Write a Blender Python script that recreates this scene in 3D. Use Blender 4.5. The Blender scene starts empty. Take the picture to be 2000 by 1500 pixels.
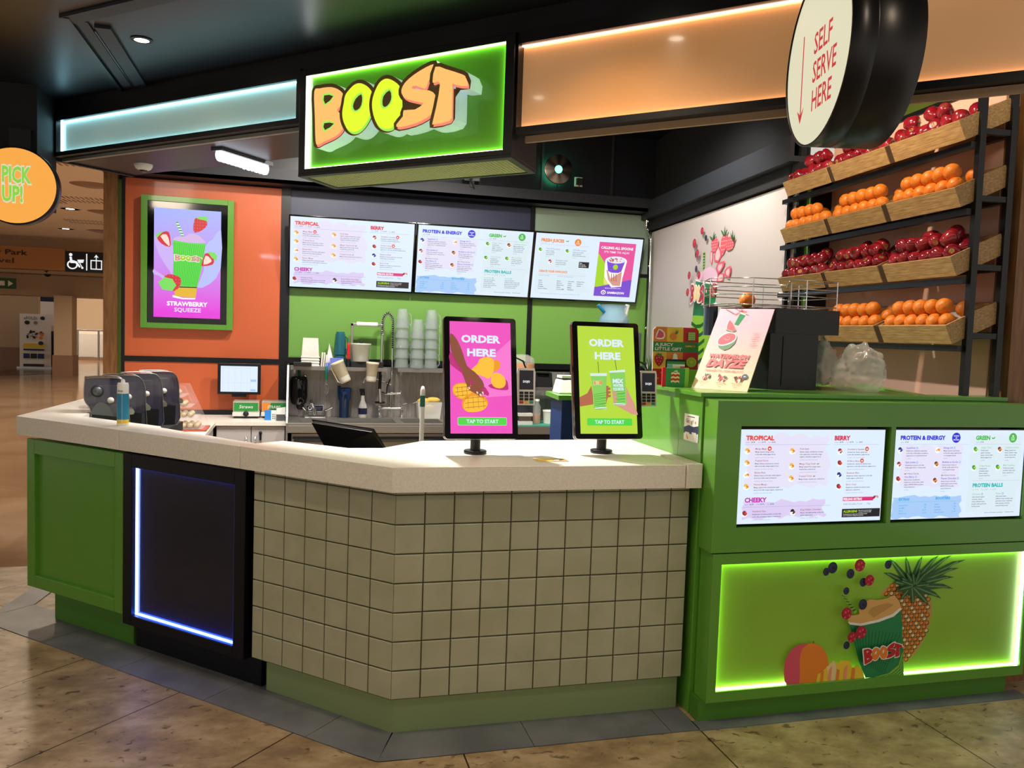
import bpy, math, random
from mathutils import Vector, Matrix
random.seed(7)
sc = bpy.context.scene
COL = sc.collection

# ---------------------------------------------------------------- camera, world, exposure
cam_d = bpy.data.cameras.new('camera'); cam = bpy.data.objects.new('camera', cam_d); COL.objects.link(cam)
cam_d.sensor_width = 36.0; cam_d.lens = 1592.25 / 2000 * 36.0; cam_d.clip_start = .05; cam_d.clip_end = 200
_r = Vector((0.96652135, -0.25433305, 0.03392918)); _d = Vector((0.01710043, -0.06809001, -0.99753262)); _f = Vector((0.25601575, 0.96471677, -0.06146124))
cam.matrix_world = Matrix(((_r.x, -_d.x, -_f.x, 0), (_r.y, -_d.y, -_f.y, 0), (_r.z, -_d.z, -_f.z, 1.55), (0, 0, 0, 1)))
sc.camera = cam
sc.view_settings.view_transform = 'Standard'; sc.view_settings.look = 'None'
sc.view_settings.exposure = 0.0; sc.view_settings.gamma = 1.0; sc.view_settings.use_curve_mapping = False
w = bpy.data.worlds.new('mall_fill'); sc.world = w; w.use_nodes = True  # even warm ambient fill added all round the scene
w.node_tree.nodes['Background'].inputs[0].default_value = (1.0, .91, .80, 1); w.node_tree.nodes['Background'].inputs[1].default_value = .68
sc.cycles.use_denoising = True
sc.cycles.sample_clamp_indirect = 6; sc.cycles.max_bounces = 8

def hexc(h):
    h = h.lstrip('#'); c = [int(h[i:i+2], 16) / 255 for i in (0, 2, 4)]
    return tuple(x / 12.92 if x <= .04045 else ((x + .055) / 1.055) ** 2.4 for x in c) + (1,)

def lamp(name, kind, loc, energy, col='#fff0dc', size=.1, target=None, spot=None, blend=.6, sy=None):
    d = bpy.data.lights.new(name, kind); o = bpy.data.objects.new(name, d); COL.objects.link(o)
    d.energy = energy; d.color = hexc(col)[:3]
    if kind == 'AREA':
        d.size = size
        if sy: d.shape = 'RECTANGLE'; d.size_y = sy
        else: d.shape = 'DISK'
    else: d.shadow_soft_size = size
    if spot: d.spot_size = math.radians(spot); d.spot_blend = blend
    o.location = loc
    if target is not None:
        o.rotation_euler = (Vector(target) - Vector(loc)).to_track_quat('-Z', 'Y').to_euler()
    return o

# lamps: recessed downlights in the dark front ceiling, unseen kiosk and shelf spots, concourse lights, added fill
WARM = '#ffe6c8'; NEUT = '#fff7ee'; COOL = '#e6eeff'
for n, (p, e) in enumerate([((-.662, 3.86, 2.735), 9), ((-.2, 2.68, 2.735), 18), ((.78, 2.4, 2.735), 18), ((1.25, 1.1, 2.735), 16), ((-1.6, 2.6, 2.735), 16), ((-.4, .9, 2.735), 14)]):
    lamp('downlight_lamp', 'SPOT', p, e * 2.2, WARM, .04, (p[0] + .25, p[1] + .35, 0), 125, .8)
for p, e, t in [((.55, 4.6, 3.35), 135, (.6, 3.6, 1)), ((-.6, 5.2, 3.35), 80, (-.8, 4.9, 1)), ((1.3, 5.6, 3.35), 46, (1.4, 6.6, 1)), ((.2, 5.8, 3.35), 46, (.2, 7.2, 1)), ((2.3, 5.4, 3.35), 30, (3.0, 5.8, 1.6))]:
    lamp('kiosk_ceiling_lamp', 'SPOT', p, e * 4.2, NEUT, .06, t, 120, .7)
lamp('shelf_lamp', 'SPOT', (1.9, 3.4, 3.3), 115, '#ffe2c4', .07, (3.0, 3.9, 2.0), 110, .8)
for p in [(-4.1, 17, 3.55), (-5.1, 20.7, 3.55), (-3.2, 13, 3.55), (-2.6, 9, 3.55), (-5.5, 11, 3.55), (-7, 16, 3.55)]:
    lamp('concourse_lamp', 'SPOT', p, 330, '#ffead0', .1, (p[0], p[1], 0), 150, .5)
lamp('concourse_glow', 'AREA', (-8, 33, 5.5), 4500, '#ffe8cc', 5, (-8, 36, 0))
lamp('front_fill', 'AREA', (-3.5, -3.2, 4.2), 420, '#ffecd4', 3.0, (.2, 2.5, .4))  # fill added behind the viewer to brighten the fronts, no fixture there
lamp('concourse_left', 'AREA', (-5.5, 2.6, 3.4), 190, '#ffe4c4', 2.0, (-1.5, 4.0, 0))

# ---------------------------------------------------------------- materials
MATS = {}
def mat(name, col, rough=.5, metal=0., emit=0., coat=0., alpha=1., trans=0., ior=1.45, spec=.5):
    if name in MATS: return MATS[name]
    m = bpy.data.materials.new(name); m.use_nodes = True; MATS[name] = m
    b = m.node_tree.nodes['Principled BSDF']; I = b.inputs; c = hexc(col)
    I['Base Color'].default_value = c; I['Roughness'].default_value = rough; I['Metallic'].default_value = metal
    I['IOR'].default_value = ior; I['Specular IOR Level'].default_value = spec
    if emit:
        I['Emission Color'].default_value = c; I['Emission Strength'].default_value = emit
        if emit >= .5: I['Base Color'].default_value = (0.02, .02, .02, 1)
    if coat: I['Coat Weight'].default_value = coat; I['Coat Roughness'].default_value = .06
    if trans: I['Transmission Weight'].default_value = trans
    if alpha < 1: I['Alpha'].default_value = alpha
    return m
def nodes_of(m): return m.node_tree.nodes, m.node_tree.links, m.node_tree.nodes['Principled BSDF']
def noisy(name, c1, c2, scale=8, rough=.5, detail=4, stretch=(1, 1, 1), bump=0., metal=0., coat=0., lo=.35, hi=.65, emit=0.):
    if name in MATS: return MATS[name]
    m = mat(name, c1, rough, metal, coat=coat); N, L, b = nodes_of(m)
    tc = N.new('ShaderNodeTexCoord'); mp = N.new('ShaderNodeMapping'); mp.inputs['Scale'].default_value = stretch
    nz = N.new('ShaderNodeTexNoise'); nz.inputs['Scale'].default_value = scale; nz.inputs['Detail'].default_value = detail
    cr = N.new('ShaderNodeValToRGB'); cr.color_ramp.elements[0].color = hexc(c1); cr.color_ramp.elements[1].color = hexc(c2)
    cr.color_ramp.elements[0].position = lo; cr.color_ramp.elements[1].position = hi
    L.new(tc.outputs['Object'], mp.inputs[0]); L.new(mp.outputs[0], nz.inputs['Vector']); L.new(nz.outputs['Fac'], cr.inputs[0]); L.new(cr.outputs[0], b.inputs['Base Color'])
    if emit:
        L.new(cr.outputs[0], b.inputs['Emission Color']); b.inputs['Emission Strength'].default_value = emit
    if bump:
        bp = N.new('ShaderNodeBump'); bp.inputs['Strength'].default_value = bump; bp.inputs['Distance'].default_value = .01
        L.new(nz.outputs['Fac'], bp.inputs['Height']); L.new(bp.outputs[0], b.inputs['Normal'])
    return m

# ---------------------------------------------------------------- mesh helpers
def ring(b, x0, x1, y0, y1, i0, i1, j0, j1, z0, z1):
    b.box(x0, i0, y0, y1, z0, z1); b.box(i1, x1, y0, y1, z0, z1); b.box(i0, i1, j1, y1, z0, z1); b.box(i0, i1, y0, j0, z0, z1); return b
class MB:
    def __init__(s, T=None): s.v = []; s.f = []; s.mi = []; s.sm = []; s.ms = []; s.cur = 0; s.T = T
    def m(s, mt):
        if isinstance(mt, str): mt = MATS[mt]
        if mt not in s.ms: s.ms.append(mt)
        s.cur = s.ms.index(mt); return s
    def add(s, vs, fs, smooth=False):
        o = len(s.v)
        for p in vs:
            p = Vector(p)
            s.v.append(s.T @ p if s.T else p)
        for f in fs: s.f.append([o + i for i in f]); s.mi.append(s.cur); s.sm.append(smooth)
        return s
    def box(s, x0, x1, y0, y1, z0, z1):
        vs = [(x, y, z) for x in (x0, x1) for y in (y0, y1) for z in (z0, z1)]
        return s.add(vs, [(0, 1, 3, 2), (4, 6, 7, 5), (0, 4, 5, 1), (2, 3, 7, 6), (0, 2, 6, 4), (1, 5, 7, 3)])
    def prism(s, pts, z0, z1, smooth=False):
        n = len(pts); a = sum(pts[i][0] * pts[(i+1) % n][1] - pts[(i+1) % n][0] * pts[i][1] for i in range(n))
        if a < 0: pts = pts[::-1]
        vs = [(p[0], p[1], z0) for p in pts] + [(p[0], p[1], z1) for p in pts]
        s.add(vs, [tuple(range(n))[::-1], tuple(range(n, 2*n))])
        s.add(vs, [(i, (i+1) % n, n + (i+1) % n, n + i) for i in range(n)], smooth)
        return s
    def tube(s, path, r, n=8, cap=True, closed=False):
        P = [Vector(p) for p in path]; k = len(P); rs = r if isinstance(r, (list, tuple)) else [r] * k
        vs = []; up = None
        for i in range(k):
            if closed: t = P[(i+1) % k] - P[i-1]
            else: t = (P[min(i+1, k-1)] - P[max(i-1, 0)])
            t = t.normalized() if t.length > 1e-9 else Vector((0, 0, 1))
            if up is None:
                up = Vector((0, 0, 1)) if abs(t.z) < .9 else Vector((1, 0, 0))
            a = t.cross(up).normalized(); up = a.cross(t).normalized()
            for j in range(n):
                th = 2 * math.pi * j / n; vs.append(P[i] + (a * math.cos(th) + up * math.sin(th)) * rs[i])
        fs = []
        for i in range(k if closed else k - 1):
            i2 = (i + 1) % k
            for j in range(n): fs.append((i*n + j, i*n + (j+1) % n, i2*n + (j+1) % n, i2*n + j))
        s.add(vs, [f[::-1] for f in fs], True)
        if cap and not closed: s.add(vs[:n], [tuple(range(n))]); s.add(vs[-n:], [tuple(range(n))[::-1]])
        return s
    def lathe(s, prof, c=(0, 0, 0), n=20, axis='z', sq=(1, 1), smooth=True):
        vs = []; k = len(prof)
        for (r, z) in prof:
            for j in range(n):
                th = 2 * math.pi * j / n; x, y = r * math.cos(th) * sq[0], r * math.sin(th) * sq[1]
                p = (x, y, z) if axis == 'z' else ((z, x, y) if axis == 'x' else (y, z, x))
                vs.append((p[0] + c[0], p[1] + c[1], p[2] + c[2]))
        fs = [(i*n + j, i*n + (j+1) % n, (i+1)*n + (j+1) % n, (i+1)*n + j) for i in range(k-1) for j in range(n)]
        s.add(vs, fs, smooth)
        if prof[0][0] > 1e-6: s.add(vs[:n], [tuple(range(n))[::-1]])
        if prof[-1][0] > 1e-6: s.add(vs[-n:], [tuple(range(n))])
        return s
    def ball(s, c, r, n=12):
        r = r if isinstance(r, (list, tuple)) else (r, r, r); k = n // 2 + 1; vs = []
        for i in range(k):
            ph = math.pi * i / (k - 1)
            for j in range(n):
                th = 2 * math.pi * j / n
                vs.append((c[0] + r[0] * math.sin(ph) * math.cos(th), c[1] + r[1] * math.sin(ph) * math.sin(th), c[2] - r[2] * math.cos(ph)))
        return s.add(vs, [(i*n + j, i*n + (j+1) % n, (i+1)*n + (j+1) % n, (i+1)*n + j) for i in range(k-1) for j in range(n)], True)
    def build(s, name, parent=None, bev=0., loc=None):
        me = bpy.data.meshes.new(name); me.from_pydata([tuple(v) for v in s.v], [], s.f)
        for mt in s.ms: me.materials.append(mt)
        me.polygons.foreach_set('material_index', s.mi); me.polygons.foreach_set('use_smooth', s.sm); me.update()
        o = bpy.data.objects.new(name, me); COL.objects.link(o)
        if parent is not None: o.parent = parent
        if loc is not None: o.location = loc
        if bev:
            b = o.modifiers.new('bevel', 'BEVEL'); b.width = bev; b.segments = 2; b.limit_method = 'ANGLE'; b.angle_limit = math.radians(50)
        return o

def tag(o, label, cat, group=None):
    o['label'] = label; o['category'] = cat
    if group: o['group'] = group
    return o
def thing(name, label, cat, M=None, group=None):
    o = bpy.data.objects.new(name, None); COL.objects.link(o); o.empty_display_size = .05
    if M is not None: o.matrix_world = M if isinstance(M, Matrix) else Matrix.Translation(M)
    return tag(o, label, cat, group)
def struct(o): o['kind'] = 'structure'; return o
def lab(o, l): o['label'] = l; return o
def fr(o, r, u=(0, 0, 1)):
    """frame at o: local x = r (right on the face), local y = u (up), local z = outwards, towards whoever faces it"""
    r = Vector(r).normalized(); u = Vector(u).normalized(); n = r.cross(u).normalized(); u = n.cross(r)
    return Matrix(((r.x, u.x, n.x, o[0]), (r.y, u.y, n.y, o[1]), (r.z, u.z, n.z, o[2]), (0, 0, 0, 1)))
def up(o, rz=0, sx=1):
    return Matrix.Translation(o) @ Matrix.Rotation(rz, 4, 'Z')

# ---- flat printed / lit artwork: thin coloured layers laid on a real surface
_tc = {}
def curve_mesh(cu):
    ob = bpy.data.objects.new('t', cu); COL.objects.link(ob)
    bpy.context.view_layer.update()
    dg = bpy.context.evaluated_depsgraph_get(); me = bpy.data.meshes.new_from_object(ob.evaluated_get(dg))
    vs = [tuple(v.co) for v in me.vertices]; fs = [tuple(p.vertices) for p in me.polygons]
    bpy.data.objects.remove(ob); bpy.data.meshes.remove(me); bpy.data.curves.remove(cu)
    return vs, fs
def text_geo(t, bold=0., shear=0., sp=1.):
    k = (t, bold, shear, sp)
    if k not in _tc:
        cu = bpy.data.curves.new('t', 'FONT'); cu.body = t; cu.size = 1.37; cu.offset = bold; cu.shear = shear; cu.space_character = sp
        cu.resolution_u = 2; cu.fill_mode = 'FRONT'
        vs, fs = curve_mesh(cu)
        if vs:
            x0 = min(v[0] for v in vs); x1 = max(v[0] for v in vs)
        else: x0 = 0; x1 = 1
        _tc[k] = ([(v[0] - x0, v[1]) for v in vs], fs, x1 - x0)
    return _tc[k]
def poly_geo(polys, extrude=0., offset=0.):
    cu = bpy.data.curves.new('p', 'CURVE'); cu.dimensions = '2D'; cu.fill_mode = 'BOTH'; cu.extrude = extrude; cu.offset = offset
    for pts in polys:
        sp = cu.splines.new('POLY'); sp.points.add(len(pts) - 1); sp.use_cyclic_u = True
        for i, p in enumerate(pts): sp.points[i].co = (p[0], p[1], 0, 1)
    return curve_mesh(cu)
def smooth_poly(pts, n=3):
    out = []; k = len(pts)
    for i in range(k):
        p0, p1, p2, p3 = pts[i-1], pts[i], pts[(i+1) % k], pts[(i+2) % k]
        for j in range(n):
            t = j / n
            out.append(tuple(.5 * (2*p1[a] + (p2[a]-p0[a])*t + (2*p0[a]-5*p1[a]+4*p2[a]-p3[a])*t*t + (3*p1[a]-p0[a]-3*p2[a]+p3[a])*t**3) for a in (0, 1)))
    return out
class Art(MB):
    """flat art; fn maps layout units to metres in the face plane; every layer lies .25 mm over the last"""
    def __init__(s, sx=1., sy=1., ox=0., oy=0., z=.0006, T=None, dz=.00025):
        MB.__init__(s, T); s.sx, s.sy, s.ox, s.oy, s.z, s.dz = sx, sy, ox, oy, z, dz
    def P(s, x, y): return (s.ox + x * s.sx, s.oy + y * s.sy)
    def flat(s, pts, fs=None, lift=True):
        if lift: s.z += s.dz
        if fs is None: fs = [tuple(range(len(pts)))]
        q = [s.P(*p[:2]) + (s.z,) for p in pts]
        out = []
        for f in fs:
            a = sum(q[f[i]][0] * q[f[(i+1) % len(f)]][1] - q[f[(i+1) % len(f)]][0] * q[f[i]][1] for i in range(len(f)))
            out.append(tuple(f) if a > 0 else tuple(f)[::-1])
        return s.add(q, out)
    def poly(s, mt, pts, sm=0, lift=True):
        s.m(mt)
        if sm: pts = smooth_poly(pts, sm)
        return s.flat(pts, None, lift)
    def holes(s, mt, polys, sm=0, offset=0.):
        s.m(mt); vs, fs = poly_geo([smooth_poly(p, sm) if sm else p for p in polys], 0, offset); return s.flat(vs, fs)
    def rect(s, mt, x0, y0, x1, y1, lift=True): return s.poly(mt, [(x0, y0), (x1, y0), (x1, y1), (x0, y1)], 0, lift)
    def rrect(s, mt, x0, y0, x1, y1, r, k=1.):
        pts = []
        for cx, cy, a in ((x1-r, y1-r*k, 0), (x0+r, y1-r*k, 90), (x0+r, y0+r*k, 180), (x1-r, y0+r*k, 270)):
            for i in range(5):
                t = math.radians(a + i * 22.5); pts.append((cx + r*math.cos(t), cy + r*k*math.sin(t)))
        return s.poly(mt, pts)
    def ell(s, mt, cx, cy, rx, ry=None, n=16, rot=0, lift=True):
        ry = rx if ry is None else ry; c, q = math.cos(rot), math.sin(rot)
        return s.poly(mt, [(cx + rx*math.cos(2*math.pi*i/n)*c - ry*math.sin(2*math.pi*i/n)*q, cy + rx*math.cos(2*math.pi*i/n)*q + ry*math.sin(2*math.pi*i/n)*c) for i in range(n)], 0, lift)
    def text(s, mt, t, x, y, h, w=None, bold=0., shear=0., rot=0, align='l', lift=True, sp=1.):
        """x,y = left end of the baseline; h = cap height (both in layout units); w = wanted width; y grows downwards when sy<0"""
        vs, fs, W = text_geo(t, bold, shear, sp); sgn = 1 if s.sy > 0 else -1
        asp = abs(s.sy / s.sx); kx = (w / W) if w else h * asp; ky = h * sgn
        if align == 'c': x -= kx * W / 2
        if align == 'r': x -= kx * W
        c, q = math.cos(rot), math.sin(rot); s.m(mt)
        return s.flat([(x + v[0]*kx*c - v[1]*ky*q*1, y + v[1]*ky*c + v[0]*kx*q) for v in vs], fs, lift)
    def line(s, mt, x0, y0, x1, y1, wd):
        dx, dy = x1-x0, y1-y0; l = math.hypot(dx, dy) or 1; nx, ny = -dy/l*wd/2, dx/l*wd/2
        return s.poly(mt, [(x0+nx, y0+ny), (x1+nx, y1+ny), (x1-nx, y1-ny), (x0-nx, y0-ny)])

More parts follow.
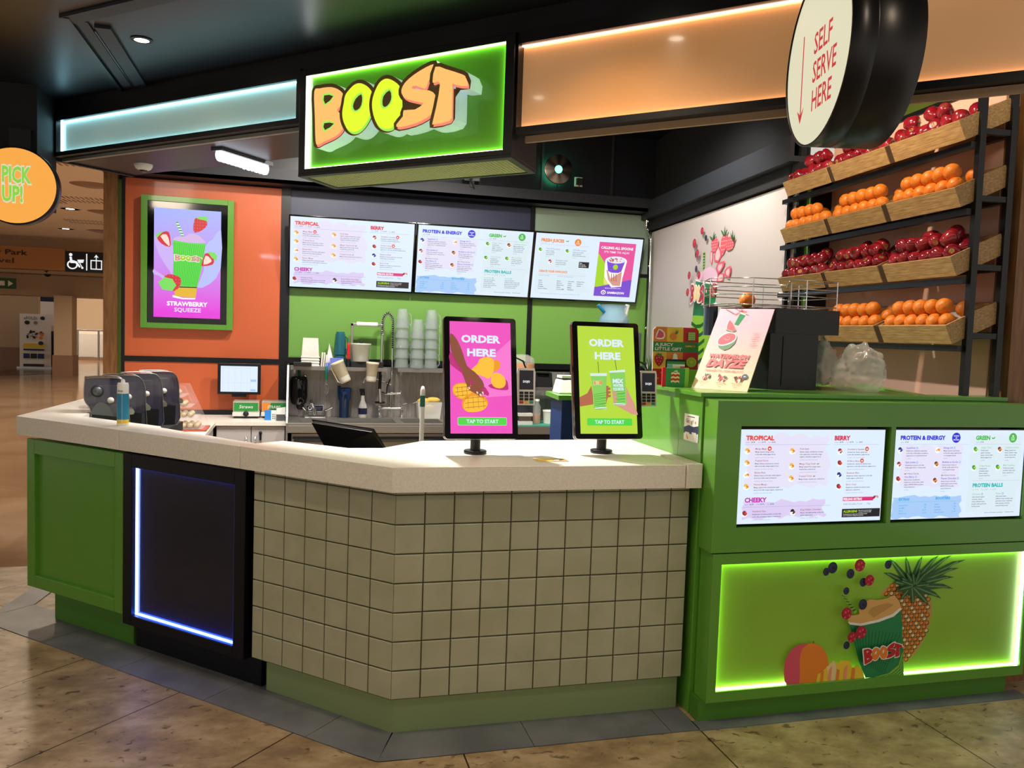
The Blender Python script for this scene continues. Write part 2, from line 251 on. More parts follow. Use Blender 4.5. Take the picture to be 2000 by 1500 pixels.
# outlines of printed pictures and letters, in metres on their own surface or in thousandths of it
ART = {'boost':{'B':[[0.162,2.545],[0.193,2.553],[0.248,2.552],[0.285,2.542],[0.315,2.524],[0.329,2.503],[0.326,2.481],[0.292,2.453],[0.312,2.437],[0.332,2.413],[0.332,2.386],[0.313,2.361],[0.278,2.344],[0.223,2.33],[0.189,2.32],[0.175,2.337],[0.168,2.439]],'B1':[[0.217,2.522],[0.268,2.513],[0.224,2.486]],'B2':[[0.221,2.407],[0.275,2.4],[0.226,2.378]],'O':[[0.336,2.507],[0.357,2.528],[0.385,2.545],[0.415,2.547],[0.45,2.532],[0.477,2.506],[0.483,2.477],[0.479,2.433],[0.46,2.396],[0.432,2.368],[0.404,2.355],[0.374,2.357],[0.346,2.376],[0.327,2.409],[0.322,2.441],[0.329,2.476]],'O1':[[0.421,2.503],[0.391,2.487],[0.378,2.46],[0.39,2.441],[0.415,2.449],[0.426,2.474]],'P':[[0.547,2.548],[0.578,2.54],[0.612,2.518],[0.631,2.492],[0.634,2.451],[0.629,2.409],[0.607,2.368],[0.581,2.351],[0.547,2.352],[0.515,2.369],[0.494,2.401],[0.482,2.442],[0.483,2.476],[0.497,2.51],[0.518,2.537]],'P1':[[0.568,2.501],[0.537,2.481],[0.534,2.449],[0.547,2.438],[0.569,2.45],[0.578,2.474]],'S':[[0.787,2.573],[0.786,2.553],[0.759,2.508],[0.746,2.485],[0.701,2.502],[0.681,2.499],[0.694,2.49],[0.766,2.476],[0.793,2.458],[0.804,2.432],[0.794,2.396],[0.759,2.374],[0.701,2.357],[0.624,2.35],[0.609,2.362],[0.641,2.391],[0.644,2.414],[0.699,2.411],[0.738,2.428],[0.73,2.434],[0.665,2.453],[0.637,2.472],[0.63,2.494],[0.647,2.52],[0.689,2.545],[0.746,2.566]],'K1':[[0.634,2.476],[0.665,2.452],[0.732,2.434],[0.74,2.426],[0.699,2.409],[0.639,2.411]],'K2':[[0.742,2.484],[0.766,2.475],[0.793,2.457],[0.811,2.448],[0.818,2.499],[0.79,2.504],[0.756,2.506]],'T':[[0.793,2.562],[0.841,2.547],[0.921,2.516],[0.934,2.503],[0.945,2.47],[0.883,2.484],[0.875,2.485],[0.876,2.383],[0.868,2.351],[0.795,2.345],[0.786,2.351],[0.801,2.407],[0.817,2.497],[0.79,2.502],[0.781,2.509]]},'lbox':{'mangoR':[[2.11,0.302],[2.151,0.283],[2.182,0.241],[2.194,0.183],[2.177,0.141],[2.145,0.125],[2.053,0.129],[2.047,0.229],[2.059,0.282],[2.086,0.299]],'mangoL':[[2.086,0.299],[2.059,0.282],[2.049,0.229],[2.053,0.129],[1.994,0.131],[1.978,0.177],[1.98,0.234],[2.008,0.282],[2.046,0.3]],'cubes':[[2.133,0.128],[2.139,0.165],[2.166,0.181],[2.212,0.221],[2.225,0.213],[2.229,0.202],[2.249,0.218],[2.294,0.213],[2.306,0.182],[2.333,0.191],[2.355,0.174],[2.377,0.125],[2.342,0.119]],'cubes2':[[2.18,0.195],[2.212,0.22],[2.223,0.206],[2.238,0.136],[2.202,0.133]],'cup':[[2.279,0.371],[2.333,0.367],[2.424,0.377],[2.498,0.399],[2.534,0.426],[2.547,0.326],[2.569,0.133],[2.467,0.132],[2.374,0.134],[2.336,0.209],[2.31,0.283]],'cupstripe':[[2.554,0.237],[2.539,0.179],[2.491,0.146],[2.408,0.132],[2.569,0.131]],'rim':[[2.268,0.386],[2.279,0.373],[2.333,0.363],[2.424,0.375],[2.498,0.395],[2.535,0.424],[2.529,0.433],[2.489,0.406],[2.415,0.385],[2.332,0.374],[2.283,0.382]],'froth':[[2.269,0.393],[2.281,0.411],[2.325,0.415],[2.319,0.441],[2.367,0.475],[2.408,0.471],[2.462,0.477],[2.483,0.487],[2.509,0.471],[2.531,0.435],[2.493,0.406],[2.415,0.385],[2.333,0.372],[2.283,0.38]],'straw':[[2.228,0.507],[2.244,0.499],[2.312,0.427],[2.303,0.415]],'pine':[[2.513,0.54],[2.472,0.52],[2.441,0.485],[2.527,0.459],[2.544,0.326],[2.562,0.192],[2.591,0.183],[2.632,0.21],[2.679,0.273],[2.707,0.361],[2.711,0.42],[2.69,0.458],[2.634,0.512],[2.563,0.541]],'c1':[[2.179,0.621],[2.195,0.64]],'c2':[[2.148,0.605],[2.163,0.613]],'c3':[[2.266,0.592],[2.265,0.613]],'c4':[[2.45,0.624],[2.449,0.643]],'c5':[[2.33,0.553],[2.328,0.572]],'c6':[[2.249,0.52],[2.248,0.536]],'c7':[[2.334,0.458],[2.332,0.481]],'c8':[[2.265,0.286],[2.263,0.303]],'r1':[[2.306,0.628],[2.304,0.655]],'r2':[[2.356,0.562],[2.355,0.586]],'r3':[[2.251,0.426],[2.249,0.452]],'r4':[[2.326,0.341],[2.325,0.369]],'r5':[[2.281,0.324],[2.279,0.347]],'crown':[[2.479,0.65],[2.504,0.656],[2.572,0.658],[2.675,0.652],[2.788,0.651]],'leaftips':[[2.446,0.583],[2.471,0.643],[2.555,0.649],[2.641,0.65],[2.727,0.65],[2.797,0.649],[2.87,0.624],[2.838,0.588],[2.814,0.548],[2.814,0.496],[2.752,0.455],[2.689,0.425],[2.606,0.433],[2.536,0.459],[2.503,0.497],[2.491,0.541]],'heart':[[2.591,0.522]],'logo':[[2.33,0.271],[2.534,0.305],[2.544,0.238],[2.344,0.204]]},'mural':{'cup':[[1.227,2.053],[1.365,2.025],[1.522,2.007],[1.661,1.996],[1.655,1.9],[1.613,1.788],[1.541,1.536],[1.181,1.531],[1.195,1.757],[1.217,1.918]],'cup2':[[1.195,1.757],[1.591,1.743],[1.518,1.404],[1.176,1.392]],'rim':[[1.22,2.06],[1.364,2.037],[1.521,2.017],[1.666,2.006],[1.665,1.994],[1.522,2.004],[1.365,2.022],[1.226,2.045]],'froth':[[1.23,2.061],[1.277,2.098],[1.373,2.123],[1.506,2.144],[1.602,2.114],[1.661,2.073],[1.664,2.007],[1.521,2.018],[1.363,2.039]],'straw':[[1.359,2.268],[1.398,2.273],[1.401,2.129],[1.37,2.115]],'st1':[[1.59,2.368],[1.647,2.343],[1.664,2.311],[1.612,2.257],[1.567,2.255],[1.525,2.295],[1.528,2.348]],'st2':[[1.751,2.369],[1.821,2.357],[1.825,2.324],[1.799,2.254],[1.744,2.208],[1.709,2.277],[1.711,2.336]],'st3':[[1.897,2.352],[1.942,2.319],[1.955,2.282],[1.918,2.246],[1.843,2.239],[1.797,2.269],[1.817,2.321]],'st4':[[1.518,2.273],[1.557,2.262],[1.563,2.208],[1.543,2.149],[1.51,2.19],[1.503,2.244]],'st5':[[1.662,2.297],[1.711,2.262],[1.732,2.209],[1.677,2.165],[1.595,2.175],[1.58,2.222],[1.612,2.264]],'st6':[[1.801,2.166],[1.796,2.13],[1.732,2.083],[1.679,2.071],[1.638,2.119],[1.669,2.162]],'st7':[[1.919,2.12],[1.922,2.07],[1.894,2.021],[1.823,2.047],[1.802,2.085],[1.85,2.111]],'st8':[[1.795,2.071],[1.792,2.02],[1.741,2.008],[1.659,2.013],[1.672,2.057],[1.716,2.075]],'st9':[[1.652,2.002],[1.662,1.945],[1.637,1.893],[1.572,1.904],[1.52,1.944],[1.542,1.993]],'g1':[[1.587,2.398],[1.617,2.372],[1.581,2.365],[1.518,2.357],[1.498,2.367]],'g2':[[1.789,2.416],[1.844,2.38],[1.821,2.357],[1.733,2.374],[1.722,2.39]],'g3':[[1.936,2.369],[1.984,2.321],[1.964,2.281],[1.933,2.327],[1.909,2.347]],'r1':[[1.373,2.444],[1.37,2.474]],'r2':[[1.231,2.357],[1.226,2.396]],'r3':[[1.316,2.266],[1.312,2.3]],'r4':[[1.17,2.094],[1.166,2.128]],'r5':[[1.39,2.081],[1.386,2.113]],'r6':[[1.257,1.977],[1.253,2.012]],'r7':[[1.182,1.95],[1.177,1.984]],'b1':[[1.447,2.379],[1.444,2.405]],'b2':[[1.261,2.263],[1.257,2.29]],'b3':[[1.281,2.14],[1.278,2.169]],'b4':[[1.192,1.898],[1.19,1.92]],'logo':[[1.254,1.916],[1.603,1.876],[1.584,1.8],[1.247,1.836]]},'wm':{'slice':[[246,140],[340,193],[434,273],[450,292],[381,305],[259,281],[235,232],[234,176]],'slicer':[[253,268],[375,294],[431,268],[450,291],[383,305],[263,287]],'half':[[498,368],[506,439],[447,503],[358,533],[251,506],[180,451]],'halft':[[176,443],[165,386],[242,329],[346,305],[446,321],[504,368],[483,416],[400,456],[295,478],[209,471]],'halfr':[[193,439],[186,394],[252,339],[352,316],[439,329],[482,368],[461,405],[388,442],[293,464],[214,458]],'cup':[[406,56],[521,82],[452,217],[369,204]],'lid':[[409,40],[519,55],[523,85],[405,64]],'wt':[[124,580],[843,573],[850,619],[151,631]],'dz':[[120,641],[828,630],[841,733],[134,735]],'ser':[[122,756],[833,748],[836,780],[138,795]],'i1':[[187,864]],'i2':[[497,867]],'i3':[[775,864]],'i4':[[880,834]]},'sb':{'cup':[[279,288],[529,307],[772,303],[714,536],[646,710],[299,710],[289,505]],'band':[[299,722],[646,719],[627,812],[318,803]],'froth':[[283,288],[336,256],[471,245],[529,219],[645,226],[723,264],[762,297],[529,304]],'rimb':[[283,793],[433,815],[627,814],[617,826],[433,829],[283,813]],'straw':[[317,126],[352,118],[452,252],[413,256]],'logo':[[317,404],[723,423],[704,489],[308,480]],'b1':[[625,73],[761,85],[791,131],[722,181],[606,210],[583,163],[596,104]],'b2':[[42,263],[146,218],[222,220],[247,295],[237,354],[108,325]],'b2i':[[98,261],[184,240],[226,296],[226,349]],'b3':[[165,620],[279,605],[394,630],[404,689],[356,737],[280,757],[165,720]],'b4':[[762,398],[840,401],[899,446],[880,495],[723,515],[714,489]],'b4i':[[772,416],[840,437],[860,471],[743,500]],'l1':[[625,73],[683,59],[781,54],[810,100],[742,91],[664,83]],'l2':[[23,264],[60,233],[136,218],[70,262],[42,281]],'l3':[[70,682],[165,632],[279,646],[337,703],[280,757],[127,745]],'l4':[[801,379],[899,381],[948,409],[939,457],[870,435]],'sw1':[[0,562],[165,626],[299,610],[299,716],[184,672],[70,618],[0,609]],'sw2':[[1001,169],[879,257],[762,333],[743,559],[646,716],[841,674],[1002,526]],'sw3':[[0,248],[70,419],[241,577],[279,599],[279,341],[165,346]]},'k1':{'arm':[[5,114],[114,169],[207,291],[271,403],[390,453],[519,534],[541,595],[464,591],[308,516],[321,568],[282,599],[199,477],[190,446],[16,274]],'shadow':[[4,388],[190,467],[300,578],[612,667],[575,595],[299,475],[116,355],[3,274]],'m1':[[482,337],[611,314],[713,343],[704,448],[630,511],[538,492],[390,463],[344,433],[445,380]],'m2':[[723,338],[816,362],[807,415],[704,448]],'m3':[[676,479],[760,455],[872,487],[905,549],[853,591],[741,593],[667,552]],'ms':[[611,574],[760,608],[927,611],[946,579],[890,507]],'c1':[[46,582],[136,555],[281,558],[409,618],[318,660],[191,702],[83,673],[37,633]],'c2':[[192,713],[264,661],[409,643],[556,678],[608,729],[556,780],[428,807],[265,809],[192,774]],'btn':[[113,861],[895,858],[892,927],[114,927]],'or':[[178,105],[835,102],[835,184],[178,190]],'he':[[265,233],[742,228],[741,312],[265,311]]},'k2':{'cup1':[[204,462],[491,462],[440,750],[448,772],[243,767],[231,559]],'lid1':[[196,443],[493,438],[490,465],[202,468]],'cup2':[[534,427],[810,419],[819,727],[600,734],[557,556]],'lid2':[[526,418],[812,402],[813,426],[533,435]],'arm1':[[-2,667],[137,629],[212,559],[234,645],[236,730],[1,752]],'f1':[[458,557],[501,562],[494,643],[442,729]],'arm2':[[826,554],[870,619],[960,716],[1019,823],[909,818],[639,739],[580,728],[819,730]],'f2':[[563,600],[612,610],[610,728],[572,718]],'s1':[[332,333],[344,333],[342,439],[326,439]],'s2':[[635,306],[647,306],[658,412],[644,415]],'btn':[[108,858],[899,861],[892,933],[106,934]],'or':[[171,109],[821,105],[817,185],[174,191]],'he':[[259,239],[728,230],[726,310],[258,312]],'b1':[[236,505],[423,509],[418,557],[231,559]],'b2':[[564,481],[800,479],[788,598],[563,594]]}}
# ---------------------------------------------------------------- material library
mat('green', '#5f9f34', .28, coat=.3); mat('green_dark', '#4c8428', .35); mat('green_wall', '#74a64c', .35, coat=.2)
mat('black', '#141518', .35); mat('black_gloss', '#08090c', .08, coat=.5); mat('black_matt', '#17181b', .7); mat('charcoal', '#2a2d34', .5)
mat('navy_wall', '#33384f', .45); mat('sage', '#93a896', .45); mat('orange_wall', '#d0653a', .38, coat=.15)
mat('steel', '#b4b0aa', .32, 1.); mat('steel_soft', '#a8a49e', .48, .9); mat('chrome', '#e4e4e6', .12, 1.); mat('grey_metal', '#6c6e72', .4, .6)
mat('white', '#f2f2ee', .45); mat('offwhite', '#dedbd2', .5); mat('cab_grey', '#b9b4b1', .5); mat('rubber', '#1b1b1d', .6)
mat('glass', '#ffffff', .03, trans=1., ior=1.45); mat('smoke', '#3f3c4c', .06, coat=.8, alpha=.86)
mat('clear_plastic', '#eef4f4', .1, alpha=.24); mat('cloudy', '#efede2', .3, alpha=.72)
mat('led_ice', '#a8e8ff', emit=11.); mat('led_peach', '#ffd2b8', emit=10.); mat('led_green', '#c4ff90', emit=13.); mat('led_blue', '#3c60ff', emit=30.); mat('led_white', '#f0f4ff', emit=11.)
noisy('quartz', '#f3eee2', '#ebe5d7', 110, .38, 2, coat=.15, lo=.4, hi=.6); noisy('soffit_dark', '#14151a', '#1d1f27', 3, .4)
noisy('ceiling_mat', '#121318', '#1c1e26', 1.3, .36, 3)
noisy('oak', '#a8814e', '#8a6538', 7, .5, 6, (1, 6, 14), .15); noisy('oak_crate', '#c3a06b', '#a07c4a', 9, .55, 6, (1.2, 8, 14), .2)
noisy('oak_post', '#8d6236', '#754d28', 6, .5, 6, (8, 8, 1), .1)
noisy('steel_splash', '#b5afaa', '#9e9994', 5, .42, 5, (8, 1, 1), metal=.6)
noisy('grey_tile', '#62666c', '#787c82', 5, .45, 5)
noisy('tile_glaze', '#b6b79c', '#aaab8e', 6, .3, 3, coat=.2)
mat('grout', '#3c3a26', .8); mat('plinth_sage', '#9cb07c', .35, .3)
mat('beige_wall', '#d8b09a', .5); mat('mural_white', '#c6bfbd', .5); mat('hall_wall', '#e0cbae', .6); mat('hall_stone', '#bfa688', .5); mat('hall_clad', '#8c6a54', .35)
mat('hall_ceiling', '#e2d5c6', .7); mat('ink', '#1d1f25', .5); mat('paper', '#f6f4ee', .5)

def floor_mat():
    m = mat('travertine', '#a2875f', .46); N, L, b = nodes_of(m)
    tc = N.new('ShaderNodeTexCoord')
    n1 = N.new('ShaderNodeTexNoise'); n1.inputs['Scale'].default_value = 5.5; n1.inputs['Detail'].default_value = 12; n1.inputs['Roughness'].default_value = .65
    n2 = N.new('ShaderNodeTexNoise'); n2.inputs['Scale'].default_value = 20; n2.inputs['Detail'].default_value = 6; n2.inputs['Distortion'].default_value = .8
    mp = N.new('ShaderNodeMapping'); mp.inputs['Rotation'].default_value = (0, 0, .78); mp.inputs['Scale'].default_value = (1, 1.5, 1)
    L.new(tc.outputs['Object'], mp.inputs[0]); L.new(mp.outputs[0], n1.inputs['Vector']); L.new(mp.outputs[0], n2.inputs['Vector'])
    cr = N.new('ShaderNodeValToRGB'); e = cr.color_ramp.elements; e[0].color = hexc('#8c775a'); e[0].position = .36; e[1].color = hexc('#c0ab88'); e[1].position = .64
    x = e.new(.5); x.color = hexc('#a8916d')
    L.new(n1.outputs['Fac'], cr.inputs[0])
    c2 = N.new('ShaderNodeValToRGB'); e = c2.color_ramp.elements; e[0].color = (.16, .10, .06, 1); e[0].position = .31; e[1].color = (1, 1, 1, 1); e[1].position = .39
    L.new(n2.outputs['Fac'], c2.inputs[0])
    mx = N.new('ShaderNodeMix'); mx.data_type = 'RGBA'; mx.blend_type = 'MULTIPLY'; mx.inputs['Factor'].default_value = .75
    L.new(cr.outputs[0], mx.inputs[6]); L.new(c2.outputs[0], mx.inputs[7])
    # slab joints: 0.93 x 0.93 slabs square with the kiosk's slanting front, straight ahead of the right-hand unit
    m2 = N.new('ShaderNodeMapping'); m2.inputs['Rotation'].default_value = (0, 0, math.radians(0)); m2.inputs['Location'].default_value = (-.62, -.8, 0)
    L.new(tc.outputs['Object'], m2.inputs[0])
    br = N.new('ShaderNodeTexBrick'); br.offset = 0.; br.inputs['Scale'].default_value = 1; br.inputs['Brick Width'].default_value = .96; br.inputs['Row Height'].default_value = 1.35
    br.inputs['Mortar Size'].default_value = .003; br.inputs['Mortar Smooth'].default_value = 0.; br.inputs['Color1'].default_value = (1, 1, 1, 1); br.inputs['Color2'].default_value = (.9, .9, .9, 1); br.inputs['Mortar'].default_value = (.07, .05, .03, 1)
    m3 = N.new('ShaderNodeMapping'); m3.inputs['Rotation'].default_value = (0, 0, math.radians(-46.1)); L.new(tc.outputs['Object'], m3.inputs[0]); m3.inputs['Location'].default_value = (1.31, -.24, 0)
    b2 = N.new('ShaderNodeTexBrick'); b2.offset = 0.; b2.inputs['Scale'].default_value = 1; b2.inputs['Brick Width'].default_value = 1.25; b2.inputs['Row Height'].default_value = .64
    b2.inputs['Mortar Size'].default_value = .003; b2.inputs['Mortar Smooth'].default_value = 0.; b2.inputs['Color1'].default_value = (1, 1, 1, 1); b2.inputs['Color2'].default_value = (.88, .88, .88, 1); b2.inputs['Mortar'].default_value = (.07, .05, .03, 1)
    L.new(m2.outputs[0], br.inputs['Vector']); L.new(m3.outputs[0], b2.inputs['Vector'])
    sx = N.new('ShaderNodeSeparateXYZ'); L.new(tc.outputs['Object'], sx.inputs[0])
    gt = N.new('ShaderNodeMath'); gt.operation = 'GREATER_THAN'; gt.inputs[1].default_value = .31; L.new(sx.outputs['X'], gt.inputs[0])
    ms = N.new('ShaderNodeMix'); ms.data_type = 'RGBA'; L.new(gt.outputs[0], ms.inputs['Factor']); L.new(b2.outputs['Color'], ms.inputs[6]); L.new(br.outputs['Color'], ms.inputs[7])
    mj = N.new('ShaderNodeMix'); mj.data_type = 'RGBA'; mj.blend_type = 'MULTIPLY'; mj.inputs['Factor'].default_value = 1
    L.new(mx.outputs[2], mj.inputs[6]); L.new(ms.outputs[2], mj.inputs[7]); L.new(mj.outputs[2], b.inputs['Base Color'])
    bp = N.new('ShaderNodeBump'); bp.inputs['Strength'].default_value = .25; bp.inputs['Distance'].default_value = .004; L.new(c2.outputs[0], bp.inputs['Height']); L.new(bp.outputs[0], b.inputs['Normal'])
    return m
floor_mat()
noisy('marble_hall', '#9c8269', '#82674f', 1.1, .12, 5, lo=.3, hi=.7); mat('marble_dark', '#4c3424', .15)

# ---------------------------------------------------------------- the setting
b = MB().m('travertine'); b.box(-6, 5, -4, 5.6, -.1, 0); struct(b.build('floor'))
b = MB().m('marble_hall'); b.box(-24, 5, 5.6, 45, -.1, 0); b.box(-24, -6, -4, 5.6, -.1, 0)
struct(b.build('floor'))
b = MB().m('marble_dark')
pts = [(-12 + 3.0*math.cos(math.radians(a))*1.9, 26.6 + 4.2*math.sin(math.radians(a))) for a in range(-90, 91, 10)]
pin = [(-12.6 + 2.4*math.cos(math.radians(a))*1.9, 26.9 + 3.6*math.sin(math.radians(a))) for a in range(90, -91, -10)]
k = len(pts)
for i in range(k-1): b.add([pts[i] + (.004,), pts[i+1] + (.004,), pin[k-2-i] + (.004,), pin[k-1-i] + (.004,)], [(0, 1, 2, 3)])
struct(b.build('floor_inlay'))
struct(MB().m('travertine').box(1.6, 3.4, 3.3, 7.5, -.02, .001).build('floor_kiosk'))

A1 = .7659981634; P0 = (0.3658, 3.0133)
R1 = (math.cos(A1), -math.sin(A1), 0); F1 = fr((P0[0], P0[1], 0), R1); F2 = fr((P0[0], P0[1], 0), (1, 0, 0))
# grey border tiles round the kiosk foot
b = MB()
def border(M, u0, u1, L, w0=.10, w1=-.25, ph=0.):
    b.T = M; b.m('grout'); b.box(u0, u1, .0, .0015, w1, w0); b.m('grey_tile'); u = u0 - ph
    while u < u1 - .01:
        a, c = max(u, u0) + .0015, min(u + L, u1) - .0015
        if c > a: b.box(a, c, 0, .004, w1 + .002, w0)
        u += L
border(F1, -2.49, -.02, .56, .165, -.12, .02); border(F2, 0.04, 1.215, .565, .165, -.12, .08)
b.T = None; b.m('grey_tile')
b.prism([F1 @ Vector((-.02, 0, .165)), F1 @ Vector((-.02, 0, -.12)), F2 @ Vector((.04, 0, -.12)), F2 @ Vector((.04, 0, .165)), (.31, 2.846)], 0, .004) if False else None
v = [F1 @ Vector((-.0215, .004, .165)), F1 @ Vector((-.0215, .004, -.06)), F2 @ Vector((.0415, .004, -.06)), F2 @ Vector((.0415, .004, .165)), Vector((.305, 2.849, .004)), Vector((.385, 3.07, .004))]
b.add([v[0], v[4], v[3], v[2], v[5], v[1]], [(0, 1, 4, 5), (1, 2, 3, 4)])
v = [F1 @ Vector((-2.492, .004, .165)), F1 @ Vector((-2.492, .004, -.12))]; b.add([v[0], v[1], (v[1].x + .10, 5.6, .004), (-1.37, 5.6, .004), (-1.50, 4.75, .004)], [(0, 1, 2, 3, 4)])
b.box(1.575, 3.2, 2.84, 2.92, 0, .004)
struct(b.build('trim_1'))

# back wall with its coloured panels and black strips
YB = 7.5
def wallbox(name, mt, x0, x1, z0, z1, y0=YB, y1=YB + .02):
    return struct(MB().m(mt).box(x0, x1, y0, y1, z0, z1).build(name))
struct(MB().m('black_matt').box(-1.50, 3.6, 7.52, 7.7, 0, 3.5).build('wall_back'))
wallbox('wall_back_panel', 'orange_wall', -1.405, -.150, 1.256, 2.745); wallbox('wall_back_panel', 'orange_wall', -1.405, -.130, .80, 1.21)
wallbox('wall_back_panel', 'green_wall', -.070, 2.115, 1.275, 1.95); wallbox('wall_back_panel', 'navy_wall', -.099, 2.115, 1.95, 2.74)
wallbox('wall_back_panel', 'green_wall', 2.16, 3.33, 1.25, 2.147); wallbox('wall_back_panel', 'sage', 2.16, 3.33, 2.18, 2.75)
b = MB().m('black')
b.box(-.150, -.070, 7.49, 7.53, .78, 2.78); b.box(-1.43, -1.405, 7.49, 7.53, 0, 2.78); b.box(2.115, 2.16, 7.49, 7.53, .8, 2.78); b.box(3.33, 3.37, 7.44, 7.53, .6, 2.78)
b.box(-1.405, -.15, 7.49, 7.53, 1.21, 1.256); b.box(-.07, 3.33, 7.49, 7.53, 1.22, 1.275); b.box(2.16, 3.33, 7.49, 7.53, 2.147, 2.18); b.box(-1.405, -.13, 7.49, 7.53, .74, .80)
struct(b.build('trim_2'))
b = MB().m('oak_post'); b.box(-1.56, -1.455, 7.44, 7.72, 0, 3.1); struct(b.build('trim_3'))
struct(MB().m(mat('olive', '#46561c', .4)).box(-1.455, -1.43, 7.47, 7.53, 0, 2.72).build('trim_4'))
# steel channel and upper dark boards over the back wall
b = MB().m('charcoal'); b.box(-1.43, 3.35, 7.30, 7.52, 2.76, 2.79); b.box(-1.43, 3.35, 7.30, 7.32, 2.76, 2.86); b.box(-1.43, 3.35, 7.3, 7.52, 2.86, 2.88)
struct(b.build('trim_5'))
b = MB().m('soffit_dark'); b.box(-1.43, 3.5, 7.48, 7.52, 2.88, 3.5)
for x in (.3, .95, 1.6, 2.2, 2.9): b.m('charcoal').box(x, x+.02, 7.465, 7.485, 2.88, 3.5)
struct(b.build('wall_back_upper'))
# right wall: white board with the smoothie print, then the pink-beige niche behind the fruit shelves
W0 = Vector((2.686 + .0875*7.5, 7.5, 0)); WR = (-.0871557, -.9961947, 0)
WM = fr(W0, WR)                      # local x runs towards the viewer, z into the kiosk
b = MB(WM).m('mural_white'); b.box(.02, 2.83, .8, 2.585, -.04, 0); struct(b.build('wall_right'))
b = MB(WM).m('black_matt'); b.box(-.05, 2.83, 0, .8, -.06, -.002); b.box(-.05, 2.83, 2.585, 3.5, -.08, -.03); b.box(2.83, 2.86, 0, 2.9, -.04, 0); b.box(-.05, .02, 0, 2.6, -.06, .01)
b.box(-.05, 4.39, 3.0, 3.5, -.30, -.2)
struct(b.build('wall_right_upper'))
b = MB(WM).m('charcoal'); b.box(-.1, 2.9, 2.70, 2.735, -.06, .10); b.box(-.1, 2.9, 2.735, 2.84, .07, .10); b.box(-.1, 2.9, 2.84, 2.86, -.06, .10)
b.m('black_matt').box(-.1, 2.9, 2.60, 2.70, -.05, .03)
struct(b.build('trim_6'))
b = MB(WM); b.m('green_wall').box(2.87, 2.95, .8, 2.62, -.15, -.05); b.m('black').box(2.95, 2.975, 0, 2.7, -.16, -.03)
struct(b.build('trim_7'))
b = MB(WM); b.m('beige_wall').box(2.975, 4.39, .0, 2.78, -.22, -.16); b.m('black').box(2.975, 4.39, 2.78, 2.805, -.2, -.15); b.m(mat('olive', '#46561c', .4)).box(2.975, 4.39, 2.805, 2.95, -.2, -.155); b.m('black').box(2.975, 4.39, 2.95, 3.0, -.2, -.15)
struct(b.build('wall_right_niche'))
b = MB().m('oak_post'); b.box(3.125, 4.6, 3.0, 3.12, 0, 2.76); struct(b.build('wall_front_right'))
# ceilings
b = MB().m('ceiling_mat')
b.add([(-1.49, 5.4, 2.75), (.1, 3.72, 2.75), (5, -1.2, 2.75), (5, -4, 2.75), (-7, -4, 2.75), (-7, 5.5, 2.75), (-1.45, 5.5, 2.75)], [tuple(range(7))])
struct(b.build('ceiling'))
b = MB().m('soffit_dark'); b.add([(-1.55, 5.3, 3.48), (3.9, -.1, 3.48), (5, 3, 3.48), (3.9, 7.6, 3.48), (-1.55, 7.6, 3.48)], [(0, 1, 2, 3, 4)])
b.box(-1.56, -1.50, 5.5, 7.5, 2.76, 3.5)
struct(b.build('ceiling_kiosk'))
b = MB(); b.m('hall_ceiling').box(-24, -1.6, 5.5, 24.6, 3.6, 3.7); b.m('black_matt').box(-24, -1.5, 5.46, 5.5, 2.75, 3.7)
struct(b.build('ceiling_hall'))
# access hatch trims, seen as pale flat bars on the dark ceiling
b = MB().m('grey_metal')
z = 2.738
def bar(b, p, q, wd, z0, z1):
    d = Vector((q[0]-p[0], q[1]-p[1], 0)).normalized(); n = Vector((-d.y, d.x, 0)) * wd / 2
    b.prism([(p[0]+n.x, p[1]+n.y), (q[0]+n.x, q[1]+n.y), (q[0]-n.x, q[1]-n.y), (p[0]-n.x, p[1]-n.y)], z0, z1)
b.m('charcoal'); bar(b, (-.86, 3.70), (-.86, 4.90), .045, 2.742, 2.75); bar(b, (-.79, 3.74), (-.79, 4.72), .062, 2.738, 2.75); bar(b, (-.91, 3.70), (-.20, 3.05), .07, 2.738, 2.75)
b.m('black'); bar(b, (-.905, 3.66), (-.905, 4.9), .02, 2.735, 2.75); bar(b, (-.826, 3.78), (-.826, 4.86), .007, 2.735, 2.75)
tag(b.build('access_hatch_frame'), 'dark grey metal frame of an access hatch in the black ceiling', 'hatch frame')
dl = None
for i, (p, l, g) in enumerate([((-.662, 3.86), 'small bright round downlight in the dark ceiling beside the hatch frame', None), ((-.2, 2.68), 'round downlight overhead left of the lit name sign', None), ((.78, 2.4), 'round downlight overhead in front of the peach panel', None), ((1.25, 1.1), 'round downlight overhead right of the viewer', None), ((-1.6, 2.6), 'round downlight overhead far left', None), ((-.4, .9), 'round downlight just over the viewer', None)]):
    t = thing('downlight', l, 'ceiling light', (p[0], p[1], 2.75), 'ceiling downlights')
    MB().m('charcoal').lathe([(.045, -.004), (.045, 0), (.031, 0), (.031, -.006), (.045, -.004)], n=20).build('bezel', t)
    mat('bulb', '#fff2d8', emit=22.); MB().m('bulb').lathe([(0, -.006), (.03, -.004)], n=18).build('bulb', t)

# ---------------------------------------------------------------- the counter
# green cabinet, left end
t = thing('green_cabinet', 'green framed cabinet under the left end of the white counter', 'cabinet', F1 @ Matrix.Translation((-1.93, 0, 0)))
b = MB().m('green_dark'); b.box(-.40, .358, .171, .93, -.30, -.02); b.build('carcass', t)
b = MB().m('green'); ring(b, -.405, .360, .17, .935, -.34, .30, .235, .86, -.02, .01); b.build('frame', t, .003)
MB().m('green').box(-.34, .30, .235, .86, -.0195, -.012).build('panel', t)
MB().m('green_dark').box(-.27, .355, .004, .17, -.28, -.055).build('plinth', t)
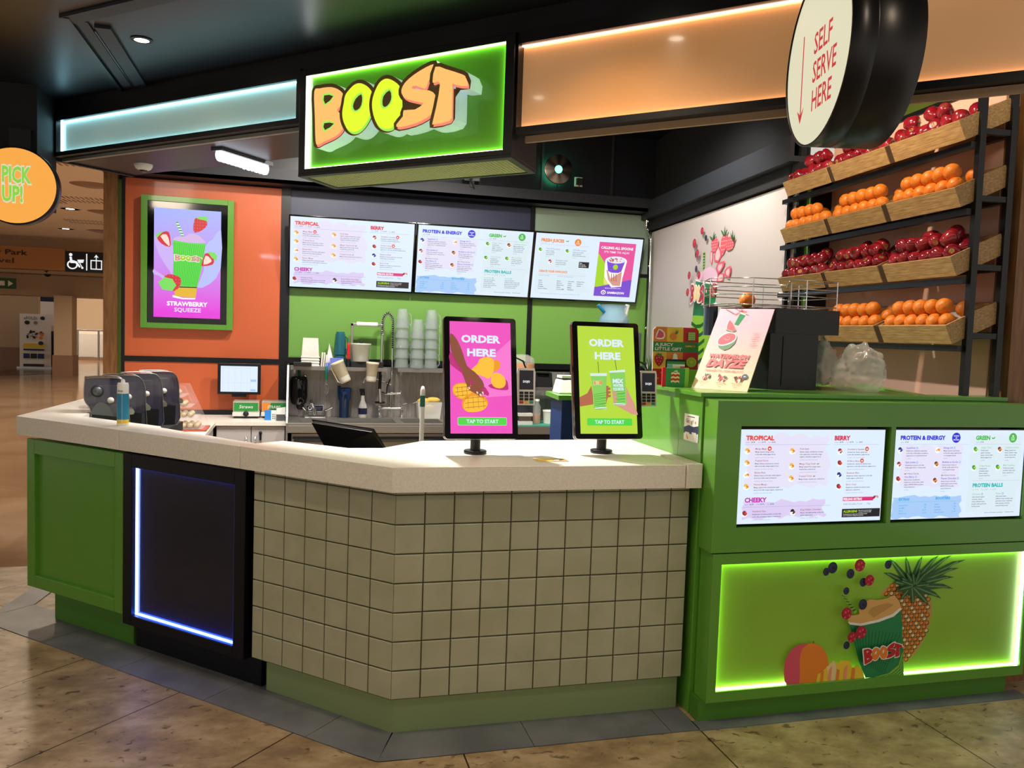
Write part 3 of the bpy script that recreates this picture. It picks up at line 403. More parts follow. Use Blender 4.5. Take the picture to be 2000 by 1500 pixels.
# dark light box
t = thing('light_box_cabinet', 'navy black cabinet with a blue-lit glass front, between green cabinet and tiles', 'light box', F1 @ Matrix.Translation((-1.17, 0, 0)))
b = MB().m('black'); mat('navy_black', '#080a14', .45, spec=.3); b.m('navy_black')
ring(b, -.395, .40, .13, .94, -.335, .335, .178, .875, -.25, .012); b.build('frame', t, .003)
noisy('smoked_glass', '#0e1124', '#11142a', 20, .22, 3, coat=.2); MB().m('smoked_glass').box(-.335, .335, .178, .875, -.05, -.022).build('glass_panel', t)
b = MB().m('led_blue'); b.box(-.335, .335, .870, .875, -.021, -.017); b.box(-.335, .335, .178, .184, -.021, -.010); b.box(.330, .335, .178, .875, -.021, -.017)
b.m('led_white').box(-.3335, -.331, .184, .870, -.0215, -.014); b.m('led_blue').box(-.335, -.334, .178, .875, -.021, -.011); b.m('led_blue').box(-.330, -.3285, .184, .870, -.0218, -.019); b.build('led_strip', t)
MB().m('navy_black').box(-.385, .44, .004, .13, -.22, -.055).build('plinth', t)
# tiled counter front
t = thing('tiled_counter', 'counter body faced with square grey-green tiles, corner to the viewer', 'counter', (P0[0], P0[1], 0))
Ti = Matrix.Translation((-P0[0], -P0[1], 0))
TP = .1122; ZB = .1485
def tiles(M, cols, name):
    b = MB(Ti @ M); b.m('grout').box(cols[0] + .001, cols[-1] - .001, ZB, .95, -.025, -.004); b.m('tile_glaze')
    for i in range(len(cols) - 1):
        for j in range(8):
            z0, z1 = ZB + j*TP, min(ZB + (j+1)*TP, .95); g = .0018
            x0, x1 = cols[i] + g, cols[i+1] - g; e = .004
            if z1 - z0 < .01: continue
            zz0, zz1 = z0 + g, z1 - (g if j < 7 else 0)
            vs = [(x0, zz0, -.004), (x1, zz0, -.004), (x1, zz1, -.004), (x0, zz1, -.004), (x0+e*.4, zz0+e*.4, -.0012), (x1-e*.4, zz0+e*.4, -.0012), (x1-e*.4, zz1-e*.4, -.0012), (x0+e*.4, zz1-e*.4, -.0012), (x0+e, zz0+e, 0), (x1-e, zz0+e, 0), (x1-e, zz1-e, 0), (x0+e, zz1-e, 0)]
            b.add(vs, [(0, 1, 5, 4), (1, 2, 6, 5), (2, 3, 7, 6), (3, 0, 4, 7), (4, 5, 9, 8), (5, 6, 10, 9), (6, 7, 11, 10), (7, 4, 8, 11), (8, 9, 10, 11)])
    return b.build(name, t)
tiles(F1, [-.735] + [-TP*k for k in range(6, -1, -1)], 'tiled_face'); tiles(F2, [TP*k for k in range(0, 11)] + [1.206], 'tiled_face')
b = MB(Ti @ F1).m('black_matt'); b.box(-.735, 0, ZB, .95, -.25, -.026); b.T = Ti @ F2; b.box(.1, 1.2, ZB, .95, -.5, -.026); b.build('carcass', t)
b = MB(Ti).m('plinth_sage'); q1 = F1 @ Vector((-.69, 0, -.045)); q2 = F1 @ Vector((-.69, 0, -.2)); b.prism([(q1.x, q1.y), (.3785, 3.0503), (1.57, 3.0483), (1.57, 3.25), (.46, 3.25), (q2.x, q2.y)], .004, ZB)
b.build('plinth', t)
# worktop
t = thing('worktop', 'thick cream quartz counter top, bent round the corner', 'counter top', (0, 0, .952))
def slab(name, pts, z0=0., z1=.093): return MB().m('quartz').prism(pts, z0, z1).build(name, t, .003)
slab('slab', [(-1.378, 4.649), (-.790, 4.084), (-.623, 4.181), (-.63, 4.23), (-1.076, 4.659), (-1.05, 5.95), (-1.29, 5.95)])
slab('slab', [(-.787, 4.081), (-.221, 3.536), (-.163, 3.628), (-.359, 3.861), (-.621, 4.178)])
slab('slab', [(-.219, 3.534), (.348, 2.973), (1.528, 2.973), (1.528, 3.753), (.568, 3.703), (.363, 3.478), (.217, 3.481), (-.051, 3.706), (-.161, 3.626)])
slab('upstand', [(1.531, 2.965), (1.598, 2.965), (1.598, 3.80), (1.531, 3.76)], 0, .098)
# green return and screen unit
t = thing('display_unit', 'tall green unit with two menu screens and a lit fruit picture', 'display unit', (1.6, 2.99, 0))
T2 = Matrix.Translation((-1.6, -2.99, 0))
MB(T2).m('green').box(1.6, 3.12, 2.995, 3.20, .0, 1.3198).build('side_cabinet', t, .002)
MB(T2).m('green').box(1.6, 1.64, 3.2005, 3.85, .0, 1.3198).build('side_panel', t)
b = MB(T2).m('green'); b.box(1.587, 2.72, 2.988, 3.84, 1.3205, 1.338); b.box(2.7205, 3.12, 2.988, 3.10, 1.3205, 1.338); b.prism([(2.74, 3.14), (2.80, 3.14), (3.10, 3.9), (3.02, 3.9)], 1.322, 1.336); b.build('top_ledge', t, .002)
Q = fr((1.607, 2.882, 0), (1, 0, 0)); TQ = T2 @ Q
b = MB(TQ).m('green')
sx0, sx1, sx2, sx3 = 1.714-1.607, 2.4017-1.607, 2.4449-1.607, 3.1326-1.607; e = 3.20 - 1.607
b.box(0, sx0, .8047, 1.2142, -.105, 0); b.box(sx1 + .018, sx2 - .004, .8047, 1.2142, -.105, 0); b.box(sx3, e, .8047, 1.2142, -.105, 0); b.box(0, e, 1.2142, 1.315, -.105, 0); b.box(0, e, .705, .8047, -.105, 0)
b.build('upper_box', t)
b = MB(TQ).m('green'); lx0, lx1, lz0, lz1 = .0507, 1.573, .1334, .657
ring(b, .01, e, .091, .70, lx0, lx1, lz0, lz1, -.1, 0); b.build('lower_box', t)
MB(TQ).m('green_dark').box(-.007, 1.53, .004, .09, -.105, -.03).build('plinth', t)
# ---------------------------------------------------------------- art colours
def prn(n, c, r=.45): return mat('print_' + n, c, r)
def glo(n, c, e=1.): return mat('lit_' + n, c, emit=e)
for n, c in dict(red='#c8202a', crimson='#b01e3e', pink='#e0566e', lightpink='#f3c3c6', blue='#27365e', navy='#1d2648', darkgreen='#155c2c', midgreen='#2f8f3f', limegreen='#8cc63a', yellow='#f4d03a', orange='#f08a2c', cream='#f0d9a0', tan='#c79a56', brown='#70441c', white='#f7f5f0', cupgreen='#1f8a52', stripe='#5aa63c', black='#141414', leaf='#2c5a34', leaflight='#6f9a5a', froth='#e2b36a', salmon='#f5a07a', lilac='#e8c2dc', greytext='#8a8a8a').items(): prn(n, c)
for n, c in dict(white='#ffffff', ice='#dfeeff', icepink='#e6e2f8', lilac='#dccef4', red='#e8402c', crimson='#d8204a', magenta='#c428b0', title='#b04a5a', text='#2a3560', faint='#9c9cc0', yellow='#f0c040', orange='#f08820', deepblue='#2222d8', cyan='#2aa8e8', skyband='#a8ccf8', green='#44b848', paleg='#88c898', teal='#20b8b8', mint='#dcecf4', black='#10101c', pinkbar='#e02878', lime='#a8d820', blue='#3a4ac0', berry='#a02038', navy='#1a2a70', brown='#6a3a1a', purple='#7a4ad0', hotpink='#e8509c', lightyel='#e8e070', skin='#d89a88', darkskin='#8a4a34', skin2='#b4684a', leaf='#3a9a3a').items(): glo(n, c)

# BOOST lettering, traced once in its own units (x to the right, z up), used on the sign and on every cup
BL = ART['boost']
_xs = [p[0] for k in BL for p in BL[k]]; _ys = [p[1] for k in BL for p in BL[k]]
bx0, bx1, by0, by1 = min(_xs), max(_xs), min(_ys), max(_ys)
def logo(a, x, y, w, h, outline, c1, c2, rot=0):
    """small flat BOOST on a cup"""
    sgn = 1 if a.sy > 0 else -1
    def tr(pts, off=0.):
        q = [((p[0]-bx0)/(bx1-bx0)*w, (p[1]-by0)/(by1-by0)*h*sgn) for p in pts]
        return [(x + u*math.cos(rot) - v*math.sin(rot), y + u*math.sin(rot) + v*math.cos(rot)) for u, v in q]
    for k in 'BOPST':
        P = tr(smooth_poly(BL[k], 2)); cx = sum(p[0] for p in P)/len(P); cy = sum(p[1] for p in P)/len(P)
        a.poly(outline, [(cx + (p[0]-cx)*1.22, cy + (p[1]-cy)*1.14) for p in P])
    for k, hs in (('B', ('B1', 'B2')), ('O', ('O1',)), ('P', ('P1',)), ('S', ()), ('T', ())):
        a.holes(c2 if k in 'OP' else c1, [tr(BL[k])] + [tr(BL[h]) for h in hs])

# ---- lit fruit picture on the display unit
du_ = bpy.data.objects['display_unit']; noisy('lime_panel', '#84ac34', '#7aa32c', 2, .35, 2, emit=.10); PNM = T2 @ Q @ Matrix.Translation((.81, .39, -.03))
c0 = (1.607 + .81, .39)
a = Art(1, 1, -c0[0], -c0[1], 0); 
pn = MB().m('lime_panel').box(lx0 - .81 - .003, lx1 - .81 + .003, lz0 - .39 - .003, lz1 - .39 + .003, -.02, 0).build('light_box', du_); pn.matrix_local = PNM
P = ART['lbox']
def berry(a, c, kind, ks=1.):
    (x, y), e = P2(c); r = math.hypot(e[0]-x, e[1]-y) * ks
    if kind == 'b':
        a.ell('print_navy', x, y, r*.92, r, 14); a.ell('print_blue', x - r*.15, y + r*.15, r*.6, r*.6, 12); a.ell('print_black', x + r*.1, y, r*.28, r*.3, 8)
    else:
        a.ell('print_crimson', x, y, r*.95, r, 14)
        for i in range(9):
            t = i * 2.4; q = r * .27 * math.sqrt(i); a.ell('print_pink' if i % 2 else 'print_red', x + q*math.cos(t), y + q*math.sin(t), r*.22, r*.22, 6)
def P2(k): return P[k]
# pineapple
a.poly('print_tan', P['pine'], 2)
xs = [p[0] for p in P['pine']]; zs = [p[1] for p in P['pine']]
def inside(x, y, poly):
    r = False; j = len(poly) - 1
    for i in range(len(poly)):
        if (poly[i][1] > y) != (poly[j][1] > y) and x < (poly[j][0]-poly[i][0])*(y-poly[i][1])/(poly[j][1]-poly[i][1]) + poly[i][0]: r = not r
        j = i
    return r
a.z += a.dz
for i in range(9):
    for j in range(22):
        x = min(xs) + .014 + i*.0275 + (j % 2)*.0138; y = min(zs) + .008 + j*.0175
        if inside(x, y, P['pine']): a.ell('print_brown', x, y, .0125, .0108, 8, .2, lift=False)
a.z += a.dz
for i in range(9):
    for j in range(22):
        x = min(xs) + .014 + i*.0275 + (j % 2)*.0138; y = min(zs) + .008 + j*.0175
        if inside(x, y, P['pine']): a.ell('print_orange' if (i+j) % 3 else 'print_cream', x - .001, y + .001, .009, .0072, 7, .2, lift=False)
hx, hy = P['heart'][0]
def leafp(a, m1, m2, x, y, tx, ty, w):
    dx, dy = tx-x, ty-y; l = math.hypot(dx, dy); nx, ny = -dy/l*w, dx/l*w; b_ = .12*l
    pts = [(x, y), (x+dx*.35+nx, y+dy*.35+ny), (x+dx*.75+nx*.6, y+dy*.75+ny*.6 + b_*.3), (tx, ty), (x+dx*.75-nx*.5, y+dy*.75-ny*.5 + b_*.3), (x+dx*.35-nx, y+dy*.35-ny)]
    a.poly(m1, pts); a.line(m2, x+dx*.1, y+dy*.1, x+dx*.85, y+dy*.85 + b_*.2, w*.35)
for i, (tx, ty) in enumerate(P['leaftips']): leafp(a, 'print_leaf', 'print_leaflight', hx, hy, tx, ty, .016)
for i in range(14):
    t = .3 + i * .47; leafp(a, 'print_darkgreen' if i % 2 else 'print_leaf', 'print_leaflight', hx + .01, hy, hx + .01 + .085*math.cos(t), hy + .08*abs(math.sin(t)) - .02 + .01*(i % 3), .012)
# mango and cubes
a.poly('print_salmon', P['mangoR'] + [], 1); a.poly('print_orange', P['mangoR'], 2); a.poly('print_pink', P['mangoL'], 2); a.ell('print_brown', P['mangoR'][0][0], P['mangoR'][0][1] + .004, .003, .006, 6)
a.poly('print_yellow', P['cubes'], 0); a.poly('print_cream', P['cubes2'], 0)
cx0 = P['cubes'][0][0]
for i in range(5): a.poly('print_salmon' if i % 2 else 'print_orange', [(cx0 + .018 + i*.038, P['cubes'][0][1] + .006), (cx0 + .034 + i*.038, P['cubes'][0][1] + .006), (cx0 + .036 + i*.038, P['cubes'][0][1] + .05 + .02*(i % 2)), (cx0 + .022 + i*.038, P['cubes'][0][1] + .055)])
# straw, cup, froth, berries
a.poly('print_limegreen', P['straw'])
s0, s1, s2, s3 = P['straw']
for i in range(6):
    t = (i + .2) / 6.5; u = t + .07; L_ = lambda p, q, t: (p[0] + (q[0]-p[0])*t, p[1] + (q[1]-p[1])*t)
    a.poly('print_darkgreen', [L_(s0, s3, t), L_(s1, s2, t + .04), L_(s1, s2, u + .04), L_(s0, s3, u)], 0, i == 0)
a.poly('print_cupgreen', P['cup'])
for i in range(15):
    t = (i + .5) / 15; c = P['cup']
    p = (c[0][0] + (c[5][0]-c[0][0])*t, c[0][1] - .006 + (c[5][1]-c[0][1])*t**1.5 - .006*math.sin(3.1*t)); q = (c[9][0] + (c[7][0]-c[9][0])*t, c[9][1] + (c[7][1]-c[9][1])*t)
    q = (p[0] + (q[0]-p[0])*.98, p[1] + (q[1]-p[1])*.97); a.poly('print_darkgreen', [(p[0]-.0013, p[1]-.004), (p[0]+.0013, p[1]-.004), (q[0]+.0013, q[1]), (q[0]-.0013, q[1])], 0, i == 0)
a.poly('print_limegreen', P['cupstripe'], 0)
cs = P['cupstripe']
for i in range(4):
    t = .2 + i*.22; pts1 = [L_(cs[k], cs[4] if k < 4 else cs[4], t * .9) for k in range(4)]; pts2 = [L_(cs[k], cs[4], t * .9 + .08) for k in range(4)]
    a.poly('print_cupgreen', pts1 + pts2[::-1], 0, i == 0)
a.poly('print_froth', P['froth'], 2); a.poly('print_white', P['rim'], 0)
f = P['froth']; a.poly('print_tan', [L_(f[2], f[9], .2), L_(f[3], f[9], .3), L_(f[5], f[9], .4), L_(f[9], f[5], .3), L_(f[11], f[3], .2)], 1)
for k in ('c1', 'c2', 'c3', 'c4', 'c5', 'c6', 'c7', 'c8'): berry(a, k, 'b')
for k in ('r1', 'r2', 'r3', 'r4', 'r5'): berry(a, k, 'r')
l0, l1, l2, l3 = P['logo']; logo(a, l3[0] + .002, l3[1] - .002, (l1[0]-l0[0])*.95, .072, 'print_white', 'print_red', 'print_orange', .10)
a.build('printed_picture', pn)
b = MB().m('led_green'); x0, x1, z0, z1 = lx0-.81, lx1-.81, lz0-.39, lz1-.39
b.box(x0, x1, z1 - .004, z1 - .0005, .003, .014); b.box(x0, x1, z0 + .0005, z0 + .004, .003, .014); b.box(x0 + .0005, x0 + .004, z0, z1, .003, .014); b.m('led_white').box(x1 - .004, x1 - .0005, z0, z1, .003, .018); b.build('led_strip', pn)

# ---- menu screens
def fruit(a, x, y, k):
    C = dict(mango=('lit_yellow', 'lit_orange', 'lit_white'), berry=('lit_berry', 'lit_red', 'lit_brown'), banana=('lit_white', 'lit_orange', 'lit_yellow'), blue=('lit_navy', 'lit_blue', 'lit_white'), straw=('lit_berry', 'lit_skin', 'lit_white'), green=('lit_leaf', 'lit_lime', 'lit_green'), nut=('lit_brown', 'lit_orange', 'lit_skin'), choc=('lit_black', 'lit_brown', 'lit_white'))[k]
    a.ell('lit_white', x, y + 14, 34, 24, 12)
    a.ell(C[0], x - 4, y - 8, 24, 22, 12); a.ell(C[1], x + 14, y + 2, 18, 15, 10, .5); a.ell(C[2], x - 10, y + 8, 14, 10, 8); a.ell(C[0], x + 6, y + 16, 11, 9, 8)
def item(a, x, y, kind, title, lines, kcal, mt='lit_title', th=19, tw=None, badge=0, dot=None, ix=-92, lh=27):
    if kind: fruit(a, x + ix, y + 12, kind)
    a.text(mt, title, x, y, th, tw, .012)
    W = text_geo(title, .012)[2] * th if not tw else tw
    if badge: a.ell('lit_red', x + W + 34, y - 12, 24, 24); a.ell('lit_white', x + W + 34, y - 10, 12, 9, 8)
    if dot: a.ell('lit_cyan', x + W + 24, y - 8, 13, 13, 10); a.ell('lit_white', x + W + 24, y - 8, 7, 7, 8)
    a.z += a.dz
    for i, l in enumerate(lines): a.text('lit_text', l, x, y + 29 + i*lh, 13.5, None, .02, lift=False)
    if kcal: a.text('lit_faint', kcal, x, y + 33 + len(lines)*lh, 10, None, .01, lift=False)
def prices(a, x, y, parts, mt='lit_faint', m2='lit_text'):
    for p in parts:
        a.text(mt, p[0], x, y, 13, None, .01); x += text_geo(p[0], .01)[2] * 13 + 12
        a.text(m2, p[1], x, y, 15, None, .02); x += text_geo(p[1], .02)[2] * 15 + 34
def brush(a, mt, x0, y0, x1, y1, n=16, amp=22, seed=1):
    rnd = random.Random(seed); pts = []
    for i in range(n): pts.append((x0 + (x1-x0)*i/(n-1), y0 + rnd.uniform(-amp, amp)))
    for i in range(6): pts.append((x1 + rnd.uniform(-amp*2, amp*2), y0 + (y1-y0)*(i+.5)/6))
    for i in range(n): pts.append((x1 - (x1-x0)*i/(n-1), y1 + rnd.uniform(-amp, amp)))
    for i in range(4): pts.append((x0 + rnd.uniform(-amp, amp), y1 + (y0-y1)*(i+.5)/4))
    a.poly(mt, pts)
PR = [('regular', '\u00a36.90'), ('small', '\u00a35.70'), ('kids', '\u00a34.35')]
def menu_tropical(a):
    a.rect('lit_ice', 0, 0, 1778, 1000); brush(a, 'lit_icepink', 70, 60, 1060, 610, 14, 30, 3); brush(a, 'lit_lilac', 60, 760, 1060, 940, 14, 20, 5)
    a.text('lit_red', 'TROPICAL', 62, 112, 48, 335, .07); prices(a, 62, 140, PR); a.rect('lit_faint', 50, 158, 1090, 160.5)
    a.text('lit_crimson', 'BERRY', 1135, 112, 48, 198, .07); prices(a, 1138, 140, PR); a.rect('lit_faint', 1122, 158, 1700, 160.5)
    kc = 'reg 265kcal  small 197kcal  kids 155kcal'
    item(a, 175, 212, 'mango', 'Mango Magic', ['Mango, banana, mango nectar,', 'no fat milk, vanilla yoghurt & ice'], kc, badge=1)
    item(a, 175, 336, 'mango', 'Tropical Storm', ['Mango, banana, tropical juice, coconut', 'milk, no fat milk, mango yoghurt & ice'], kc)
    item(a, 175, 462, 'banana', 'Banana Buzz', ['Banana, honey, no fat milk, vanilla yoghurt', '& ice try it with a dash of cinnamon'], kc)
    item(a, 175, 588, 'mango', 'Passion Mango', ['Mango, passion fruit, tropical juice, apple', 'juice, no fat milk, mango yoghurt, sorbet & ice'], kc)
    item(a, 705, 212, 'mango', 'Fruit Salad', ['Banana, mango, strawberries, tropical', 'juice, apple juice, no fat milk, mango', 'yoghurt, strawberry yoghurt & ice'], kc)
    item(a, 705, 372, 'mango', 'Mango Tang Crush', ['Mango, passion fruit, mango nectar,', 'tropical juice, sorbet & ice'], kc)
    item(a, 705, 504, 'mango', 'Tropical Crush', ['Mango, banana, tropical juice, sorbet & ice'], kc)
    for yy, xx in ((366, 705 + text_geo('Mango Tang Crush', .012)[2]*19), (498, 705 + text_geo('Tropical Crush', .012)[2]*19)): a.ell('lit_leaf', xx + 22, yy, 9, 5, 8, .6); a.ell('lit_leaf', xx + 36, yy - 2, 9, 5, 8, -.6)
    item(a, 1290, 217, 'straw', 'Strawberry Squeeze', ['Strawberries, banana, apple juice,', 'no fat milk, strawberry yoghurt & ice'], kc, badge=1)
    item(a, 1290, 345, 'berry', 'All Berry Bang', ['Strawberries, raspberries, blackcurrants,', 'apple juice, no fat milk, strawberry yoghurt & ice'], kc, badge=1)
    item(a, 1290, 474, 'blue', 'Blueberry Blast', ['Blueberries, banana, apple juice, no fat milk,', 'vanilla yoghurt, sorbet & ice'], kc)
    item(a, 1290, 600, 'berry', 'Berry Crush', ['Raspberries, strawberries, blackcurrants,', 'apple juice, sorbet & ice'], kc)
    a.text('lit_magenta', 'CHEEKY', 62, 762, 48, 262, .07); prices(a, 62, 792, PR); a.rect('lit_faint', 50, 812, 1100, 814.5)
    item(a, 160, 868, 'berry', 'Raspberry Ripe', ['Raspberries, chocolate powder, coconut milk,', 'no fat milk, strawberry yoghurt, sorbet & ice'], kc)
    item(a, 735, 862, 'choc', 'King William Chocolate', ['Banana, chocolate powder, no fat milk,', 'vanilla yoghurt & ice'], kc)
    a.rect('lit_pinkbar', 1255, 728, 1640, 770); a.text('lit_white', 'FEELING EXTRA?', 1262, 762, 26, 235, .05); a.ell('lit_berry', 1650, 735, 26, 14, 10, -.7); a.ell('lit_skin', 1690, 728, 22, 12, 10, .6)
    a.text('lit_faint', 'Add Double Fruit', 1262, 812, 19, 240, .01); a.text('lit_faint', '70p', 1560, 812, 19, 50, .01)
    a.rect('lit_black', 1250, 856, 1735, 948); a.text('lit_lime', 'ALLERGENS', 1266, 896, 25, 178, .05)
    a.z += a.dz
    for i, (x, y, l) in enumerate([(1458, 880, 'Please, tell us of any food allergies'), (1458, 898, 'we prepare in these stores daily'), (1266, 918, 'We take great care to manage cross contamination, however'), (1266, 934, 'we can not guarantee an allergen free environment')]): a.text('lit_white', l, x, y, 9, None, .02, lift=False)
def menu_protein(a):
    a.rect('lit_ice', 0, 0, 1778, 1000); brush(a, 'lit_mint', 1010, 60, 1740, 950, 10, 25, 8); brush(a, 'lit_skyband', 10, 745, 930, 985, 14, 18, 6); brush(a, 'lit_icepink', 90, 180, 900, 640, 12, 20, 9)
    a.text('lit_deepblue', 'PROTEIN & ENERGY', 65, 108, 46, 600, .07); prices(a, 65, 142, [('regular', '\u00a37.30')]); a.rect('lit_faint', 50, 160, 1000, 162)
    a.ell('lit_deepblue', 810, 86, 58, 58, 24)
    for i, l in enumerate(('SOURCE', 'OF', 'PROTEIN')): a.text('lit_white', l, 810, 72 + i*22, 14, None, .04, align='c')
    a.text('lit_green', 'GREEN', 1080, 108, 46, 200, .07); prices(a, 1085, 142, [('regular', '\u00a37.50')]); a.rect('lit_faint', 1060, 160, 1720, 162); a.ell('lit_leaf', 1315, 92, 14, 7, 8, .6); a.ell('lit_leaf', 1336, 88, 14, 7, 8, -.6)
    a.ell('lit_green', 1600, 86, 56, 56, 24); a.ell('lit_white', 1600, 66, 14, 9, 8)
    for i, l in enumerate(('PLANT', 'BASED')): a.text('lit_white', l, 1600, 94 + i*20, 12, None, .04, align='c')
    kc = 'reg 270kcal'
    item(a, 145, 208, 'blue', 'Superfruit', ['Raspberries, blueberries, apple juice,', 'no fat milk, vanilla yoghurt, strawberry', 'yoghurt & ice + a superfruit booster'], kc, 'lit_deepblue', 21, dot=1, ix=-80)
    item(a, 640, 208, 'banana', 'Energy Lift', ['Mango, banana, tropical juice,', 'no fat milk, mango yoghurt & ice', '+ an energiser booster'], kc, 'lit_deepblue', 21, dot=1, ix=-80)
    item(a, 135, 368, 'straw', 'Gym Junkie', ['Strawberries, banana, no fat milk,', 'vanilla yoghurt & ice + whey protein'], kc, 'lit_deepblue', 21, dot=1, ix=-80)
    item(a, 630, 368, 'nut', 'Brekkie to Go-Go', ['Biscuit, banana, honey, no', 'fat milk, vanilla yoghurt & ice', '+ an energiser booster'], kc, 'lit_deepblue', 21, dot=1, ix=-80)
    a.text('lit_text', 'MYPROTEIN', 130, 494, 15, 185, .02, sp=1.5); item(a, 130, 530, 'berry', 'Very Berry', ['Blackcurrants, strawberries,', 'raspberries, coconut water, vanilla', 'yoghurt, MYPROTEIN strawberry', 'whey protein & ice'], kc, 'lit_deepblue', 21, dot=1, ix=-80)
    a.text('lit_text', 'MYPROTEIN', 622, 516, 15, 185, .02, sp=1.5); item(a, 620, 552, 'nut', 'Peanut Chocolate', ['Banana, honey, no fat milk,', 'vanilla yoghurt, peanut butter,', 'MYPROTEIN chocolate', 'whey protein & ice'], kc, 'lit_deepblue', 21, dot=1, ix=-80)
    item(a, 1140, 204, 'green', 'Ginger Tonic', ['Freshly juiced', 'apples, cucumber,', 'grapes, coconut water,', 'spinach, ginger & ice'], kc, 'lit_paleg', 20, ix=-75)
    item(a, 1475, 204, 'nut', 'Caribbean Green', ['Mango, passion fruit,', 'banana, spinach, mango', 'nectar, coconut milk,', 'coconut water & ice'], kc, 'lit_paleg', 20, ix=-75)
    item(a, 1130, 412, 'green', 'Grape Escape', ['Freshly juiced', 'pineapple, grapes,', 'banana, spinach,', 'coconut water & ice'], kc, 'lit_paleg', 20, ix=-75)
    item(a, 1460, 408, 'green', 'Mint Condition', ['Freshly juiced apples,', 'cucumber, celery, mint', 'leaves, spinach & ice'], kc, 'lit_paleg', 20, ix=-75)
    a.rect('lit_faint', 1050, 573, 1700, 575); a.text('lit_teal', 'PROTEIN BALLS', 1050, 645, 42, 425, .07); prices(a, 1050, 682, [('one', '\u00a31.95'), ('three', '\u00a35.00'), ('five', '\u00a37.50')], 'lit_paleg', 'lit_paleg')
    item(a, 1050, 735, None, 'Chocolate', ['Oats, smooth hazelnut', 'chocolate, roasted', 'honey, sunflower seeds,', 'pumpkin seeds, goji berries', '& whey protein'], None, 'lit_paleg', 20, dot=1)
    item(a, 1380, 732, None, 'Peanut', ['Oats, peanut butter,', 'sunflower seeds, pumpkin seeds,', 'goji berries, honey, cranberries,', 'white chocolate, cinnamon,', 'coconut & whey protein'], None, 'lit_paleg', 20, dot=1)
    a.text('lit_cyan', 'EXTRAS', 60, 780, 28, 140, .06); a.text('lit_cyan', 'BOOSTERS', 550, 776, 28, 195, .06); a.rect('lit_cyan', 30, 796, 870, 798)
    a.z += a.dz
    for i, (l, r) in enumerate([('Double Fruit', '70p'), ('Soy Milk', '70p'), ('Honey', '\u00a30.75'), ('Banana Loaf', '\u00a32.50')]): a.text('lit_cyan', l, 65, 842 + i*30, 16, None, .01, lift=False); a.text('lit_cyan', r, 430, 838 + i*30, 16, None, .01, align='r', lift=False)
    for i, (l, r) in enumerate([('Detox', '70p'), ('Energiser', '70p'), ('Superfruit', '70p'), ('Whey Protein', '\u00a31.20')]): a.text('lit_cyan', l, 540, 838 + i*30, 16, None, .01, lift=False); a.text('lit_cyan', r, 830, 834 + i*30, 16, None, .01, align='r', lift=False)
    a.text('lit_text', 'Source of Protein in product    Contains Nuts', 1230, 945, 12, 420, .01)
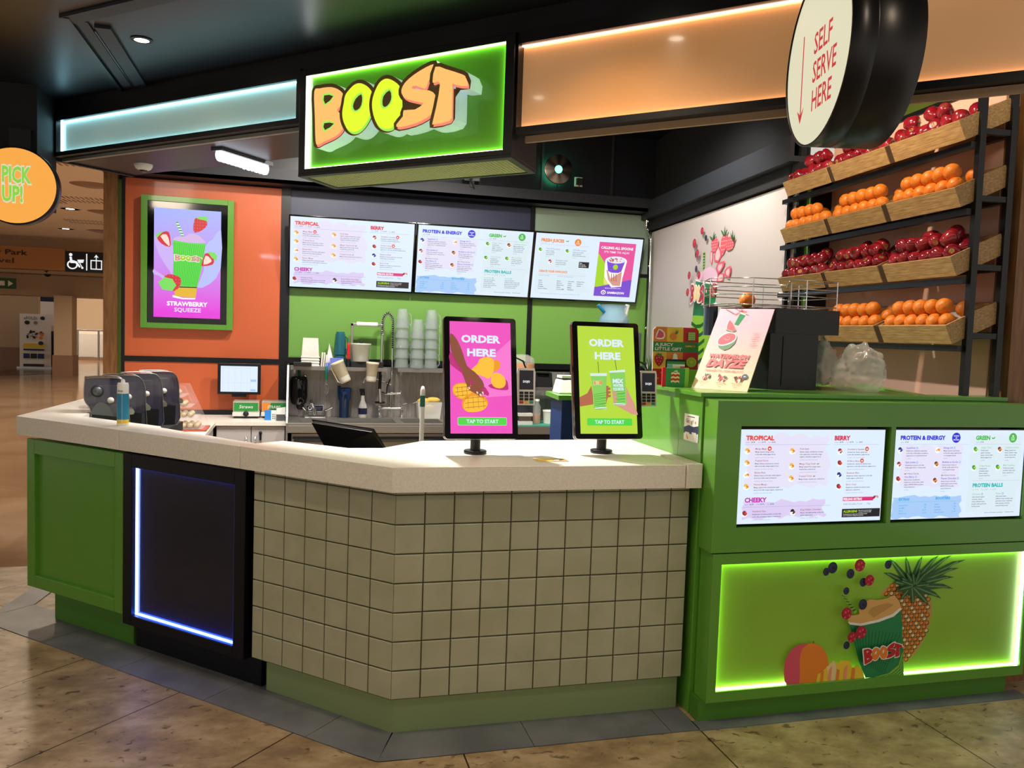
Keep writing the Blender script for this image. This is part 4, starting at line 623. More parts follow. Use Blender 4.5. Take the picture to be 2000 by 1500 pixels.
def menu_juices(a):
    a.rect('lit_ice', 0, 0, 1778, 1000); brush(a, 'lit_mint', 60, 250, 900, 900, 10, 30, 12)
    a.text('lit_orange', 'FRESH JUICES', 90, 125, 46, 372, .07); a.text('lit_faint', 'regular \u00a37.20', 90, 152, 13); a.rect('lit_faint', 80, 165, 880, 167); a.ell('lit_leaf', 505, 105, 14, 7, 8, .6); a.ell('lit_leaf', 526, 101, 14, 7, 8, -.6)
    a.ell('lit_orange', 690, 110, 54, 54, 24); a.ell('lit_white', 690, 92, 14, 9, 8)
    for i, l in enumerate(('FRESHLY', 'SQUEEZED')): a.text('lit_white', l, 690, 120 + i*18, 10, None, .04, align='c')
    item(a, 180, 240, 'green', 'Two & Five Juice', ['Apple, 2 oranges,', 'a carrot, cucumber,', 'celery & beetroot'], 'reg 210kcal', 'lit_faint', 24)
    item(a, 620, 240, 'green', 'Wild Berry Juice', ['Freshly juiced pineapple,', 'apples, raspberries,', 'strawberries & blackcurrants'], 'reg 210kcal', 'lit_faint', 24)
    item(a, 355, 412, 'straw', 'Energiser Juice', ['Freshly juiced oranges,', 'strawberries & banana'], 'reg 210kcal', 'lit_faint', 24)
    a.rect('lit_black', 740, 405, 910, 497); a.z += a.dz
    for i, l in enumerate(('Enjoy', 'the cup size', 'for a juice kick')): a.text('lit_white', l, 752, 432 + i*24, 14, None, .03, lift=False)
    a.text('lit_orange', 'CREATE YOUR OWN JUICE', 100, 592, 32, 462, .06, .0); a.rect('lit_faint', 95, 625, 880, 627); a.text('lit_faint', 'CHOOSE YOUR BASE', 100, 650, 13); a.text('lit_faint', 'THEN ADD YOUR INGREDIENTS', 410, 655, 13)
    a.z += a.dz
    for x, ls in ((105, ('Apple', 'Carrot', 'Orange', 'Pineapple', 'Coconut Water')), (410, ('Banana', 'Beetroot', 'Blackcurrant', 'Celery', 'Coconut Milk')), (595, ('Cucumber', 'Ginger', 'Grapes', 'Mango', 'Strawberry')), (745, ('Passion Fruit', 'Raspberry', 'Spinach'))):
        for i, l in enumerate(ls): a.text('lit_text', l, x, 728 + i*32, 17, None, .02, lift=False)
    a.text('lit_faint', 'The average adult daily calorie intake is 2000kcal a day', 150, 930, 14, 660)
    a.rect('lit_hotpink', 1045, 75, 1665, 925); a.poly('lit_lime', [(1045, 250), (1310, 560), (1480, 740), (1045, 780)]); a.poly('lit_lightyel', [(1180, 640), (1240, 660), (1330, 740), (1200, 740)])
    a.poly('lit_purple', [(1045, 790), (1665, 640), (1665, 925), (1045, 925)])
    a.text('lit_white', 'CALLING ALL SPOONS', 1080, 178, 40, 545, .05); a.text('lit_white', "IT'S TIME TO A\u00c7AI", 1140, 240, 32, 420, .01)
    a.ell('lit_white', 1360, 350, 180, 62, 24); a.poly('lit_white', [(1175, 350), (1545, 350), (1520, 520), (1500, 640), (1500, 760), (1330, 780), (1190, 620), (1180, 500)])
    a.poly('lit_purple', [(1200, 350), (1515, 350), (1470, 520), (1420, 545), (1300, 545), (1240, 520)]); a.ell('lit_icepink', 1360, 350, 155, 48, 24)
    rnd = random.Random(4)
    a.z += a.dz
    for i in range(26): a.ell(rnd.choice(['lit_brown', 'lit_navy', 'lit_orange', 'lit_berry', 'lit_skin']), 1360 + rnd.uniform(-125, 125), 342 + rnd.uniform(-26, 26), 11, 9, 6, lift=False)
    a.ell('lit_lime', 1360, 455, 42, 42, 18); a.poly('lit_skin', [(1210, 500), (1240, 520), (1300, 640), (1420, 560), (1480, 520), (1480, 750), (1350, 750), (1260, 660)])
    for i in range(3): a.poly('lit_skin2', [(1300 + i*38, 560), (1312 + i*38, 556), (1330 + i*38, 680), (1318 + i*38, 684)])
    a.text('lit_white', 'MADE IN PARTNERSHIP WITH', 1225, 800, 14, 265, .02); a.text('lit_white', 'SAMBAZON', 1270, 880, 34, 290, .05)
    a.holes('lit_white', [[(1205 + 42*math.cos(t/12*6.283), 862 + 36*math.sin(t/12*6.283)) for t in range(12)], [(1205 + 28*math.cos(t/12*6.283), 866 + 22*math.sin(t/12*6.283)) for t in range(12)]])
    a.ell('lit_white', 1205, 868, 10, 12, 8)

def screen(name, label, M, w, h, content, group, cat='menu screen', bz=.014, depth=.05):
    """M: frame at the picture's lower left corner"""
    t = thing(name, label, cat, M @ Matrix.Translation((w/2, 0, 0)), group)
    T = Matrix.Translation((-w/2, 0, 0))
    MB(T).m('black_gloss').box(-bz, w + bz, -bz, h + bz, -depth, .0005).build('housing', t, .003)
    a = Art(w/1778, -h/1000, -w/2, h, .0008, dz=.00012); content(a); a.build('lit_menu', t)
    return t
zA, zB = .8047 + .012, 1.2142 - .014
screen('menu_screen', 'left menu screen in the green unit, headed TROPICAL and BERRY', Q @ Matrix.Translation((sx0 + .006, zA, -.012)), sx1 - sx0 - .01, zB - zA, menu_tropical, 'menu screens in the green unit', bz=.0045)
screen('menu_screen', 'right menu screen in the green unit, headed PROTEIN & ENERGY', Q @ Matrix.Translation((sx2 + .006, zA, -.012)), sx1 - sx0 - .01, zB - zA, menu_protein, 'menu screens in the green unit', bz=.0045)
MB(TQ).m('black_gloss').box(sx0, sx1 + .018, .8047, 1.2142, -.104, -.075).build('screen_recess', bpy.data.objects['display_unit'])
MB(TQ).m('black_gloss').box(sx2 - .004, sx3, .8047, 1.2142, -.104, -.075).build('screen_recess', bpy.data.objects['display_unit'])
tl = math.radians(13); tu = (0, -math.sin(tl), math.cos(tl))
for x0, lbl, cf in ((-.070, 'left overhead menu screen on the back wall, headed TROPICAL and BERRY', menu_tropical), (1.028, 'middle overhead menu screen on the back wall, headed PROTEIN & ENERGY', menu_protein), (2.118, 'right overhead menu screen on the back wall, headed FRESH JUICES', menu_juices)):
    t = screen('menu_screen', lbl, fr((x0, 7.42, 1.898), (1, 0, 0), tu), 1.062, .606, cf, 'overhead menu screens on the back wall')
    MB().m('black').box(-.2, .2, .15, .45, -.10, -.048).build('bracket', t)

# ---- poster screen on the orange wall
t = thing('poster_screen', 'green framed portrait screen showing a strawberry smoothie on the orange wall', 'screen', fr((-.905, 7.42, 1.497), (1, 0, 0)))
b = MB().m('green'); W_, H_ = .367, 1.105
ring(b, -W_, W_, 0, H_, -W_ + .05, W_ - .05, .045, H_ - .045, -.07, 0); b.build('frame', t, .002)
MB().m('black_gloss').box(-W_ + .05, W_ - .05, .045, H_ - .045, -.06, -.012).build('bezel', t)
m = glo('poster_fade', '#e02cd0'); N, L, bs = nodes_of(m)
tc = N.new('ShaderNodeTexCoord'); sp = N.new('ShaderNodeSeparateXYZ'); cr = N.new('ShaderNodeValToRGB'); L.new(tc.outputs['Generated'], sp.inputs[0]); L.new(sp.outputs['Y'], cr.inputs[0]); L.new(cr.outputs[0], bs.inputs['Emission Color'])
e = cr.color_ramp.elements; e[0].color = hexc('#e83cdc'); e[0].position = .05; e[1].color = hexc('#a8b8ff'); e[1].position = 1; x = e.new(.45); x.color = hexc('#cf8cf0')
a = Art(.53/1000, -.912/1000, -.266, 1.006, -.0115); P = ART['sb']
a.rect('lit_poster_fade', 0, 0, 1000, 1000)
for n, c in dict(milk='#cfb4f8', milk2='#b9c2ff', cupg='#5ee04a', cupd='#36b030', band='#e8b830', berryred='#d8323a', berryin='#ffe0d0', leafl='#7ee060', frothp='#d8b8e8', lip='#c060e0').items(): glo(n, c)
a.build('picture_ground', t); a = Art(.53/1000, -.912/1000, -.266, 1.006, -.0105)
a.poly('lit_milk', P['sw3'], 2); a.poly('lit_milk2', P['sw2'], 2); a.poly('lit_milk', P['sw1'], 2)
a.poly('lit_cupd', P['straw']); s = P['straw']
for i in range(5):
    q = (i + .3)/5.5; a.poly('lit_white', [L_(s[0], s[3], q), L_(s[1], s[2], q + .05), L_(s[1], s[2], q + .13), L_(s[0], s[3], q + .08)], 0, i == 0)
a.poly('lit_frothp', P['froth'], 2); a.poly('lit_cupg', P['cup'])
c = P['cup']
for i in range(16):
    q = (i + .5)/16; p1 = L_(c[0], c[2], q); p2 = L_(c[5], c[4], q); a.line('lit_cupd', p1[0], p1[1] + 20, p2[0], p2[1] - 8, 6) if i else a.line('lit_cupd', p1[0] + 4, p1[1] + 20, p2[0], p2[1] - 8, 6)
a.poly('lit_band', P['band']); a.poly('lit_black', [P['band'][0], P['band'][1], (P['band'][1][0], P['band'][1][1] - 9), (P['band'][0][0], P['band'][0][1] - 9)]); a.poly('lit_white', P['rimb'])
p = P['logo']; logo(a, p[3][0], p[3][1] - 2, p[1][0] - p[0][0], 62, 'lit_white', 'lit_skin', 'lit_lime', .02)
for k in ('b1', 'b2', 'b3', 'b4'): a.poly('lit_berryred', P[k], 2)
for k in ('b2i', 'b4i'): a.poly('lit_berryin', P[k], 2)
for k in ('l1', 'l2', 'l3', 'l4'): a.poly('lit_leafl', P[k])
for k in ('b1', 'b3'):
    xs = [q[0] for q in P[k]]; ys = [q[1] for q in P[k]]
    for i in range(5):
        for j in range(5):
            x = min(xs) + (max(xs)-min(xs))*(i+.5)/5; y = min(ys) + (max(ys)-min(ys))*(j+.5)/5
            if inside(x, y, P[k]) and not inside(x, y, P['l3']): a.ell('lit_skin', x, y, 6, 4, 5, lift=False)
a.text('lit_white', 'STRAWBERRY', 200, 890, 40, 610, .05); a.text('lit_icepink', 'SQUEEZE', 310, 945, 38, 400, .03)
a.build('picture', t)
# ---------------------------------------------------------------- fascia
SO = (0, 3.8, 0); SR = (.70711, -.70711, 0); SF = fr(SO, SR)
def lightpanel(name, label, u0, u1, z0, z1, panelm, ledm, w=0., rec=.03, extra=None, left=True, fl=.024):
    t = thing(name, label, 'lit fascia panel', SF @ Matrix.Translation(((u0+u1)/2, z0, w)))
    T = Matrix.Translation((-(u0+u1)/2, -z0, 0))
    MB(T).m(panelm).box(u0, u1, z0, z1, -rec - .02, -rec).build('panel', t)
    b = MB(T).m('black'); fw = .024
    ring(b, u0 - fl, u1 + fw, z0 - fw, z1 + fw + .02, u0, u1, z0, z1, -.1, .01); b.build('frame', t)
    b = MB(T).m(ledm); k = .0025
    b.box(u0, u1, z1 - k, z1 - .0005, -rec + .002, -rec + .014); b.box(u0, u1, z0 + .0005, z0 + k, -rec + .002, -rec + .012); 
    if left: b.box(u0 + .0005, u0 + k, z0 + k, z1 - k, -rec + .002, -rec + .014)
    b.build('led_strip', t)
    return t
noisy('frost_blue', '#a8bcae', '#98b4ae', 1.5, .22, 2, emit=.42); noisy('frost_peach', '#cf9c6c', '#c28c58', 1.2, .16, 2, coat=.4, emit=.46)
lightpanel('fascia_light_panel', 'long pale blue-green lit panel left of the BOOST sign', -1.841, -.02, 2.470, 2.640, 'frost_blue', 'led_ice')
lightpanel('fascia_light_panel', 'long peach lit panel right of the BOOST sign', 1.112, 3.9, 2.322, 2.628, 'frost_peach', 'led_peach', left=False, fl=.004)
b = MB(SF).m('soffit_dark'); b.box(-1.885, 1.10, 2.44, 2.75, -.50, -.10); b.box(1.1005, 4.0, 2.50, 2.75, -.25, -.10); b.box(-1.865, 4.0, 2.675, 2.7499, -.0999, -.002); b.box(-1.91, -1.886, 2.43, 2.7499, -.5, .01)
struct(b.build('fascia_bulkhead'))
b = MB(SF).m('oak_post'); mat('strip_beige', '#b89a78', .4); b.m('strip_beige'); b.box(1.13, 4.0, 2.272, 2.296, -.045, -.03); mat('strip_grey', '#8d9088', .4); b.m('strip_grey').box(-1.86, .09, 2.428, 2.444, -.06, -.035); struct(b.build('trim_8'))

# ---- BOOST box sign
t = thing('name_sign', 'green lit box sign with raised BOOST letters hanging over the counter', 'sign', fr((0, 3.76, 0), SR) @ Matrix.Translation((.595, 2.225, 0)))
# u measured from (0,3.8): shift for a plane through (0,3.65)
du = .02828
SU = (.055, 1.067, 2.24, 2.638); SOB = (.018, 1.106, 2.208, 2.665)
T = Matrix.Translation((-.595 - du, -2.225, 0)); su0, su1, sz0, sz1 = SU
TS = T @ Matrix(((1, 0, .2, 0), (0, 1, 0, 0), (0, 0, 1, 0), (0, 0, 0, 1)))
b = MB(TS).m('black'); o0, o1, oz0, oz1 = SOB
ring(b, o0, o1, oz0 + .012, oz1, su0, su1, sz0, sz1, -.305, 0)
b.box(su0, su1, sz0, sz1, -.305, -.06); b.build('housing', t, .002)
noisy('sign_green', '#66a832', '#5e9e2c', 2, .25, 2, coat=.35, emit=.12); MB(T).m('sign_green').box(su0, su1, sz0, sz1, -.0599, -.018).build('back_panel', t)
b = MB(T).m('led_green'); k = .004
b.box(su0, su1, sz1 - k, sz1 - .0004, -.016, -.006); b.box(su0, su1, sz0 + .0004, sz0 + k, -.016, -.008); b.box(su1 - k, su1 - .0004, sz0, sz1, -.016, -.008); b.m('led_white').box(su0 + .0004, su0 + .008, sz0, sz1, -.016, -.003); b.build('led_strip', t)
glo('face_orange', '#ffc46e', 1.0); glo('face_yellow', '#e9ff32', 1.0); glo('face_rim', '#ff8c74', .95); glo('face_lime', '#a4f55a', .95); mat('letter_brown', '#977a4a', .4); mat('letter_side', '#c9d6e4', .35); MATS['letter_side'].node_tree.nodes['Principled BSDF'].inputs['Emission Color'].default_value = hexc('#c4d4e8'); MATS['letter_side'].node_tree.nodes['Principled BSDF'].inputs['Emission Strength'].default_value = .28
LT = T  # letter outlines are in metres along the fascia and in height
for i, (k, hs, c1, c2) in enumerate((('B', ('B1', 'B2'), 'lit_face_orange', 'lit_face_rim'), ('O', ('O1',), 'lit_face_yellow', 'lit_face_lime'), ('P', ('P1',), 'lit_face_yellow', 'lit_face_lime'), ('S', (), 'lit_face_orange', 'lit_face_rim'), ('T', (), 'lit_face_orange', 'lit_face_rim'))):
    out = smooth_poly(BL[k], 3) if k in 'BOP' else smooth_poly(BL[k], 2)
    zt = .058 + .0012*i
    # body
    vs, fs = poly_geo([out], 0, 0.0)
    cx = sum(p[0] for p in out)/len(out); cy = sum(p[1] for p in out)/len(out); n = len(out)
    def offs(pts, d):
        r = []; k_ = len(pts); ar = sum(pts[j][0]*pts[(j+1) % k_][1] - pts[(j+1) % k_][0]*pts[j][1] for j in range(k_)); sg = 1 if ar > 0 else -1
        for j in range(k_):
            p0, p1, p2 = Vector(pts[j-1]), Vector(pts[j]), Vector(pts[(j+1) % k_])
            e1, e2 = (p1-p0).normalized(), (p2-p1).normalized(); nn = Vector((e1.y+e2.y, -(e1.x+e2.x)))*sg
            if nn.length > 1e-6: nn.normalize()
            r.append((p1.x + nn.x*d, p1.y + nn.y*d))
        return r
    big = offs(out, .015)
    b = MB(LT).m('letter_side'); b.add([p + (-.017,) for p in big] + [p + (zt,) for p in big], [(j, (j+1) % n, n + (j+1) % n, n + j) for j in range(n)] if sum(big[j][0]*big[(j+1) % n][1]-big[(j+1) % n][0]*big[j][1] for j in range(n)) > 0 else [((j+1) % n, j, n + j, n + (j+1) % n) for j in range(n)])
    b.m('letter_brown'); vs, fs = poly_geo([big]); b.add([(v[0], v[1], zt) for v in vs], fs)
    a = Art(1, 1, 0, 0, zt, T=LT)
    a.ms = b.ms; a.v, a.f, a.mi, a.sm = b.v, b.f, b.mi, b.sm
    if k == 'S': a.poly('letter_brown', BL['K1']); a.poly('letter_brown', BL['K2'], 0, False)
    H = [smooth_poly(BL[h], 2) for h in hs]
    sh = [(x + .006, y - .010) for x, y in out]
    a.holes(c2, [sh]); a.holes(c1, [out]);
    for h in H: a.holes('lit_face_lime', [offs(h, .008)]); a.holes('letter_brown', [[(x + .002, y - .001) for x, y in h]])
    a.build('letter', t)
# underside grille
b = MB(TS).m('black'); b.box(o0, o1, oz0, oz0 + .012, -.035, 0); b.box(o0, o1, oz0, oz0 + .012, -.305, -.28); b.box(o0, o0 + .03, oz0, oz0 + .012, -.28, -.035); b.box(o1 - .03, o1, oz0, oz0 + .012, -.28, -.035); b.build('underside_frame', t)
b = MB(TS).m('green_dark'); n = 60
mat('mesh_lit_green', '#d4e8a8', .5); b.m('mesh_lit_green')  # pale green puts the light caught from below into the mesh colour
for i in range(n):
    x = o0 + .03 + (o1 - o0 - .06) * i / n; b.box(x, x + .006, oz0 + .004, oz0 + .0075, -.28, -.035)
for j in range(16):
    z = -.28 + .245 * j / 16; b.box(o0 + .03, o1 - .03, oz0 + .003, oz0 + .0065, z, z + .005)
b.build('grille', t)
MB(TS).m('black').box(o0 + .03, o1 - .03, oz0 + .0119, oz0 + .013, -.28, -.035).build('diffuser', t)

# ---- SELF SERVE HERE drum sign, faces left
sc_c = (1.335, 1.965, 2.322); t = thing('drum_sign', 'black drum sign with a white lit face reading SELF SERVE HERE', 'sign', fr(sc_c, (-math.sin(.25), -math.cos(.25), 0)))
r = .228; glo('disc_cream', '#e6e2c2', .92); glo('disc_red', '#d8323e', .8); glo('disc_orange', '#ffae4a', .95); glo('disc_green', '#8fd84a', .95)
MB().m('black').lathe([(r + .004, -.182), (r + .007, -.18), (r + .007, -.065), (r + .005, -.063), (r + .007, -.061), (r + .007, .0), (r + .001, .001), (r + .001, -.01)], n=64).build('drum', t)
a = Art(1, 1, 0, 0, -.004); a.ell('lit_disc_cream', 0, 0, r + .001, r + .001, 64)
def cen(s_, y, h, w_): a.text('lit_disc_red', s_, .012, y, h, w_, .012, align='l')
a.text('lit_disc_red', 'SELF', -.027, .012, .058, .124, .018); a.text('lit_disc_red', 'SERVE', -.027, -.064, .058, .160, .018); a.text('lit_disc_red', 'HERE', -.023, -.140, .058, .135, .018)
a.line('lit_disc_red', -.106, .088, -.106, -.130, .0075); a.poly('lit_disc_red', [(-.132, -.112), (-.106, -.154), (-.080, -.112), (-.106, -.130)]); a.build('lit_face', t)
b = MB().m('black'); b.box(-.10, .10, .06, .50, -.235, -.10) if False else b.box(-.05, .05, r + .0, .43, -.155, -.075)
pl_ = [((r + .0085)*math.sin(math.radians(g)), (r + .0085)*math.cos(math.radians(g))) for g in range(-5, 66, 5)]
b.m('charcoal'); vs = [(x, y, z) for (x, y) in pl_ for z in (-.16, -.07)]; b.add(vs, [(2*i, 2*i+1, 2*i+3, 2*i+2) for i in range(len(pl_)-1)])
b.build('hanger', t)
for zz in (-.148, -.082):
    g = math.radians(60); MB().m('rubber').ball((0, 0, 0), .0035, 8).build('screw', t, loc=((r+.009)*math.sin(g), (r+.009)*math.cos(g), zz))
# ---- PICK UP disc
t = thing('disc_sign', 'round orange lit sign reading PICK UP! at the far left', 'sign', fr((-1.395, 4.70, 2.215), (1, 0, 0)))
r = .188; MB().m('black').lathe([(r + .004, -.07), (r + .008, -.068), (r + .008, 0), (r + .001, .001), (r + .001, -.01)], n=56).build('rim', t)
a = Art(1, 1, 0, 0, -.003); a.ell('lit_disc_orange', 0, 0, r + .001, r + .001, 56)
for s_, y, w_ in (('PICK', .018, .136), ('UP!', -.078, .098)):
    a.text('lit_disc_cream', s_, -.063, y - .003, .086, w_ + .004, .10); a.text('lit_disc_green', s_, -.060, y, .080, w_ - .004, .045)
a.build('lit_face', t)
MB().m('black').box(-.05, .05, -.05, .3, -.10, -.07).build('bracket', t)
tag(MB().m('black_matt').box(-1.75, -1.322, 4.80, 5.15, 2.14, 2.75).build('hanging_column'), 'square black boxed drop hanging from the ceiling behind the PICK UP sign', 'hanging column')

# ---- ceiling fittings inside
t = thing('batten_light', 'ribbed white lit batten lamp under the dark soffit', 'batten light', fr((-.29, 4.60, 2.425), (.60, .80, 0)))
MB().m('grey_metal').box(-.20, .20, -.0, .02, -.035, .035).build('body', t)
b = MB().m('led_white'); mat('diffuser', '#eef2ff', emit=3.2); b.m('diffuser').lathe([(.028, -.19), (.032, -.185), (.032, .185), (.028, .19)], (0, 0, 0), 14, 'x', (1, .55)); 
b.m('clear_plastic')
for i in range(12): b.lathe([(.036, -.178 + i*.031), (.036, -.172 + i*.031)], (0, 0, 0), 12, 'x', (1, .55))
b.build('diffuser', t, loc=(0, -.018, 0))
lamp('batten_lamp', 'AREA', (-.29, 4.62, 2.38), 8, '#e4eaff', .3, (-.1, 5.2, 0), sy=.05)
t = thing('dome_camera', 'small white dome security camera under the soffit corner', 'camera', (-.86, 5.09, 2.44))
MB().m('white').lathe([(.048, -.012), (.05, -.004), (.05, 0)], n=24).build('base', t)
b = MB().m('white').lathe([(.024, -.034), (.040, -.026), (.048, -.012)], n=24); b.m('black_gloss').lathe([(0, -.047), (.014, -.044), (.022, -.037), (.024, -.033)], n=20); b.build('dome', t)
# round brushed fly lamp with green glow
t = thing('round_wall_lamp', 'round brushed metal wall lamp glowing green from behind', 'wall lamp', fr((2.34, 7.40, 3.10), (1, 0, 0)))
m = mat('brushed', '#a99a8c', .3, 1.); N, L, bs = nodes_of(m); tc = N.new('ShaderNodeTexCoord'); gr = N.new('ShaderNodeTexGradient'); gr.gradient_type = 'RADIAL'; L.new(tc.outputs['Object'], gr.inputs[0])
mm = N.new('ShaderNodeMath'); mm.operation = 'MULTIPLY'; mm.inputs[1].default_value = 40; sn = N.new('ShaderNodeMath'); sn.operation = 'SINE'; L.new(gr.outputs['Fac'], mm.inputs[0]); L.new(mm.outputs[0], sn.inputs[0])
cr = N.new('ShaderNodeValToRGB'); cr.color_ramp.elements[0].color = hexc('#756a60'); cr.color_ramp.elements[1].color = hexc('#c9bbac'); ad = N.new('ShaderNodeMath'); ad.operation = 'MULTIPLY_ADD'; ad.inputs[1].default_value = .5; ad.inputs[2].default_value = .5
L.new(sn.outputs[0], ad.inputs[0]); L.new(ad.outputs[0], cr.inputs[0]); L.new(cr.outputs[0], bs.inputs['Base Color'])
MB().m('brushed').lathe([(.13, .0), (.137, .004), (.137, .012), (.13, .016), (0, .016)], n=48).build('disc', t)
mat('led_mint', '#58f0b0', emit=6.); MB().m('led_mint').lathe([(.118, -.03), (.118, -.01)], n=40).build('led_ring', t)
b = MB().m('led_mint'); b.lathe([(.028, .0165), (.036, .018), (.036, .0165)], n=24); 
for i in range(12): q = i*math.pi/6; b.ball((.024*math.cos(q), .024*math.sin(q), .018), .005, 6)
b.build('led_flower', t)
b = MB().m('rubber').tube([(0, -.12, -.01), (.0, -.2, -.02), (.03, -.235, -.06), (.12, -.235, -.06), (.17, -.2, -.06)], .004, 6); b.build('cable', t)
for x, z, l in ((2.57, 3.015, 'white plug socket right of the round glowing lamp'), (1.50, 2.955, 'plug socket on the dark wall just under the BOOST sign')):
    t = thing('wall_socket', l, 'socket', fr((x, 7.478 if x > 2 else 7.3, z), (1, 0, 0)), None)
    MB().m('offwhite' if x > 2 else 'grey_metal').box(-.07 if x < 2 else -.04, .07 if x < 2 else .04, -.045, .045, 0, .012).build('plate', t, .003)
    b = MB().m('rubber').box(-.025 if x > 2 else -.06, .025 if x > 2 else 0, -.03, .03, .012, .05); b.tube([(0 if x > 2 else -.03, -.025, .03), (.0, -.07, .03), (.02, -.11, .02)], .005, 6); b.build('plug', t)
    if x < 2: MB().m('charcoal').box(-.02, .02, -.1, -.045, -.02, .01).build('bracket', t)
# pipe in the back right corner
b = MB().m('chrome'); b.tube([(3.26, 7.40, 2.69), (3.26, 7.40, 2.62), (3.27, 7.38, 2.58), (3.285, 7.36, 2.54), (3.288, 7.35, 2.5), (3.292, 7.34, 2.0), (3.295, 7.34, .8)], .011, 8)
for z in (2.68, 2.60, 2.52, 2.25, 1.65, 1.1): b.ball((3.26 if z > 2.58 else 3.288, 7.37, z), .016, 8)
tag(b.build('corner_pipe'), 'thin metal pipe running down the back right corner', 'pipe')
# ---------------------------------------------------------------- order screens on the worktop
def terminal(name_label, M):
    t = thing('card_terminal', name_label, 'card reader', M, 'card readers on the order screens')
    MB().m('offwhite').prism([(-.038, -.078), (.038, -.078), (.040, .06), (.036, .080), (-.036, .080), (-.040, .06)], -.018, 0).build('body', t, .004)
    a = Art(1, 1, 0, 0, .0002); a.rect('lit_black', -.031, -.012, .031, .070)
    for x, c in enumerate('DOJO'): pass
    a.text('lit_white', 'DOJO', 0, .018, .009, .030, .04, align='c'); a.build('display', t)
    b = MB()
    for i in range(3):
        for j in range(4):
            b.m('rubber' if j < 3 else (mat('key_red', '#c83020', .5), mat('key_yellow', '#e0b428', .5), mat('key_green', '#1f8a74', .5))[i]); x = -.022 + i*.022; y = -.026 - j*.0135
            b.box(x - .0085, x + .0085, y - .005, y + .005, 0, .003)
    b.build('keypad', t)
    b = MB().m('rubber'); b.box(-.02, .02, -.06, .06, -.04, -.018); b.box(-.09, 0, -.02, .02, -.05, -.035); b.tube([(0, .08, -.012), (-.01, .11, -.02), (-.05, .13, -.03), (-.09, .10, -.03)], .004, 6); b.build('holder', t)
    b = MB().m('chrome').lathe([(.006, -.012), (.006, .012)], (0, .098, -.02), 10, 'y'); b.build('clip', t)
    return t
th_ = math.radians(12); ku = (0, math.sin(th_), math.cos(th_))
def kiosk(label, x, yb, content, tlabel, yaw=0.):
    t = thing('order_screen', label, 'order screen', (x - .015, 3.315, 1.045), 'order screens on the counter')
    b = MB().m('black'); b.lathe([(.046, 0), (.048, .003), (.048, .012), (.046, .014)], n=28); b.build('base', t); MB().m('black').lathe([(.0215, .014), (.0215, .12)], n=20).build('pole', t)
    Ms = Matrix.Translation((-(x - .015), -3.315, -1.045)) @ fr((x, yb, 1.113), (math.cos(yaw), math.sin(yaw), 0), ku); H = .512; W = .155
    pts = []
    for cx, cy, a0 in ((W-.014, H-.014, 0), (-W+.014, H-.014, 90), (-W+.014, .014, 180), (W-.014, .014, 270)):
        for i in range(5): q = math.radians(a0 + i*22.5); pts.append((cx + .014*math.cos(q), cy + .014*math.sin(q)))
    b = MB(Ms).m('black_gloss'); b.prism(pts, -.022, 0); b.m('steel').prism([(p[0]*1.008, p[1]*1.004 - .001) for p in pts], -.030, -.020); b.build('housing', t)
    MB(Ms).m('black').box(-.05, .05, .05, .25, -.055, -.03).build('mount', t)
    a = Art(.262/1000, -.470/1000, -.131, .492, .0006, T=Ms); content(a); a.build('lit_picture', t)
    Mt = fr((x + W*math.cos(yaw) + .048, yb + .07, 1.327), (math.cos(yaw), math.sin(yaw), 0), (0, math.sin(.1), math.cos(.1)))
    terminal(tlabel, Mt)
    return t
glo('kpink', '#f050c0'); glo('kpink2', '#f878d0'); glo('kshadow', '#c02878'); glo('mango', '#ffc038'); glo('mango2', '#f09a20'); glo('btn', '#4ed848'); glo('kiwi', '#b8dc3c'); glo('kiwi2', '#a0cc30'); glo('cupg2', '#8ad060'); glo('cuprim', '#d8ece8'); glo('mangoline', '#9a5a10'); glo('nail', '#f4d8d0')
def scr_pink(a):
    P = ART['k1']; a.rect('lit_kpink', 0, 0, 1000, 1000); a.poly('lit_kpink2', [(350, 480), (1000, 150), (1000, 660), (350, 690)])
    a.poly('lit_kshadow', P['shadow'], 2); a.poly('lit_kshadow', P['ms'], 2); a.poly('lit_mango2', P['m2'], 2); a.poly('lit_mango', P['m1'], 2); a.poly('lit_mango', P['m3'], 2)
    for k in ('c1', 'c2'):
        a.poly('lit_mango2', P[k], 2); cx = sum(p[0] for p in P[k])/8; cy = sum(p[1] for p in P[k])/8
        a.poly('lit_mango', [(cx + (p[0]-cx)*.9, cy + (p[1]-cy)*.86) for p in P[k]], 2)
        xs = [p[0] for p in P[k]]; ys = [p[1] for p in P[k]]
        for i in range(1, 4): a.line('lit_mangoline', min(xs) + 40, min(ys) + (max(ys)-min(ys))*i/4 + 8, max(xs) - 40, min(ys) + (max(ys)-min(ys))*i/4 - 12, 4)
        for i in range(1, 5): x = min(xs) + (max(xs)-min(xs))*i/5; a.line('lit_mangoline', x, min(ys) + 28, x + 12, max(ys) - 28, 5)
    a.poly('lit_darkskin', P['arm'], 2)
    for i, (x, y, u, v) in enumerate(((345, 560, 520, 640), (330, 580, 480, 660), (300, 600, 430, 640), (270, 570, 300, 600))): a.line('lit_darkskin', x, y, u, v, 42 - i*3); a.ell('lit_nail', u, v, 16, 10, 8, .5)
    a.text('lit_ice', 'ORDER', 180, 190, 66, 640, .06); a.text('lit_ice', 'HERE', 272, 312, 66, 468, .06)
    a.rrect('lit_cuprim', 108, 858, 902, 930, 22, .6); a.rrect('lit_btn', 112, 861, 898, 927, 20, .6); a.text('lit_ice', 'TAP TO START', 250, 911, 34, 515, .035)
